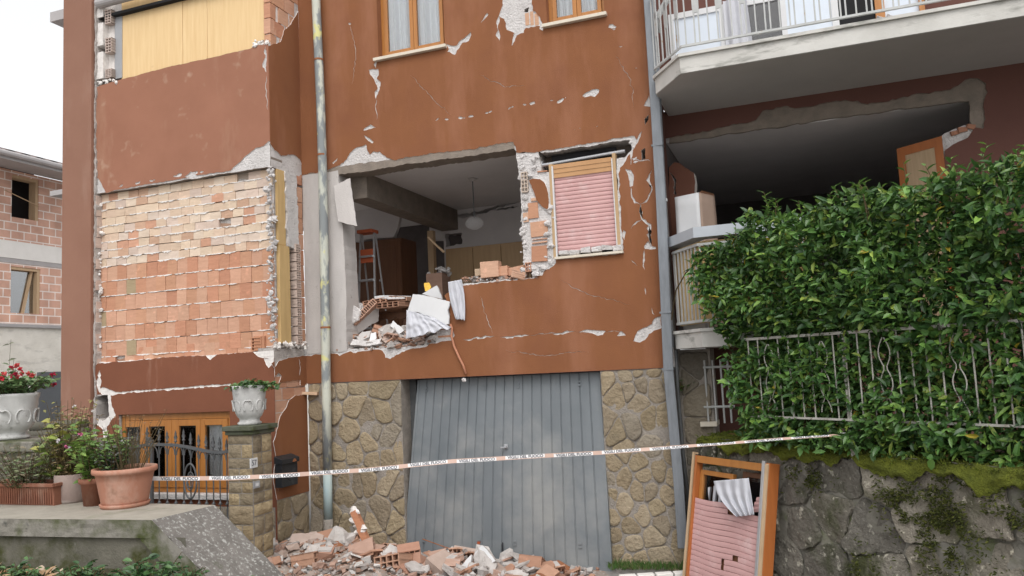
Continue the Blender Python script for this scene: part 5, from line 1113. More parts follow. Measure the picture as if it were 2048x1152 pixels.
R = random.Random(88)
for i in range(58):
    t = R.random(); x = xa+(xb_-xa)*(.02+.80*t); y = R.uniform(.04, .5)
    frag(R.choice(('brick', 'tile', 'brick', 'slab', 'lump', 'tile', 'hollow', 'slab')), R.randrange(4), (x, y, roomh(x, y)+R.uniform(.02, .09)), (R.uniform(-.7, .7), R.uniform(-.7, .7), R.random()*6), LB2, 'debris', 'debris heap in the torn room', R.uniform(.5, 1.15))
# split hollow brick at the broken corner, bricks on the parapet
c = MB()
for i in range(4): pbox(c, 876, 654+8*i, 904, 660+8*i, .0+.01*(i % 2), .2, 0, (.55, .29, .18), rnd.uniform(-.06, .06))
tag(c.build('split_hollow_brick', 'brick'), 'split ribbed hollow brick in the wall corner where the orange cable hangs', 'brick')
LBP = ['large upright terracotta block standing on the broken parapet', 'pale block leaning behind the large upright terracotta block', 'terracotta block set in the parapet right of the upright one', 'hollow block lying on the parapet near the shuttered window pier', 'ribbed tile leaning askew on the parapet next to the pier']
for i, (x0, y0, x1, y1, rz, yy, cc_) in enumerate(((961, 521, 996, 556, .0, .03, (.66, .41, .29)), (950, 537, 962, 552, .0, .10, (.55, .42, .30)), (998, 531, 1014, 552, 0, .06, (.58, .33, .22)), (1016, 531, 1050, 550, -.12, .10, (.60, .36, .25)), (1024, 540, 1050, 558, .35, -.01, (.62, .40, .29)))):
    c = MB(); pbox(c, x0, y0, x1, y1, yy, yy+.12, 0, cc_, rz)
    if i == 4:
        for k in range(4): pbox(c, x0+1, y0+2+4*k, x1-1, y0+4+4*k, yy-.008, yy, 0, cc_, rz)
    tag(c.build('hollow_block', 'brick', bevel=.004), LBP[i], 'brick')
for i in range(10):
    px = 928+R.uniform(0, 115); frag(R.choice(('lump', 'brick', 'lump')), R.randrange(4), atY(px, 563-(px-928)*.06, .06+R.random()*.1), (R.random(), R.random(), R.random()*6), 'small broken lump on top of the broken parapet', 'debris', 'lumps on the broken parapet', R.uniform(.35, .6))
rubble('rubble', lambda R: atY(925+R.random()*150, 564-R.random()*8, .01+R.random()*.2), 160, 62, .012, .05, 'crumbs of brick and mortar along the broken parapet top')
# fabrics
def cloth_px(name, label, tl, tr, br, bl_, y0, y1, amp, freq, nu=40, nv=30, seed=0, side=None, mat='cloth', rough=.0):
    b = MB(); tl, tr, br, bl_ = [np.array(v, float) for v in (tl, tr, br, bl_)]
    def f(u, v):
        p = (tl*(1-u)+tr*u)*(1-v)+(bl_*(1-u)+br*u)*v
        if side: p[0] += side*math.sin(math.pi*v)*(1 if u > .5 else -1)*abs(u-.5)*2
        y = y0+(y1-y0)*v+amp*(.25+v)*math.sin(u*freq+1.1*math.sin(v*4+seed)+seed)+amp*.5*noise.noise((u*4+seed, v*3, 0))+rough*noise.noise((u*3.3+seed, v*2.1, 4))+rough*.5*noise.noise((u*9+seed, v*5, 8)); p[1] += 5*v*noise.noise((u*7, seed, 2))
        return tuple(atY(p[0], p[1], y))
    b.grid(f, nu, nv); o = b.build(name, mat, smooth=True); m = o.modifiers.new('thickness', 'SOLIDIFY'); m.thickness = .004
    return tag(o, label, 'cloth')
cloth_px('cloth', 'white cloth draped below the large white board over the broken floor edge', (813, 620), (866, 634), (902, 655), (812, 678), -.10, -.15, .008, 41, 90, 40, seed=1, rough=.03)
cloth_px('cloth', 'white cloth hanging over the broken parapet beside the draped rubble', (896, 564), (923, 559), (930, 640), (911, 638), -.03, -.06, .007, 17, 60, 40, seed=2, side=3, rough=.02)
# orange flexible conduit
cb2 = thing('cable', 'orange cable hanging down the brown wall with a white box at its end', 'cable', atY(904, 655, -.03))
c = MB(); c.tube([atY(*p, -.035) for p in ((900, 648), (904, 656), (903, 672), (908, 692), (917, 712), (926, 730), (932, 748))], .014, 8, 0); c.build('flexible_conduit', mk('orange_conduit', (.52, .24, .15), (.45, .2, .12), 5, .6, 0), cb2, True)
c = MB(); lumps(c, [atY(933, 757, -.04)], .035, 12); c.build('socket_box', 'plaster', cb2)

# =================================================================== RIGHT WING THINGS
p = atY(1398, 385, .0); zb_ = 2.64
bx_ = thing('cardboard_box', 'tall box with a white front and a tan cardboard side behind the lower balcony rail', 'box', (p[0], .0, zb_))
L_ = atY(1350, 392, .12)-p; R_ = atY(1429, 390, .30)-p; hgt = p[2]-zb_
def quadbox(name, a, b, mat):
    m_ = MB(); nrm = np.cross(b-a, (0, 0, 1.)); nrm /= np.linalg.norm(nrm); off = -nrm*.02
    nU = 6
    m_.grid(lambda u, v: tuple(a+(b-a)*u-nrm*(.012*math.sin(u*5+v*7)*math.sin(v*3.1))+np.array([0, 0, hgt*v])), 6, 12); o = m_.build(name, mat, bx_, True, True); s_ = o.modifiers.new('th', 'SOLIDIFY'); s_.thickness = .012
z3 = np.zeros(3); L2 = np.array([L_[0], L_[1], 0]); R2 = np.array([R_[0], R_[1], 0])
quadbox('white_face', L2, z3, 'white'); quadbox('cardboard_side', z3, R2, mk('tan_cardboard', (.42, .31, .25), (.36, .265, .21), 3, .9, .05, c3=(.3, .2, .12), s3=6, t3=(.66, .7)))
m_ = MB(); m_.add([tuple(L2+[0, 0, hgt-.01]), tuple(z3+[0, 0, hgt-.012]), tuple(R2+[0, 0, hgt-.01]), tuple(L2+R2+[0, 0, hgt-.01])], [(0, 1, 2, 3)]); m_.add([tuple(z3+[0, 0, hgt]), tuple(R2+[0, 0, hgt]), tuple(R2*.9+[.0, .10, hgt+.04]), tuple(R2*.12+[0, .10, hgt+.05])], [(0, 1, 2, 3)]); m_.build('box_flap', 'wood_brown', bx_, False, True)

# retaining wall, moss, fence, hedge
Rw0 = np.array([-1.12, -.08]); Rw1 = np.array([1.36, -2.63]); ru = (Rw1-Rw0)/np.linalg.norm(Rw1-Rw0); rn = np.array([ru[1], -ru[0]]); 
if rn[1] > 0: rn = -rn
WLN = 7.2; ZW = 1.47
rw = thing('retaining_wall', 'rough grey stone retaining wall with green moss hanging over its top below the hedge', 'wall', (Rw0[0], Rw0[1], 0))
def rwp(s_, z, d): return (Rw0[0]+ru[0]*s_+rn[0]*d, Rw0[1]+ru[1]*s_+rn[1]*d, z)
RCK = [(.36, .335, .285), (.28, .265, .23), (.24, .23, .205), (.32, .295, .25), (.22, .21, .185), (.29, .265, .22)]
s_ = MB(); stones(s_, WLN, ZW-.04, 66, 19, lambda a, b, d: rwp(a, b, -d+.05*(1-b/ZW)*2+.03*noise.noise((a*3, b*3, 5))), RCK, gap=.009, depth=.018, rough=.014, stretch=.85, soft=1); s_.build('rubble_stone', 'rock', rw, smooth=False)
s_ = MB(); s_.grid(lambda u, v: rwp(WLN*u, ZW*v, -.005+.1*(1-v)+.03*noise.noise((u*40, v*8, 3))), 120, 24); s_.build('joint_mortar', 'rock_joint', rw)
s_ = MB(); s_.grid(lambda u, v: rwp(WLN*u, ZW-.01-.0*v, -1.6*v), 40, 4); s_.build('wall_top', 'soil', rw)
def mossfn(u, v):
    s_ = WLN*u; n1 = noise.noise((s_*1.3, 0, 1)); n2 = noise.noise((s_*5, 0, 7)); drop = max(.03, .13+.24*n1+.10*n2+.03*noise.noise((s_*22, 0, 2)))
    if v < .55: t = v/.55; d = -.55+.56*t; z = ZW+.03+.035*noise.noise((s_*4, d*6, 0))+.02*noise.noise((s_*14, d*14, 0))-.03*t*t
    else: t = (v-.55)/.45; d = .03+.05*math.sin(t*2.2)+.03*noise.noise((s_*7, t*3, 4)); z = ZW+.0-drop*t
    return rwp(s_, z, d)
s_ = MB(); s_.grid(mossfn, 420, 22); o = s_.build('moss', 'moss', rw, smooth=True)
lf = MB(); R = np.random.default_rng(71); PP_ = []
for (sc_, zc_, w_, h_, n_) in ((2.95, 1.02, .17, .22, 2600), (2.55, 1.15, .10, .12, 700), (3.35, .35, .10, .16, 700), (2.2, .5, .08, .10, 300), (3.6, 1.2, .16, .09, 900), (1.6, 1.2, .12, .06, 400)):
    a_ = sc_+R.normal(0, w_, n_); b_ = np.minimum(zc_+R.normal(0, h_, n_), ZW)
    for x_, z_ in zip(a_, b_):
        if noise.noise((x_*7, z_*7, 3)) > -.12: PP_.append(rwp(x_, z_, .035+.1*(1-z_/ZW)+.03*noise.noise((x_*3, z_*3, 5))))
n_ = len(PP_); leafcloud(lf, PP_, np.stack([R.normal(rn[0], .7, n_), R.normal(rn[1], .7, n_), R.normal(0, .6, n_)], 1), R.normal(0, 1, (n_, 3)), R.uniform(.02, .045, n_), R.uniform(.008, .018, n_), np.array([(.06, .075, .015), (.085, .10, .02), (.045, .055, .012), (.11, .12, .025)])[R.integers(0, 4, n_)]); lf.build('dark_moss_patch', 'drygrass', rw)
# little moss tufts and litter on the edge
lf = MB(); R = np.random.default_rng(5); n_ = 9000
S_ = R.uniform(0, WLN, n_); Dd = R.uniform(-.5, .06, n_)
Pp = np.array([rwp(a_, ZW+.02-((.05+.30*max(0, .35+noise.noise((a_*1.3, 0, 1))))*R.random() if d_ > -.12 else 0), max(d_, -.5)+.03 if d_ <= -.12 else .05) for a_, d_ in zip(S_, Dd)])
leafcloud(lf, Pp, np.stack([R.normal(0, .6, n_)-.2, R.normal(0, .6, n_)-.3, R.uniform(.1, 1, n_)], 1), R.normal(0, 1, (n_, 3)), R.uniform(.015, .045, n_), R.uniform(.006, .014, n_), np.array([(.14, .18, .02), (.10, .13, .02), (.17, .20, .03), (.07, .09, .02)])[R.integers(0, 4, n_)]); lf.build('moss_tuft', 'drygrass', rw)

F0 = np.array([-.70, -.86]); F1 = np.array([1.41, -2.53]); fu = (F1-F0)/np.linalg.norm(F1-F0); fn_ = np.array([fu[1], -fu[0]]); 
if fn_[1] > 0: fn_ = -fn_
def fp(s_, d, z): return (F0[0]+fu[0]*s_+fn_[0]*d, F0[1]+fu[1]*s_+fn_[1]*d, z)
def fpl(px, py, d=0): # along / height on the plane of the fence
    q0 = np.array(fp(0, d, 0)); w_ = atP(px, py, q0, (fn_[0], fn_[1], 0)); return (w_[:2]-q0[:2])@fu, w_[2]
fc = thing('metal_fence', 'weathered white metal fence with curled bars on the mossy wall before the hedge', 'fence', fp(0, 0, ZW))
FS = float(fpl(1490, 693)[0]); FL = 4.6; z_lo = fpl(1760, 842)[1]; z_hi = fpl(1770, 660)[1]
c = MB(); c.tube([fp(FS, .0, z_hi), fp(FL, 0, z_hi)], .0165, 4, square=True); c.build('top_rail', 'fence', fc)
c = MB(); c.tube([fp(FS-.03, .0, z_lo), fp(FL, 0, z_lo)], .0135, 4, square=True); c.build('bottom_rail', 'fence', fc)
s0 = FS+.04; k = 0
while s0 < FL:
    c = MB()
    if k % 5 in (2,):
        for sg in (-1, 1):
            c.tube([fp(s0+sg*(.006+.046*abs(math.cos(t*math.pi*2.5))), 0, z_lo+(z_hi-z_lo)*(.08+.84*t)) for t in np.linspace(0, 1, 22)], .005, 6)
        c.build('curled_bar', 'fence', fc)
    else:
        c.tube([fp(s0, 0, z_lo), fp(s0, 0, z_hi)], .0068, 6); c.build('bar', 'fence', fc)
    s0 += .118; k += 1
for s0 in (fpl(1684, 700)[0], fpl(1684, 700)[0]+1.9):
    c = MB(); c.tube([fp(s0, -.02, ZW-.05), fp(s0, -.02, z_hi)], .02, 4, square=True); c.build('post', 'fence', fc)

# hedge
hd = thing('hedge', 'dense glossy green laurel hedge growing over and through the white metal fence', 'hedge', fp(1.5, -.4, ZW))
outl = [fpl(x, y, .12) for x, y in ((1376, 512), (1392, 498), (1440, 486), (1470, 462), (1486, 428), (1500, 420), (1520, 430), (1560, 432), (1600, 432), (1640, 400), (1670, 388), (1700, 375), (1750, 388), (1800, 376), (1850, 362), (1900, 350), (1960, 326), (2020, 312), (2120, 290))]
s_end, z_end = outl[-1]
hp = outl+[(4.4, z_end+.05), (4.4, ZW+.0), (fpl(1470, 870, .12)[0], ZW+.02)]+[fpl(x, y, .12) for x, y in ((1462, 810), (1446, 770), (1440, 720), (1424, 660), (1400, 600), (1386, 560))]
R = np.random.default_rng(11)
smin_, smax_ = min(p[0] for p in hp), 4.4; zmin_, zmax_ = min(p[1] for p in hp), max(p[1] for p in hp)
NL = 30000
S_ = R.uniform(smin_, smax_, NL*2); Z_ = R.uniform(zmin_, zmax_+.05, NL*2)
ok = pip(np.stack([S_, Z_], 1), hp); S_, Z_ = S_[ok][:NL], Z_[ok][:NL]; n_ = len(S_)
def nz3(a, b, c, f): return np.array([noise.noise((x*f, y*f, z*f)) for x, y, z in zip(a, b, c)])
bul = nz3(S_, Z_, np.zeros(n_), 2.6); bul2 = nz3(S_, Z_, np.ones(n_)*4, 7.0)
front = .05+.13*bul+.09*bul2+np.where(Z_ > z_hi+.05, .06, np.where((Z_ > z_lo-.02) & (S_ > FS+.05), -.045, .0))
u_ = R.random(n_); Dp = np.where(u_ < .6, front-R.exponential(.08, n_), front-R.uniform(.08, .7, n_))
top = np.interp(S_, [p[0] for p in outl], [p[1] for p in outl])
P = np.stack([F0[0]+fu[0]*S_+fn_[0]*Dp, F0[1]+fu[1]*S_+fn_[1]*Dp, Z_], 1)
dirn = np.stack([fn_[0]*.55+R.normal(0, .6, n_), fn_[1]*.55+R.normal(0, .6, n_), R.normal(.15, .55, n_)], 1)
nrm = np.stack([fn_[0]*.6+R.normal(0, .4, n_), fn_[1]*.6+R.normal(0, .4, n_), .75+R.normal(0, .35, n_)], 1)
BASE = np.array([(.055, .130, .034), (.078, .172, .040), (.118, .23, .052), (.040, .098, .031), (.175, .30, .06), (.27, .36, .07)])
pr_ = np.array([.24, .27, .21, .12, .12, .04])
new = np.clip((Dp-front+.06)/.06, 0, 1)*np.clip(.5+1.4*bul, 0, 1)
idx = R.choice(6, n_, p=pr_); T = BASE[idx]*R.uniform(.7, 1.25, (n_, 1))*(1+.35*np.clip(bul, -.6, .6))[:, None]; yw = R.random(n_) < .004; T[yw] = (.42, .34, .04)
lv = MB(); leafcloud(lv, P, dirn, nrm, R.uniform(.045, .125, n_), R.uniform(.028, .058, n_), T, .20, .2)
# sprigs standing out of the top: whorls on thin shoots
sg = MB(); RR = random.Random(5)
for k in range(46):
    s0 = RR.uniform(smin_+.15, 4.2); z0 = float(np.interp(s0, [p[0] for p in outl], [p[1] for p in outl])); hh = RR.uniform(.05, .22); d0 = RR.uniform(-.35, .1); lean = RR.uniform(-.12, .12)
    sg.tube([fp(s0, d0, z0-.25), fp(s0+lean*.5, d0, z0+hh*.4), fp(s0+lean, d0, z0+hh)], [.005, .004, .002], 5)
    m_ = RR.randint(6, 10); pp = []; dd2 = []; nn = []; tt = []
    for j in range(m_):
        t = (j+.5)/m_; q_ = fp(s0+lean*t, d0, z0-.1+(hh+.1)*t); an = j*2.4; pp.append(q_); dd2.append((math.cos(an)*.8, math.sin(an)*.8, .55)); nn.append((0, 0, 1)); tt.append(tuple(BASE[RR.choice((1, 2, 2, 4))]*1.05))
    leafcloud(lv, pp, dd2, nn, [RR.uniform(.06, .10) for _ in pp], [RR.uniform(.025, .04) for _ in pp], tt)
lv.build('foliage', 'leaf', hd)
for k in range(60):
    s0 = RR.uniform(max(smin_, .1), 4.3); d0 = RR.uniform(-.5, -.15); s1 = s0+RR.uniform(-.25, .25); sg.tube([fp(s0, d0, ZW-.05), fp((s0+s1)/2+RR.uniform(-.05, .05), d0+.05, ZW+.4), fp(s1, d0+.1, ZW+.9)], [.014, .010, .006], 5)
sg.build('branch', 'stem', hd)
c = MB(); c.tube([atY(1400, 520, -.8), atY(1372, 545, -.7), atY(1352, 580, -.5), atY(1343, 640, -.25)], [.008, .007, .007, .006], 6); c.build('bent_branch', 'stem', hd)
# leaves lying on the wall top
lf = MB(); R2_ = np.random.default_rng(9); n_ = 160
leafcloud(lf, np.array([rwp(a_, ZW+.05, d_) for a_, d_ in zip(R2_.uniform(.5, 6, n_), R2_.uniform(-.35, .0, n_))]), R2_.normal(0, 1, (n_, 3))*(1, 1, .2), np.tile((0, 0, 1.), (n_, 1)), R2_.uniform(.05, .09, n_), R2_.uniform(.025, .04, n_), np.array([(.20, .11, .05), (.28, .17, .07), (.10, .13, .03), (.14, .08, .04)])[R2_.integers(0, 4, n_)]); tag(lf.build('leaf_litter', 'drygrass'), 'dry fallen leaves on the mossy top of the retaining wall', 'leaves', kind='stuff')

# fallen window with pink shutter leaning on the wall
al = math.radians(11); n3 = np.array([rn[0]*math.cos(al), rn[1]*math.cos(al), math.sin(al)]); p0 = np.array(rwp(1.9, 1.36, .20))
TLp = atP(1387, 946, p0, n3); TRp = atP(1537, 926, p0, n3)
us = (TRp-TLp); us[2] = 0; wF = np.linalg.norm(us); us /= wF; ts = np.cross(n3, us); ts /= np.linalg.norm(ts)
if ts[2] < 0: ts = -ts
hF = TRp[2]/ts[2]-.015
org = TRp-us*wF-ts*hF
fwn = thing('fallen_window', 'fallen wooden window with a broken pink shutter leaning against the mossy retaining wall', 'window', org)
def wpt(s_, t_, d): return tuple(us*s_+ts*t_+n3*d)
def wbox(mb, s0, s1, t0, t1, d0, d1, sl=0.0):
    c_ = [wpt(a_, b_+(sl*(a_/wF)), d) for d in (d0, d1) for (a_, b_) in ((s0, t0), (s1, t0), (s1, t1), (s0, t1))]
    mb.add(c_, [(0, 3, 2, 1), (4, 5, 6, 7), (0, 1, 5, 4), (1, 2, 6, 5), (2, 3, 7, 6), (3, 0, 4, 7)])
c = MB(); wbox(c, .045, .075, 0, hF-.01, -.09, -.005); c.build('left_stile', 'wood_red', fwn, False, True, .004)
c = MB(); wbox(c, 0.0, .028, 0, hF+.02, -.06, .0); c.build('raw_edge', 'wood_raw', fwn, False, True, .003)
c = MB(); wbox(c, .028, .045, 0, hF+.0, -.08, -.02); c.build('shutter_guide', 'black', fwn, False, True)
c = MB(); wbox(c, wF-.075, wF-.0, 0, hF, -.14, -.012); c.build('right_stile', 'wood_red', fwn, False, True, .005)
c = MB(); wbox(c, wF-.075, wF-.040, 0, hF+.015, -.012, .012); c.build('raw_edge', 'alu', fwn, False, True, .003)
c = MB(); wbox(c, wF-.040, wF-.002, 0, hF-.01, -.012, .006); c.build('raw_edge', 'wood_raw', fwn, False, True, .003)
c = MB(); wbox(c, .045, wF-.075, hF-.085, hF-.012, -.09, -.008); c.build('top_rail', 'wood_orange', fwn, False, True, .006)
# two sashes behind
sh1 = part('sash', fwn); sh1.parent = fwn
def sash(parent, s0, s1, t0, t1, d, mat):
    c = MB(); w_ = .05
    wbox(c, s0, s0+w_, t0, t1, d-.05, d); wbox(c, s1-w_, s1, t0, t1, d-.05, d); wbox(c, s0+w_, s1-w_, t1-w_, t1, d-.049, d-.001); wbox(c, s0+w_, s1-w_, t0, t0+w_, d-.049, d-.001); o = c.build('sash', mat, parent, False, True, .005)
    g_ = MB(); wbox(g_, s0+w_-.003, s1-w_+.003, t0+w_-.003, t1-w_+.003, d-.03, d-.024); g_.build('pane', 'glass', o, False, True)
bpy.data.objects.remove(sh1)
sash(fwn, .08, wF*.52, .1, hF-.15, -.06, 'wood_orange'); sash(fwn, wF*.60, wF-.08, .1, hF-.11, -.10, 'wood_brown')
# slats
R = random.Random(19); sl_ = MB(); t = .0; slt = .0525
tTop = hF-.47
broken = lambda s_, t_: (abs(s_-wF*.655) < .02+.03*noise.noise((t_*30, 0, 0)) and abs(t_-(hF-.90)) < .05) or (s_ > wF*.52 and s_ < wF*.60 and abs(t_-(tTop-.03)) < .03) or (abs(s_-(wF*.5)) < .03 and abs(t_-(hF-1.02)) < .03)
while t < tTop+.0:
    n_ = 26
    for i in range(n_):
        a_ = .05+(wF-.13)*i/n_; b_ = .05+(wF-.13)*(i+1)/n_; am = (a_+b_)/2
        sag = .006*math.sin(am*9+t*3)
        if broken(am, t+slt/2): continue
        if t+slt > tTop-.02 and (am > wF*.56): continue
        pr2 = [(0, -.008), (.003, .0), (.026, .002), (.049, .001), (.0515, -.008)]
        vs = [wpt(s_, t+tt+sag, -.028+d) for tt, d in pr2 for s_ in (a_, b_)]
        sl_.add(vs, [(2*j, 2*j+1, 2*j+3, 2*j+2) for j in range(4)])
    t += slt
for (t_, s0, s1, slp) in ((tTop+.015, wF*.80, wF-.08, .35), (tTop+.065, wF*.84, wF-.08, .45), (tTop+.11, wF*.86, wF-.08, .5)):
    c_ = [wpt(s_, t_-.02+d2+slp*(s_-s0)*.4, -.03+(.008 if 0 < d2 < .04 else 0)) for d2 in (0, .025, .05) for s_ in (s0, s1)]
    sl_.add(c_, [(0, 1, 3, 2), (2, 3, 5, 4)])
sl_.build('roller_shutter', 'pink', fwn, False, True)
c = MB(); wbox(c, .08, wF-.1, 0, tTop-.05, -.055, -.05); c.build('dark_backing', 'wood_brown', fwn, False, True)
b = MB()
q1, q2, q3, q4 = [np.array(v, float) for v in ((1427, 962), (1497, 956), (1508, 1030), (1473, 1033))]
def cf(u, v):
    p = (q1*(1-u)+q2*u)*(1-v)+(q4*(1-u)+q3*u)*v; p[0] -= 10*math.sin(v*math.pi)*(1-u)
    w_ = atP(p[0], p[1], np.array(org)+n3*(.015+.018*(.3+v)*math.sin(u*24+v*2)+.012*noise.noise((u*5, v*4, 1))), n3); return tuple(w_)
b.grid(cf, 36, 24); o = b.build('cloth', 'cloth', smooth=True); o.modifiers.new('th', 'SOLIDIFY').thickness = .003
tag(o, 'white cloth hanging in the upper opening of the fallen window', 'cloth')
b = MB(); q1, q2, q3, q4 = [np.array(v, float) for v in ((1415, 975), (1440, 968), (1445, 1020), (1420, 1022))]
b.grid(lambda u, v: tuple(atP(*((q1*(1-u)+q2*u)*(1-v)+(q4*(1-u)+q3*u)*v), np.array(org)-n3*(.10-.015*math.sin(u*13+v*5)), n3)), 20, 14); o = b.build('cloth', 'cloth', smooth=True); tag(o, 'crumpled white cloth seen through the left pane of the fallen window', 'cloth')

# kerb and grass at the garage corner
kb = thing('kerb', 'row of pale kerb stones with a red underside at the garage corner', 'kerb', atZ(1300, 1147, .06))
for i in range(4):
    a = atZ(1240+36*i, 1150-2.3*i, .09); b = atZ(1274+36*i, 1147.8-2.3*i, .09); c = MB(); c.box(((a[0]+b[0])/2, (a[1]+b[1])/2-.04, .06), (np.hypot(b[0]-a[0], b[1]-a[1])*.97, .1, .07), rotm(0, 0, math.atan2(b[1]-a[1], b[0]-a[0]))); c.build('kerb_stone', 'band', kb, bevel=.008)
lf = MB(); R = np.random.default_rng(4); n_ = 900
cpt = np.array([atZ(x, y, .05) for x, y in zip(R.uniform(1215, 1372, n_), R.uniform(1128, 1142, n_))])
leafcloud(lf, cpt, np.stack([R.normal(0, .35, n_), R.normal(0, .35, n_), np.ones(n_)], 1), R.normal(0, 1, (n_, 3)), R.uniform(.04, .10, n_), R.uniform(.006, .012, n_), np.array([(.06, .14, .03), (.09, .17, .04), (.12, .16, .05)])[R.integers(0, 3, n_)])
tag(lf.build('grass', 'drygrass'), 'short green grass growing along the foot of the stone cladding', 'grass', kind='stuff')

# =================================================================== RUBBLE HEAP BEFORE THE GARAGE
def heap(x, y):
    h = 0
    for cx, cy, r_, hh in ((-5.75, -.75, .55, .42), (-5.15, -.9, .5, .40), (-4.7, -.8, .4, .30), (-4.2, -.8, .35, .26), (-3.75, -.75, .30, .34), (-3.2, -.6, .45, .14), (-2.6, -.5, .4, .08), (-6.4, -1.0, .5, .34), (-4.6, -1.5, .9, .40), (-3.4, -1.4, .7, .25), (-5.8, -1.5, .6, .40)):
        hh *= .72; h = max(h, hh*math.exp(-(((x-cx)/r_)**2+((y-cy)/(r_*1.0))**2)))*1.0+.25*min(h, hh*math.exp(-(((x-cx)/r_)**2+((y-cy)/r_)**2)))
    return h
hfield_mb = MB(); hfield_mb.grid(lambda u, v: (-6.9+5.0*u, -2.4+2.35*v, heap(-6.9+5.0*u, -2.4+2.35*v)-.02+.03*noise.noise((u*22, v*12, 0))), 110, 50)
tag(hfield_mb.build('rubble_bed', 'dust'), 'grey dust and broken mortar under the brick heap before the garage', 'rubble', kind='stuff')
def hp_fn(R):
    while True:
        x, y = R.uniform(-6.8, -2.0), R.uniform(-1.9, -.06); h = heap(x, y)
        if h > .03 or R.random() < .12: return (x, y, max(h, .01))
rubble('rubble', hp_fn, 1900, 63, .02, .09, 'small brick and plaster crumbs covering the heap before the garage')
R = random.Random(404)
GL = {'hollow': ('hollow brick with open cells lying in the heap before the garage', 'brick', 'hollow bricks in the heap'), 'brick': ('broken terracotta brick in the heap before the garage', 'brick', 'broken bricks in the heap'),
      'tile': ('orange brick shard in the heap before the garage', 'shard', 'brick shards in the heap'), 'slab': ('flat grey white plaster piece in the heap before the garage', 'plaster', 'plaster pieces in the heap'),
      'skin': ('piece of brown stucco in the heap before the garage', 'stucco', 'stucco pieces in the heap'), 'lump': ('grey mortar lump in the heap before the garage', 'mortar', 'mortar lumps in the heap')}
for i in range(170):
    kd = R.choice(('brick', 'brick', 'brick', 'tile', 'tile', 'tile', 'slab', 'slab', 'lump', 'skin', 'hollow'))
    while True:
        x, y = R.uniform(-6.5, -2.4), R.uniform(-1.25, -.12)
        if heap(x, y) > .05: break
    frag(kd, R.randrange(4), (x, y, heap(x, y)+R.uniform(.0, .05)), (R.uniform(-.6, .6), R.uniform(-.6, .6), R.random()*6.3), *GL[kd], R.uniform(.7, 1.35))
# the ones the eye picks out
def hollow_thing(px, py, y, rot, label, sc=1.0):
    b = MB(); hollow(b, .25, .25, .12, 4, 2, .012, (.50, .28, .20)); o = b.build('hollow_brick', 'brick'); o.location = atY(px, py, y); o.rotation_euler = rot; o.scale = (sc, sc, sc); tag(o, label, 'brick')
hollow_thing(818, 1104, -.95, (.12, -.08, .52), 'hollow brick with eight dark cells on the crest of the heap')
hollow_thing(814, 1146, -1.25, (.25, .75, .5), 'tilted hollow brick with open cells at the bottom edge below the crest brick')
def slab_thing(pts, y, n, th, label, seed, mats=('white', 'mortar'), name='plaster_slab', cat='plaster'):
    return plate_thing(name, label, cat, pts, atY(*np.mean(pts, 0), y), n, th, list(mats), seed, .004)
slab_thing([(950, 1106), (964, 1090), (975, 1100), (991, 1122), (976, 1130), (962, 1124)], -.9, (-.25, -.85, .45), .05, 'white plaster slab standing highest in the heap before the garage door', 1)
slab_thing([(918, 1138), (932, 1120), (943, 1109), (942, 1124), (930, 1141)], -.95, (-.1, -.9, .4), .04, 'white plaster slab leaning left of the highest one in the heap', 2)
slab_thing([(738, 1110), (752, 1098), (762, 1097), (778, 1108), (765, 1122), (752, 1117)], -.95, (.2, -.7, .6), .07, 'pale grey plaster block behind the hollow brick on the heap crest', 3, ('column', 'plaster'))
slab_thing([(592, 1094), (640, 1089), (642, 1106), (598, 1108)], -.7, (.0, -.95, .3), .05, 'cream coloured slab lying at the foot of the painted downpipe', 4, ('sill', 'plaster'))
for i, (pts, y, lab) in enumerate((([(640, 1093), (680, 1090), (684, 1108), (638, 1112)], -.85, 'large orange block at the foot of the painted downpipe'), ([(592, 1112), (634, 1112), (630, 1130), (592, 1132)], -1.0, 'flat orange block under the cream slab'), ([(620, 1128), (700, 1124), (694, 1152), (616, 1152)], -1.15, 'big orange hollow tile at the lower left of the heap'))):
    b = MB(); p_ = atY(*np.mean(pts, 0), y); w_ = (pts[1][0]-pts[0][0])/165.; b.box((0, 0, 0), (w_, .22, .12), None, 0, (.50, .285, .20), .006)
    for k in range(5): b.box((-w_/2+w_*(k+.5)/5, -.113, 0), (w_/5*.7, .012, .1), None, 0, (.45, .25, .17))
    o = b.build('hollow_block', 'brick', bevel=.004); o.location = p_; o.rotation_euler = (.45+.1*i, R.uniform(-.06, .06), R.uniform(-.2, .2)); tag(o, lab, 'brick')
b = thing('standing_shard', 'tall orange hollow tile with white mortar standing upright in the heap', 'brick', atY(725, 1090, -.6))
for i, (x0, y0, x1, y1) in enumerate(((708, 1022, 726, 1062), (721, 1056, 742, 1100))):
    c = MB(); a_ = atY(x0, y0, -.6); b_ = atY(x1, y1, -.6); d_ = Vector(b_)-Vector(a_); c.tube([tuple(a_), tuple(b_)], .055, 4, 0, (.56, .26, .15), True); c.build('tile_half', 'brick', b)
    c = MB(); lumps(c, [tuple(np.array(a_)+np.array([.01*k, -.01, 0])) for k in range(4)]+[tuple(np.array(a_)*(1-t)+np.array(b_)*t+np.array([-.05, 0, 0])) for t in (.15, .3, .45, .6, .75)], .028, 8+i); c.build('mortar_crust', 'plaster_edge', b)
c = MB(); c.tube([atY(845, 1078, -.15), atY(915, 1103, -.3), atY(990, 1128, -.5)], .006, 5); tag(c.build('rusty_rod', 'orange_rust'), 'thin rusty rod slanting down in front of the garage door', 'rod')

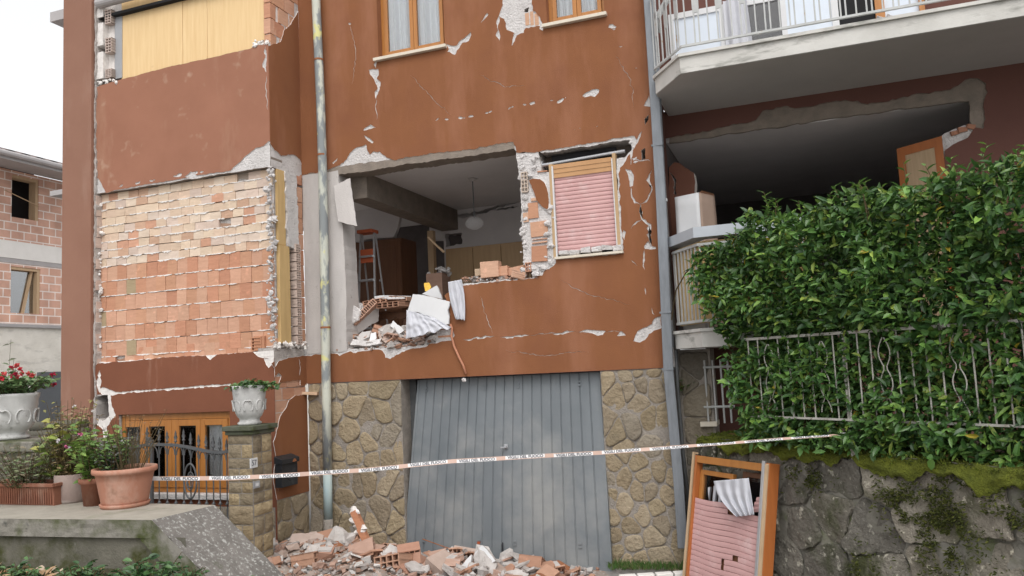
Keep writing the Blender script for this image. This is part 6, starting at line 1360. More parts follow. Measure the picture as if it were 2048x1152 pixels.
# =================================================================== LEFT FOREGROUND: WALL WITH POTS
ZP = 1.4
c1 = atZ(303, 1040, ZP); c2 = atZ(430, 1010, ZP); yF, yBk = float(c1[1]), float(c2[1]); xE = float(c1[0]); xE2 = float(c2[0])
lo1 = atY(412, 1152, yF); lo2 = atY(545, 1128, yBk)
pw = thing('planter_wall', 'mossy concrete wall with a flat cap and a sloping lichened end carrying flower pots', 'wall', (-6, -4.3, 0))
yl = atZ(-40, 1037, ZP)
cpm = MB(); TH = .125; XL = -9.5
yFL = yF+(yl[1]-yF)/(yl[0]-xE)*(XL-xE); yBL = yBk+.15
cpm.add([(XL, yFL, ZP), (xE, yF, ZP), (xE2, yBk, ZP), (XL, yBL, ZP)], [(0, 1, 2, 3)])
cpm.build('cap_top', 'cap_top', pw)
cpm = MB(); cpm.grid(lambda u, v: (XL+(xE-XL)*u, yFL+(yF-yFL)*u+.008*noise.noise((u*60, v*3, 0)), ZP-TH+TH*v), 160, 4); cpm.add([(XL, yFL, ZP-TH), (xE, yF, ZP-TH), (xE, yF+.08, ZP-TH), (XL, yFL+.08, ZP-TH)], [(0, 1, 2, 3)]); cpm.build('cap_edge', 'cap', pw)
cpm = MB(); cpm.grid(lambda u, v: (XL+(xE+.25-XL)*u, yFL+(yF-yFL)*u+.05+.015*noise.noise((u*40, v*5, 0)), (ZP-TH)*v), 120, 20); cpm.build('wall_face', 'mossy_wall', pw)
S0, S1 = np.array([xE, yF, ZP]), np.array([xE2, yBk, ZP]); E0 = np.array([lo1[0], yF, lo1[2]]); E1 = np.array([lo2[0], yBk, lo2[2]])
E0 = S0+(E0-S0)*1.9; E1 = S1+(E1-S1)*1.9
cpm = MB(); cpm.grid(lambda u, v: tuple((S0*(1-u)+S1*u)*(1-v)+(E0*(1-u)+E1*u)*v+np.array([0, 0, .012*noise.noise((u*9, v*14, 1))*(1 if 0 < v < 1 else 0)])), 30, 60); cpm.build('sloping_end', 'cap_slope', pw, smooth=True)
dz = np.array([0, 0, -.14]); cpm = MB(); cpm.add([S0, E0, E0+dz+np.array([-.06, 0, -.05]), S0+np.array([-.10, 0, -.14])], [(0, 1, 2, 3)]); cpm.build('slope_edge', 'cap', pw)
cpm = MB(); cpm.add([S1, E1, (E1[0], E1[1], 0), (S1[0]-1, S1[1], 0), (XL, yBL, 0), (XL, yBL, ZP)], [(0, 1, 2, 3, 4, 5)]); cpm.build('wall_rear', 'mossy_wall', pw)
cpm = MB(); cpm.add([S0+np.array([-.1, .05, -.14]), E0+np.array([-.06, .05, -.1]), (E0[0], yF+.05, 0), (S0[0]-.1, yF+.05, 0)], [(0, 1, 2, 3)]); cpm.build('slope_face', 'mossy_wall', pw)
# earth bank in front
hfield('earth_bank', -10, -2.9, -8.5, yF+.05, 70, 50, lambda x, y: .62+.42*max(0, min(1, (y+6.6)/1.5))*max(0, min(1, (-3.4-x)/1.2))+.05*noise.noise((x*2, y*2, 0)), 'earth')

def pot(name, label, base, prof, mat, n=28, cat='flower pot', soil=None, sx=1.0, group=None, saucer=None):
    t = thing(name, label, cat, base, group=group)
    b = MB(); b.lathe(prof, n=n); b.v = [(x*sx, y, z) for x, y, z in b.v]; b.build('pot', mat, t, True, True)
    if soil: b = MB(); b.lathe([(0, soil[1]+.01), (soil[0]*.5, soil[1]+.005), (soil[0], soil[1])], n=20); b.v = [(x*sx, y, z) for x, y, z in b.v]; b.build('soil', 'soil', t, True, True)
    if saucer: b = MB(); b.lathe([(0, 0), (saucer, 0), (saucer+.012, .03), (saucer-.01, .03)], n=n); b.v = [(x*sx, y, z+.001) for x, y, z in b.v]; b.build('saucer', 'terracotta', t, True, True)
    return t
kk = 5.6/FPX
pb = atZ(250, 1012, ZP)
pot('flower_pot', 'big round terracotta pot with a thick rim at the right end of the pot row', pb, [(.0, .02), (.165, .02), (.172, .05), (.20, .20), (.212, .255), (.232, .262), (.238, .275), (.236, .30), (.222, .302), (.212, .285), (.20, .25)], 'terracotta', soil=(.20, .26), saucer=.172)
pg = atZ(144, 1003, ZP)
pot('flower_pot', 'grey mossy cylindrical pot between the trough and the small terracotta pot', pg, [(0, 0), (.125, 0), (.128, .02), (.135, .23), (.125, .23), (.12, .20)], 'pot_grey', soil=(.12, .20))
ps = atZ(188, 1010, ZP)
pot('flower_pot', 'small dark terracotta pot squeezed beside the big round pot', ps, [(0, 0), (.075, 0), (.095, .17), (.112, .175), (.115, .215), (.10, .217), (.095, .19)], 'terracotta_dk', soil=(.095, .19))
tr0 = atZ(106, 1012, ZP); tr1 = atZ(-60, 1014, ZP)
tg = thing('planter_trough', 'long ribbed terracotta trough at the left end of the pot row', 'planter', ((tr0[0]+tr1[0])/2, tr0[1]+.10, ZP))
Lh = abs(tr0[0]-tr1[0])/2; b = MB()
for sx, a_, w_, hh in ((1, Lh, .10, .165),):
    b.sheet([(-Lh+.02, 0), (Lh-.02, 0), (Lh, .165), (-Lh, .165)], [], lambda s_, t_, d: (s_, -.10+.02-.02*t_/.165+d, t_), 0, .012); b.sheet([(-Lh+.02, 0), (Lh-.02, 0), (Lh, .165), (-Lh, .165)], [], lambda s_, t_, d: (s_, .10-d, t_), 0, .012)
    for sg_ in (-1, 1): b.span((sg_*Lh-.012*sg_-.006, -.09, 0), (sg_*Lh-.006*sg_+.006, .09, .165))
    for k in range(30): b.box((-Lh+.03+(2*Lh-.06)*k/29, -.094, .075), (.008, .012, .13))
b.build('trough', 'terracotta_dk', tg, False, True)
b = MB(); b.span((-Lh-.012, -.118, .150), (Lh+.012, -.095, .178)); b.span((-Lh-.012, .095, .150), (Lh+.012, .118, .178)); b.span((-Lh-.014, -.094, .150), (-Lh+.008, .094, .178)); b.span((Lh-.008, -.094, .150), (Lh+.014, .094, .178)); b.build('rim', 'terracotta_dk', tg, False, True, .004)
b = MB(); b.span((-Lh+.02, -.09, .1), (Lh-.02, .09, .15)); b.build('soil', 'soil', tg, False, True)

def urn(label, base, R0, Hh):
    t = thing('urn', label, 'urn', base)
    def fn(r, z, th):
        k = z/Hh
        sq = 1+.06*math.cos(4*th) if k > .15 else 1
        orn = .030*math.sin(8*th+3*math.sin(k*9))*math.sin(math.pi*max(0, min(1, (k-.2)/.65))) if .2 < k < .85 else 0
        sc = .04*abs(math.sin(4*th)) if k < .2 else 0
        return r*(sq+orn*1.6+sc)
    b = MB(); b.lathe([(0, 0), (R0*.55, 0), (R0*.62, Hh*.05), (R0*.50, Hh*.10), (R0*.52, Hh*.16), (R0*.66, Hh*.22), (R0*.76, Hh*.32), (R0*.80, Hh*.45), (R0*.83, Hh*.58), (R0*.87, Hh*.72), (R0*.90, Hh*.85), (R0*.94, Hh*.93), (R0*.96, Hh), (R0*.86, Hh), (R0*.80, Hh*.92)], n=64, fn=fn); b.build('vase', 'urn', t, True, True)
    b = MB()
    for k in range(8):   # scroll reliefs
        th0 = 2*math.pi*k/8+.2
        for sg_ in (-1, 1):
            pp = []
            for q_ in range(14):
                a_ = q_/13*4.6; rr = .10*R0*(1.9-.3*a_)
                z_ = Hh*.5+Hh*.22*(.5-q_/13)+rr*math.sin(a_); th = th0+sg_*(.05+rr*math.cos(a_)/R0*1.0+.14); r_ = R0*(.80+.14*(z_/Hh-.4))*1.05
                pp.append((r_*math.cos(th), r_*math.sin(th), z_))
            b.tube(pp, R0*.035, 5)
    b.build('scroll_relief', 'urn', t, True, True)
    b = MB(); b.lathe([(0, Hh*.9), (R0*.80, Hh*.9)], n=20); b.build('soil', 'soil', t, True, True)
    return t
# far left block with the big urn
yU = -3.0; zU = atY(60, 878, yU)[2]
bw = thing('concrete_block', 'old grey concrete block under the large white urn at the far left', 'block', (atY(60, 878, yU)[0], yU, 0))
b = MB(); b.span((-1.6, .35, 0), (.0, -.28, zU-.10)); b.v = [(x+atY(116, 890, yU)[0]-0.0-bw.location[0], y, z) for x, y, z in b.v]; b.build('block', 'mossy_wall', bw, False, True, .01)
b = MB(); b.span((-1.65, .38, zU-.10), (.03, -.31, zU)); b.v = [(x+atY(116, 890, yU)[0]-bw.location[0], y, z) for x, y, z in b.v]; b.build('coping', 'cap', bw, False, True, .012)
ub = atY(22, 878, yU); ub[1] = yU+.0
wU = abs(atY(78, 800, yU)[0]-atY(28, 800, yU)[0]); hU = atY(28, 788, yU)[2]-zU
urn('large white scrolled urn of red geraniums at the far left edge', ub, wU*.80, hU)
# gate pillar
yP = -1.6; xP0 = atY(457, 950, yP)[0]; wP = .335; zP = atY(478, 852, yP)[2]
gp = thing('gate_pillar', 'square stone gate pillar with a mossy cap and the white number 57', 'pillar', (xP0+wP/2, yP+wP/2, 0))
GPT = [(.38, .30, .185), (.33, .265, .175), (.42, .335, .21), (.30, .25, .175)]
def blocks(mb, u0, u1, z0, z1, mp, seed):
    R = random.Random(seed); z = z0
    while z < z1-.03:
        h_ = min(R.uniform(.10, .22), z1-z); x = u0
        while x < u1-.02:
            w_ = R.choice((u1-u0, (u1-u0)*.55, (u1-u0)*.45)); xb2 = min(x+w_, u1)
            if u1-xb2 < .06: xb2 = u1
            t_ = R.choice(GPT); k = R.uniform(.85, 1.15); m_ = MB(); n1 = max(2, int((xb2-x)/.04)); n2 = max(2, int(h_/.04))
            gap = .006
            def f(u, v, x=x, xb2=xb2, z=z, h_=h_, sd2=R.random()*50):
                e = min(u, 1-u, v, 1-v); d = .004 if e < 1e-6 else .022+.016*noise.noise((u*3+sd2, v*3, 0))
                return mp(x+gap+(xb2-x-2*gap)*u+.005*noise.noise((u*4, v*4, sd2)), z+gap+(h_-2*gap)*v, d)
            mb.grid(f, n1, n2, 0, tuple(c_*k for c_ in t_)); x = xb2
        z += h_
b = MB(); blocks(b, xP0, xP0+wP, 0, zP-.10, lambda a_, z, d: (a_, yP-d, z), 1); blocks(b, yP, yP+wP, 0, zP-.10, lambda a_, z, d: (xP0+wP+d, a_, z), 2); b.build('stone_block', 'stone', gp, smooth=True)
b = MB(); b.span((xP0, yP, 0), (xP0+wP, yP+wP, zP-.10)); b.build('pillar_core', 'stone_joint', gp)
b = MB(); b.span((xP0-.02, yP-.03, zP-.10), (xP0+wP+.03, yP+wP+.03, zP-.055)); b.span((xP0-.045, yP-.055, zP-.055), (xP0+wP+.055, yP+wP+.055, zP)); b.build('pillar_cap', mk('mossy_cap', (.115, .12, .095), (.075, .085, .05), 6, .95, .3, 40, c3=(.05, .06, .02), s3=5, t3=(.5, .65)), gp, bevel=.008)
def flat_text(body, size, mat, name, parent, origin, ux, uz, off):
    cu = bpy.data.curves.new('lettering', 'FONT'); cu.body = body; cu.size = size; cu.align_x = 'CENTER'; cu.align_y = 'CENTER'; cu.extrude = .001
    ob = bpy.data.objects.new('lettering', cu); COL.objects.link(ob); dg = bpy.context.evaluated_depsgraph_get(); me = bpy.data.meshes.new_from_object(ob.evaluated_get(dg)); bpy.data.objects.remove(ob)
    b = MB(); ux = np.array(ux, float); uz = np.array(uz, float); o3 = np.array(origin, float); nn = np.cross(ux, uz)
    b.add([tuple(o3+ux*v.co.x+uz*v.co.y+nn*(off+v.co.z)) for v in me.vertices], [tuple(p.vertices) for p in me.polygons]); bpy.data.meshes.remove(me)
    return b.build(name, mat, parent)
xS = xP0+wP+.045
a_ = atX(508, 926, xS); b = MB(); hw = abs(atX(514, 926, xS)[1]-atX(502, 926, xS)[1])/2+.01
b.box((xS-.004, a_[1], a_[2]), (.012, hw*2, .105)); npl = b.build('number_plate', 'white', gp, bevel=.002)
flat_text('57', .085, 'ink', 'number', npl, (xS+.0035, a_[1], a_[2]), (0, 1.0, 0), (0, 0, 1), 0)
a_ = atX(514, 969, xS); b = MB(); b.box((xS-.006, a_[1], a_[2]), (.02, .10, .075)); db = b.build('doorbell', 'alu', gp, bevel=.003)
b = MB(); b.box((xS+.006, a_[1], a_[2]), (.006, .05, .035)); b.build('button', 'white', db)
urn('white scrolled urn with ivy on top of the stone gate pillar', (xP0+wP/2, yP+wP/2, zP), .215, atY(490, 775, yP)[2]-zP+.02)

# gate
yG = -1.52
def gq(px, py): p = atY(px, py, yG); return (p[0], yG, p[2])
gt = thing('iron_gate', 'grey wrought iron gate with spear tips and an oval ring beside the stone pillar', 'gate', gq(468, 1060))
zl_ = gq(400, 1006)[2]
topc = [gq(*p) for p in ((228, 910), (246, 902), (274, 893), (296, 889), (318, 889), (350, 890), (376, 894), (412, 902), (436, 905), (467, 902))]
tx = [p[0] for p in topc]; tz_ = [p[2] for p in topc]
b = MB(); b.tube([(x, yG, float(np.interp(x, tx, tz_))) for x in np.linspace(tx[0], tx[-1], 26)], .024, 4, square=True); b.build('arched_rail', 'iron', gt)
b = MB(); b.tube([(tx[0], yG, zl_-.16), (tx[-1], yG, zl_-.16)], .014, 4, square=True); b.build('bottom_rail', 'iron', gt)
bars = ((238, 871), (257.5, 865), (275, 860), (294, 854), (318, 859), (334, 862), (351, 862), (367, 859), (381, 866), (397, 869), (412, 871), (426, 872), (439, 874), (453, 878))
for k, (px, py) in enumerate(bars):
    t = gq(px, py); x = t[0]; zr = float(np.interp(x, tx, tz_)); b = MB(); b.tube([(x, yG, zl_-.16), (x, yG, t[2]-.12)], .0085, 6)
    ob = b.build('bar', 'iron', gt)
    b = MB(); b.lathe([(.0, -.135), (.018, -.13), (.018, -.115), (.009, -.108), (.022, -.075), (.010, -.045), (.014, -.035), (.0, .012)], (x, yG, t[2]), 8); b.build('spear_tip', 'iron', ob, True)
    b = MB(); b.lathe([(.0, -.02), (.026, -.01), (.012, .012), (.0, .03)], (x, yG, zl_), 8); b.build('collar', 'iron', ob, True)
    if k+1 < len(bars):
        x2 = gq(*bars[k+1])[0]; xm = (x+x2)/2; w_ = (x2-x)*.42; zz = float(np.interp(xm, tx, tz_)); b = MB()
        for sg_ in (-1, 1): b.tube([(xm+sg_*w_*math.sin(a2)*.9, yG, zz-.02-w_*1.5*(1-math.cos(a2))) for a2 in np.linspace(.0, 1.75, 9)], .007, 5)
        b.build('scroll', 'iron', gt)
p = gq(383, 962); b = MB(); rx, rz_ = abs(gq(396, 960)[0]-gq(371, 960)[0])/2, abs(gq(383, 927)[2]-gq(383, 996)[2])/2
b.tube([(p[0]+rx*math.cos(a2), yG-.02, p[2]+rz_*math.sin(a2)) for a2 in np.linspace(0, 2*math.pi, 33)], .012, 6)
for ph in (0, math.pi): b.tube([(p[0]+rx*.62*(1-.12*a2)*math.cos(a2*1.3+ph), yG-.02, p[2]+rz_*.62*(1-.12*a2)*math.sin(a2*1.3+ph)+.0) for a2 in np.linspace(0, 4, 20)], .008, 5)
b.build('oval_ring', 'iron', gt, True)
b = MB(); b.tube([gq(468, 1075), gq(467.5, 872)], .028, 4, square=True); b.tube([gq(467.5, 930), tuple(np.array(gq(478, 930))+np.array([0, -.0, 0]))], .014, 6); b.build('gate_post', 'iron', gt)
b = MB(); b.tube([gq(304, 1010), gq(304, 880)], .022, 4, square=True); b.build('gate_post', 'iron', gt)
b = MB(); b.box(gq(297, 884), (.075, .03, .11)); b.build('lock_box', 'iron', gt, bevel=.006)

# mailbox on the side wall
y0, y1 = sorted((atX(556, 935, SX+.06)[1], atX(588, 935, SX+.06)[1])); z1 = atX(572, 912, SX+.06)[2]; z0 = atX(572, 972, SX+.06)[2]
mbx = thing('mailbox', 'black metal mailbox with a rusty orange mark on its lid by the painted downpipe', 'mailbox', (SX+.012, (y0+y1)/2, z0))
b = MB(); b.span((SX+.013, y0, z0), (SX+.115, y1, z1-.08)); b.build('body', 'black', mbx, bevel=.006)
b = MB(); b.sheet([(SX+.013, z1-.075), (SX+.135, z1-.085), (SX+.135, z1-.03), (SX+.013, z1+.015)], [], lambda s_, t_, d: (s_, y0-.015+d, t_), 0, (y1-y0)+.03); lid = b.build('lid', 'black', mbx, bevel=.005)
b = MB(); b.sheet(jag([(y0+.19, z1-.075), (y0+.28, z1-.075), (y0+.26, z1-.045), (y0+.22, z1-.04)], .004, .02, 3), [], mX(SX+.1362), -.0, .004); b.build('rust_mark', 'orange_rust', lid)
b = MB(); b.tube([(SX+.118, (y0+y1)/2+.05*math.cos(a2), (z0+z1)/2-.06+.05*math.sin(a2)) for a2 in np.linspace(0, 5.5, 16)], .006, 5); b.build('emblem', 'black', mbx)

# =================================================================== BARRIER TAPE
A_ = np.array(atY(300, 957, pb[1]+.26)); Bp = np.array(fp(fpl(1684, 700)[0], .02, 0)); Bz = atP(1686, 869, Bp, (fn_[0], fn_[1], 0)); A2, B2 = A_[:2], Bz[:2]
tn = np.array([-(B2-A2)[1], (B2-A2)[0], 0]); tn /= np.linalg.norm(tn)
if tn[1] > 0: tn = -tn
tpx = [(302, 957), (460, 956.5), (560, 951), (650, 945.5), (730, 940), (810, 932), (905, 922.5), (990, 917.5), (1080, 912), (1210, 905), (1365, 893), (1440, 888), (1560, 878), (1686, 869.5)]
pts3 = [atP(x, y, A_, tn) for x, y in tpx]
cum = [0.0]
for a_, b_ in zip(pts3[:-1], pts3[1:]): cum.append(cum[-1]+float(np.linalg.norm(b_-a_)))
TL = cum[-1]
def tpos(s_): return np.array([np.interp(s_, cum, [p[k] for p in pts3]) for k in range(3)])
def twid(s_): return float(np.interp(s_/TL, [0, .55, .78, .9, 1], [.034, .033, .029, .025, .018]))
def ttilt(s_): return float(np.interp(s_/TL, [0, .3, .6, .8, 1], [.15, .35, .25, .75, .95]))+.10*math.sin(s_*3.1)
def tsurf(s_, w, off=0.0):
    p = tpos(s_); a2 = ttilt(s_); up = np.array([0, 0, math.cos(a2)])-tn*math.sin(a2)*-1.0*(-1); nn = tn*math.cos(a2)+np.array([0, 0, math.sin(a2)])
    up = np.array([0, 0, 1.0])*math.cos(a2)-tn*math.sin(a2)
    return tuple(p+up*w+nn*off)
tp = thing('barrier_tape', 'white and orange VIGILI DEL FUOCO barrier tape stretched across the driveway', 'tape', A_)
PER = .405; s0 = .06; segs = []
b = MB(); NS = 360
b.grid(lambda u, v: tsurf(TL*u, twid(TL*u)*(v-.5)), NS, 2); b.build('ribbon', 'tape', tp, True)
bo = MB(); cu = bpy.data.curves.new('lettering', 'FONT'); cu.body = 'VIGILI DEL FUOCO'; cu.size = .04; cu.offset = .0012; cu.align_y = 'CENTER'; ob = bpy.data.objects.new('lettering', cu); COL.objects.link(ob); dg = bpy.context.evaluated_depsgraph_get(); me = bpy.data.meshes.new_from_object(ob.evaluated_get(dg)); bpy.data.objects.remove(ob)
xs_ = [v.co.x for v in me.vertices]; xm0, xm1 = min(xs_), max(xs_); ys_ = [v.co.y for v in me.vertices]; ym = (min(ys_)+max(ys_))/2; yh = max(ys_)-min(ys_)
tv = [((v.co.x-xm0)/(xm1-xm0), (v.co.y-ym)/yh) for v in me.vertices]; tf = [tuple(p.vertices) for p in me.polygons]; bpy.data.meshes.remove(me)
s0 = float(np.interp(318, [p[0] for p in tpx], cum)); k = 0
while s0 < TL*.93:
    L1 = PER*.74
    m_ = MB(); m_.add([tsurf(s0+.015+L1*u, twid(s0)*((-.06 if k % 2 == 0 else .08)+v*.74), .0016) for u, v in tv], tf); m_.build('printed_words', 'ink', tp)
    m_ = MB(); m_.grid(lambda u, v: tsurf(s0+L1+.028+(PER-L1-.03)*u, twid(s0)*(v-.5)*1.0, .0012), 6, 2); m_.build('orange_field', 'tape_orange', tp)
    m_ = MB(); m_.grid(lambda u, v: tsurf(s0+.0+(L1+.028)*u, twid(s0)*(-.5+.16*v) if k % 2 else twid(s0)*(.34+.16*v), .0012), 12, 1); m_.build('orange_edge', 'tape_orange', tp)
    s0 += PER; k += 1
c = MB(); q_ = tpos(TL); c.tube([tuple(q_+np.array([0, 0, .02])), tuple(q_-np.array([0, 0, .05]))], .024, 6); c.build('knot', 'tape', tp)

# =================================================================== PLANTS
GRN = [(.07, .15, .03), (.10, .19, .04), (.05, .11, .025), (.14, .22, .05)]
def plant(name, label, base, h, spread, nst, nleaf, ll, lw, tints, seed, stem_r=.004, flowers=None, bare=0.0, droop=0.0, cat='plant', lean=(0, 0), group=None, star=.3):
    R = random.Random(seed); t = thing(name, label, cat, base, group=group); st = MB(); P_, D_, N_, L_2, W_2, T_ = [], [], [], [], [], []; fl = MB(); tipz = []
    for k in range(nst):
        an = R.random()*6.28; r_ = spread*math.sqrt(R.random()); hh = h*R.uniform(.55, 1.1); x0, y0 = r_*.35*math.cos(an), r_*.35*math.sin(an); x1, y1 = r_*math.cos(an)+lean[0]*hh, r_*math.sin(an)+lean[1]*hh
        pth = [(x0, y0, 0), ((x0*.6+x1*.4)+R.uniform(-.02, .02), (y0*.6+y1*.4)+R.uniform(-.02, .02), hh*.5), (x1, y1, hh-droop*r_)]
        st.tube(pth, [stem_r, stem_r*.8, stem_r*.45], 5); tipz.append(pth[-1])
        m_ = max(1, int(nleaf/nst))
        for j in range(m_):
            t_ = bare+(1-bare)*R.random(); a_, b_ = (pth[0], pth[1]) if t_ < .5 else (pth[1], pth[2]); q_ = (t_*2) % 1.0 if t_ < 1 else 1
            p = [a_[i]+(b_[i]-a_[i])*q_ for i in range(3)]; a2 = R.random()*6.28; up = R.uniform(-.2, .7)-droop
            P_.append((p[0]+R.uniform(-.02, .02), p[1]+R.uniform(-.02, .02), p[2])); D_.append((math.cos(a2), math.sin(a2), up)); N_.append((R.gauss(0, .35), R.gauss(0, .35)-.25, 1)); s_ = R.uniform(.65, 1.15); L_2.append(ll*s_); W_2.append(lw*s_); c_ = R.choice(tints); kk2 = R.uniform(.8, 1.2); T_.append(tuple(v*kk2 for v in c_))
    st.build('stem', 'stem', t, False, True)
    if P_: lv = MB(); leafcloud(lv, P_, D_, N_, L_2, W_2, T_); lv.build('leaves', 'leaf', t, False, True)
    if flowers:
        n_, rr, cols = flowers; fP = []; 
        PP, DD, NN, LL, WW, TT = [], [], [], [], [], []
        for k in range(n_):
            tip = R.choice(tipz); cx, cy, cz_ = tip[0]+R.uniform(-.05, .05), tip[1]-R.uniform(0, .06), tip[2]+R.uniform(-.04, .07); c_ = R.choice(cols)
            for j in range(12):
                d = Vector((R.gauss(0, 1), R.gauss(0, 1), R.gauss(.3, 1))).normalized(); PP.append((cx, cy, cz_)); DD.append(tuple(d)); NN.append((R.gauss(0, 1), R.gauss(0, 1), R.gauss(0, 1))); LL.append(rr*R.uniform(.6, 1.2)); WW.append(rr*R.uniform(.6, 1.0)); TT.append(c_)
        f_ = MB(); leafcloud(f_, PP, DD, NN, LL, WW, TT); f_.build('flowers', 'petal', t, False, True)
    return t
plant('geranium', 'bushy geranium with red blooms in the large white urn at the far left', (ub[0], ub[1], zU+hU*.9), .34, .44, 70, 900, .065, .06, [(.14, .23, .09), (.19, .29, .12), (.10, .18, .07)], 1, flowers=(26, .034, [(.52, .03, .05), (.42, .02, .06), (.62, .10, .10)]), droop=.25)
plant('ivy', 'trailing green ivy in the urn on the stone gate pillar', (xP0+wP/2, yP+wP/2, zP+(atY(490, 775, yP)[2]-zP)*.86), .16, .30, 46, 560, .06, .05, [(.07, .16, .045), (.11, .21, .06), (.055, .12, .04)], 2, droop=.3, lean=(.5, 0))
plant('pot_plant', 'thin tangle of weeds and dry stems in the terracotta trough', ((tr0[0]+tr1[0])/2, tr0[1]+.10, ZP+.14), .32, .44, 80, 900, .05, .02, [(.14, .20, .08), (.20, .23, .11), (.10, .15, .06), (.24, .20, .13), (.16, .13, .10)], 3, stem_r=.003)
plant('pot_plant', 'tall withered brown plant with a few yellow leaves in the grey pot', (pg[0]-.02, pg[1], ZP+.19), .62, .24, 46, 700, .055, .022, [(.26, .19, .10), (.34, .25, .13), (.18, .15, .07), (.28, .27, .08)], 4, stem_r=.0035, flowers=(2, .02, [(.75, .72, .7)]))
plant('pot_plant', 'broad yellow green leaves on a stalk left of the withered plant', (pg[0]-.10, pg[1]-.03, ZP+.19), .46, .18, 10, 60, .12, .09, [(.25, .31, .07), (.20, .28, .07), (.32, .31, .07)], 5)
plant('pot_plant', 'fresh light green plant with white and pink blooms behind the small terracotta pot', (ps[0]+.0, ps[1]+.02, ZP+.18), .42, .24, 34, 420, .085, .045, [(.17, .28, .06), (.24, .36, .09), (.12, .22, .05)], 6, flowers=(5, .022, [(.75, .72, .75), (.55, .15, .28), (.75, .72, .75)]))
plant('pot_plant', 'green and greyish leafy plant at the left of the big round pot', (pb[0]-.12, pb[1], ZP+.26), .25, .17, 40, 560, .045, .025, [(.10, .18, .055), (.14, .24, .07), (.15, .15, .14)], 7)
plant('dry_plant', 'dry brown stalks with seed heads standing in the big round pot', (pb[0]+.06, pb[1], ZP+.26), .46, .24, 34, 150, .022, .012, [(.20, .14, .08), (.28, .20, .12), (.13, .10, .07)], 8, stem_r=.0026, bare=.55, lean=(.12, 0))
plant('wall_weed', 'small green weed sprouting from the stone pier by the conduit', atY(1366, 780, .08), .14, .12, 10, 60, .05, .02, GRN, 9)
plant('shrub', 'thin twig with a few leaves at the left edge before the block wall', (atY(2, 700, -1.0)[0], -1.0, zU), 1.3, .35, 9, 70, .10, .045, [(.12, .17, .08), (.16, .2, .1)], 10, bare=.3)
LBW = ['low dark nettle clump at the far left foot of the potted wall', 'bright nettle clump with pointed leaves under the grey pot', 'large leafy weed below the sloping end of the potted wall', 'leafy weed growing at the corner of the sloping concrete end', 'small weed on the lower part of the sloping concrete end', 'short weed clump under the big round pot']
for i, (px, py, hh, sp_, nl, ll) in enumerate(((30, 1150, .15, .24, 300, .045), (165, 1150, .13, .16, 160, .055), (300, 1160, .22, .24, 380, .06), (375, 1158, .13, .12, 130, .05), (490, 1158, .07, .14, 70, .045), (225, 1160, .07, .12, 80, .04))):
    p = atY(px, py, -5.0 if i not in (4,) else -4.55); 
    plant('weed', LBW[i], (p[0], p[1], p[2]-.06), hh, sp_, 26, nl, ll, ll*.55, [(.045, .11, .035), (.07, .15, .05), (.09, .18, .06), (.035, .085, .03)], 20+i, droop=.1)
lf = MB(); R = np.random.default_rng(14); n_ = 260
Lp = np.array([(x, y, .64+.42*max(0, min(1, (y+6.6)/1.5))*max(0, min(1, (-3.4-x)/1.2))+.05) for x, y in zip(R.uniform(-7, -4.0, n_), R.uniform(-5.9, -4.75, n_))])
leafcloud(lf, Lp, R.normal(0, 1, (n_, 3))*(1, 1, .3), np.tile((0, -.2, 1.), (n_, 1)), R.uniform(.05, .13, n_), R.uniform(.03, .07, n_), np.array([(.36, .22, .12), (.44, .29, .17), (.28, .16, .08), (.5, .4, .3)])[R.integers(0, 4, n_)]); tag(lf.build('leaf_litter', 'drygrass'), 'dry brown fallen leaves on the bank below the potted wall', 'leaves', kind='stuff')
lf = MB(); n_ = 2600; xs_ = R.uniform(-8, -3.7, n_); ys_ = R.uniform(-5.6, -4.72, n_)
Lp = np.array([(x, y, .60+.42*max(0, min(1, (y+6.6)/1.5))*max(0, min(1, (-3.4-x)/1.2))+.04) for x, y in zip(xs_, ys_)])
leafcloud(lf, Lp, np.stack([R.normal(0, .6, n_), R.normal(0, .6, n_), R.uniform(.2, 1, n_)], 1), R.normal(0, 1, (n_, 3)), R.uniform(.02, .06, n_), R.uniform(.008, .02, n_), np.array([(.06, .11, .03), (.09, .13, .04), (.045, .08, .025), (.14, .13, .06)])[R.integers(0, 4, n_)]); tag(lf.build('ground_cover', 'drygrass'), 'low green ground cover on the bank at the lower left', 'ground cover', kind='stuff')

# =================================================================== LEFT BACKGROUND
XN = -18.3
nh = thing('neighbour_house', 'unfinished brick house with dark window openings beyond the left corner column', 'house', (XN, 6, 0))
def nq(px, py): p = atX(px, py, XN); return (p[1], p[2])
yA, yZ = -1.0, 16.0
zeav = nq(60, 356)[1]
W1 = [nq(24, 348), nq(77, 361), nq(77, 442), nq(24, 434)]; W2 = [nq(22, 531), nq(80, 540), nq(80, 628), nq(22, 626)]
def rect(q4): ys = sorted(p[0] for p in q4); zs_ = sorted(p[1] for p in q4); return (ys[0], ys[-1], (zs_[0]+zs_[1])/2, (zs_[2]+zs_[3])/2)
b = MB(); r1, r2 = rect(W1), rect(W2); hl = [[(r_[0], r_[2]), (r_[1], r_[2]), (r_[1], r_[3]), (r_[0], r_[3])] for r_ in (r1, r2)]
b.sheet([(yA, 0), (yZ, 0), (yZ, zeav+.1), (yA, zeav+.1)], hl, mX(XN), 0, .3, 0, 0); b.build('brick_wall', 'brickwork', nh)
zb1, zb2 = nq(60, 487)[1], nq(60, 530)[1]
b = MB(); b.span((XN-.02, yA, zb2+.12), (XN+.025, yZ, zb1)); b.build('concrete_band', 'band', nh); b = MB(); b.span((XN-.02, yA, zb2-.0), (XN+.012, yZ, zb2+.12)); b.build('lower_band', 'eave', nh)
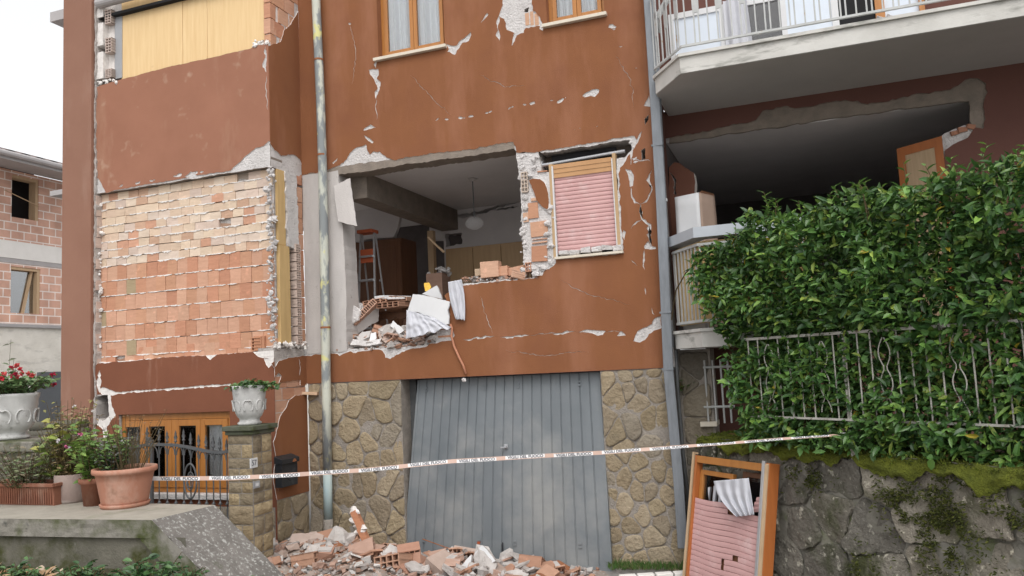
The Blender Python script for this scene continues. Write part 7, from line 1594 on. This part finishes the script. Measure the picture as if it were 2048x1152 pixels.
for i, r_ in enumerate((r1, r2)):
    w = part('window', nh); b = MB(); b.span((XN-.6, r_[0]-.3, r_[2]-.3), (XN-.55, r_[1]+.3, r_[3]+.3)); b.build('dark_inside', 'dark', w)
    if i: b = MB(); b.span((XN-.16, r_[0], r_[2]), (XN-.15, r_[1], r_[3])); b.build('plastic_film', 'film', w)
    b = MB(); b.span((XN-.25, r_[1]-.08, r_[2]), (XN-.02, r_[1]-.002, r_[3])); b.span((XN-.25, r_[0]+.002, r_[3]-.07), (XN-.02, r_[1]-.08, r_[3]-.002)); b.build('timber_frame', 'wood_raw', w)
    b = MB(); 
    if i: b.tube([(XN-.12, r_[1]-.4, r_[2]), (XN-.12, r_[1]-.15, r_[3])], .04, 4, square=True)
    else: b.tube([(XN+.01, r_[0]-.2, (r_[2]+r_[3])/2+.1), (XN+.01, r_[1], (r_[2]+r_[3])/2-.15)], .012, 5)
    b.build('prop', 'wood_raw', w)
XE = XN+1.1; ze = atX(60, 318, XE)[2]
b = MB(); b.add([(XN-.02, yA, zeav+.12), (XE, yA, ze-.14), (XE, yZ, ze-.14), (XN-.02, yZ, zeav+.12)], [(0, 1, 2, 3)]); b.span((XE-.0, yA, ze-.15), (XE+.03, yZ, ze-.02)); b.tube([(XE+.08, yA, ze-.02), (XE+.08, yZ, ze-.02)], .07, 10); b.build('eave', 'eave', nh)
b = MB(); NR = 90
b.grid(lambda u, v: (XE+.10-(8*v), yA+(yZ-yA)*u, ze+.03+2.6*v+.045*abs(math.sin(u*NR*math.pi/2))), 360, 8); rf = b.build('roof', 'tile_roof', nh)
# block wall in front of it with a dark gate panel
XB = -13.6
bwz = atX(60, 656, XB)[2]
bw2 = thing('block_wall', 'pale stained block wall in front of the unfinished brick house', 'wall', (XB, 3, 0))
b = MB(); b.span((XB-.3, -2.5, 0), (XB, 12, bwz)); b.build('wall', 'blockwall', bw2); b = MB(); b.span((XB-.34, -2.5, bwz), (XB+.04, 12, bwz+.07)); b.build('coping', 'eave', bw2, bevel=.01)
g1, g2 = atX(76, 790, XB+.06), atX(121, 790, XB+.06)
b = MB(); b.span((XB+.03, g1[1], 0), (XB+.09, g2[1]+1.2, atX(95, 744, XB+.06)[2])); b.build('metal_sheet', mk('dark_sheet', (.12, .13, .14), (.10, .105, .115), 3, .6, .05), bw2)
wp = thing('wood_pile', 'mossy pile of logs with a pale tube beside the large white urn', 'wood pile', atY(95, 880, -2.2)); wp.location[2] = 0
for i in range(7):
    b = MB(); p = atY(84+7*(i % 4)+3*(i//4), 868-15*(i//4), -2.0); b.tube([(p[0]-.2, p[1], p[2]), (p[0]+.35, p[1]+.2, p[2]+.01)], .055, 8); b.build('log', 'mossy_wall', wp, True)
b = MB(); b.tube([tuple(atY(66, 880, -2.3)), tuple(atY(120, 872, -2.2))], .018, 8); b.build('tube', 'alu', wp, True)
b = MB(); p = atY(95, 882, -2.0); b.span((p[0]-.5, -2.2, 0), (p[0]+.7, -1.3, p[2]-.03)); b.build('log_base', 'mossy_wall', wp)
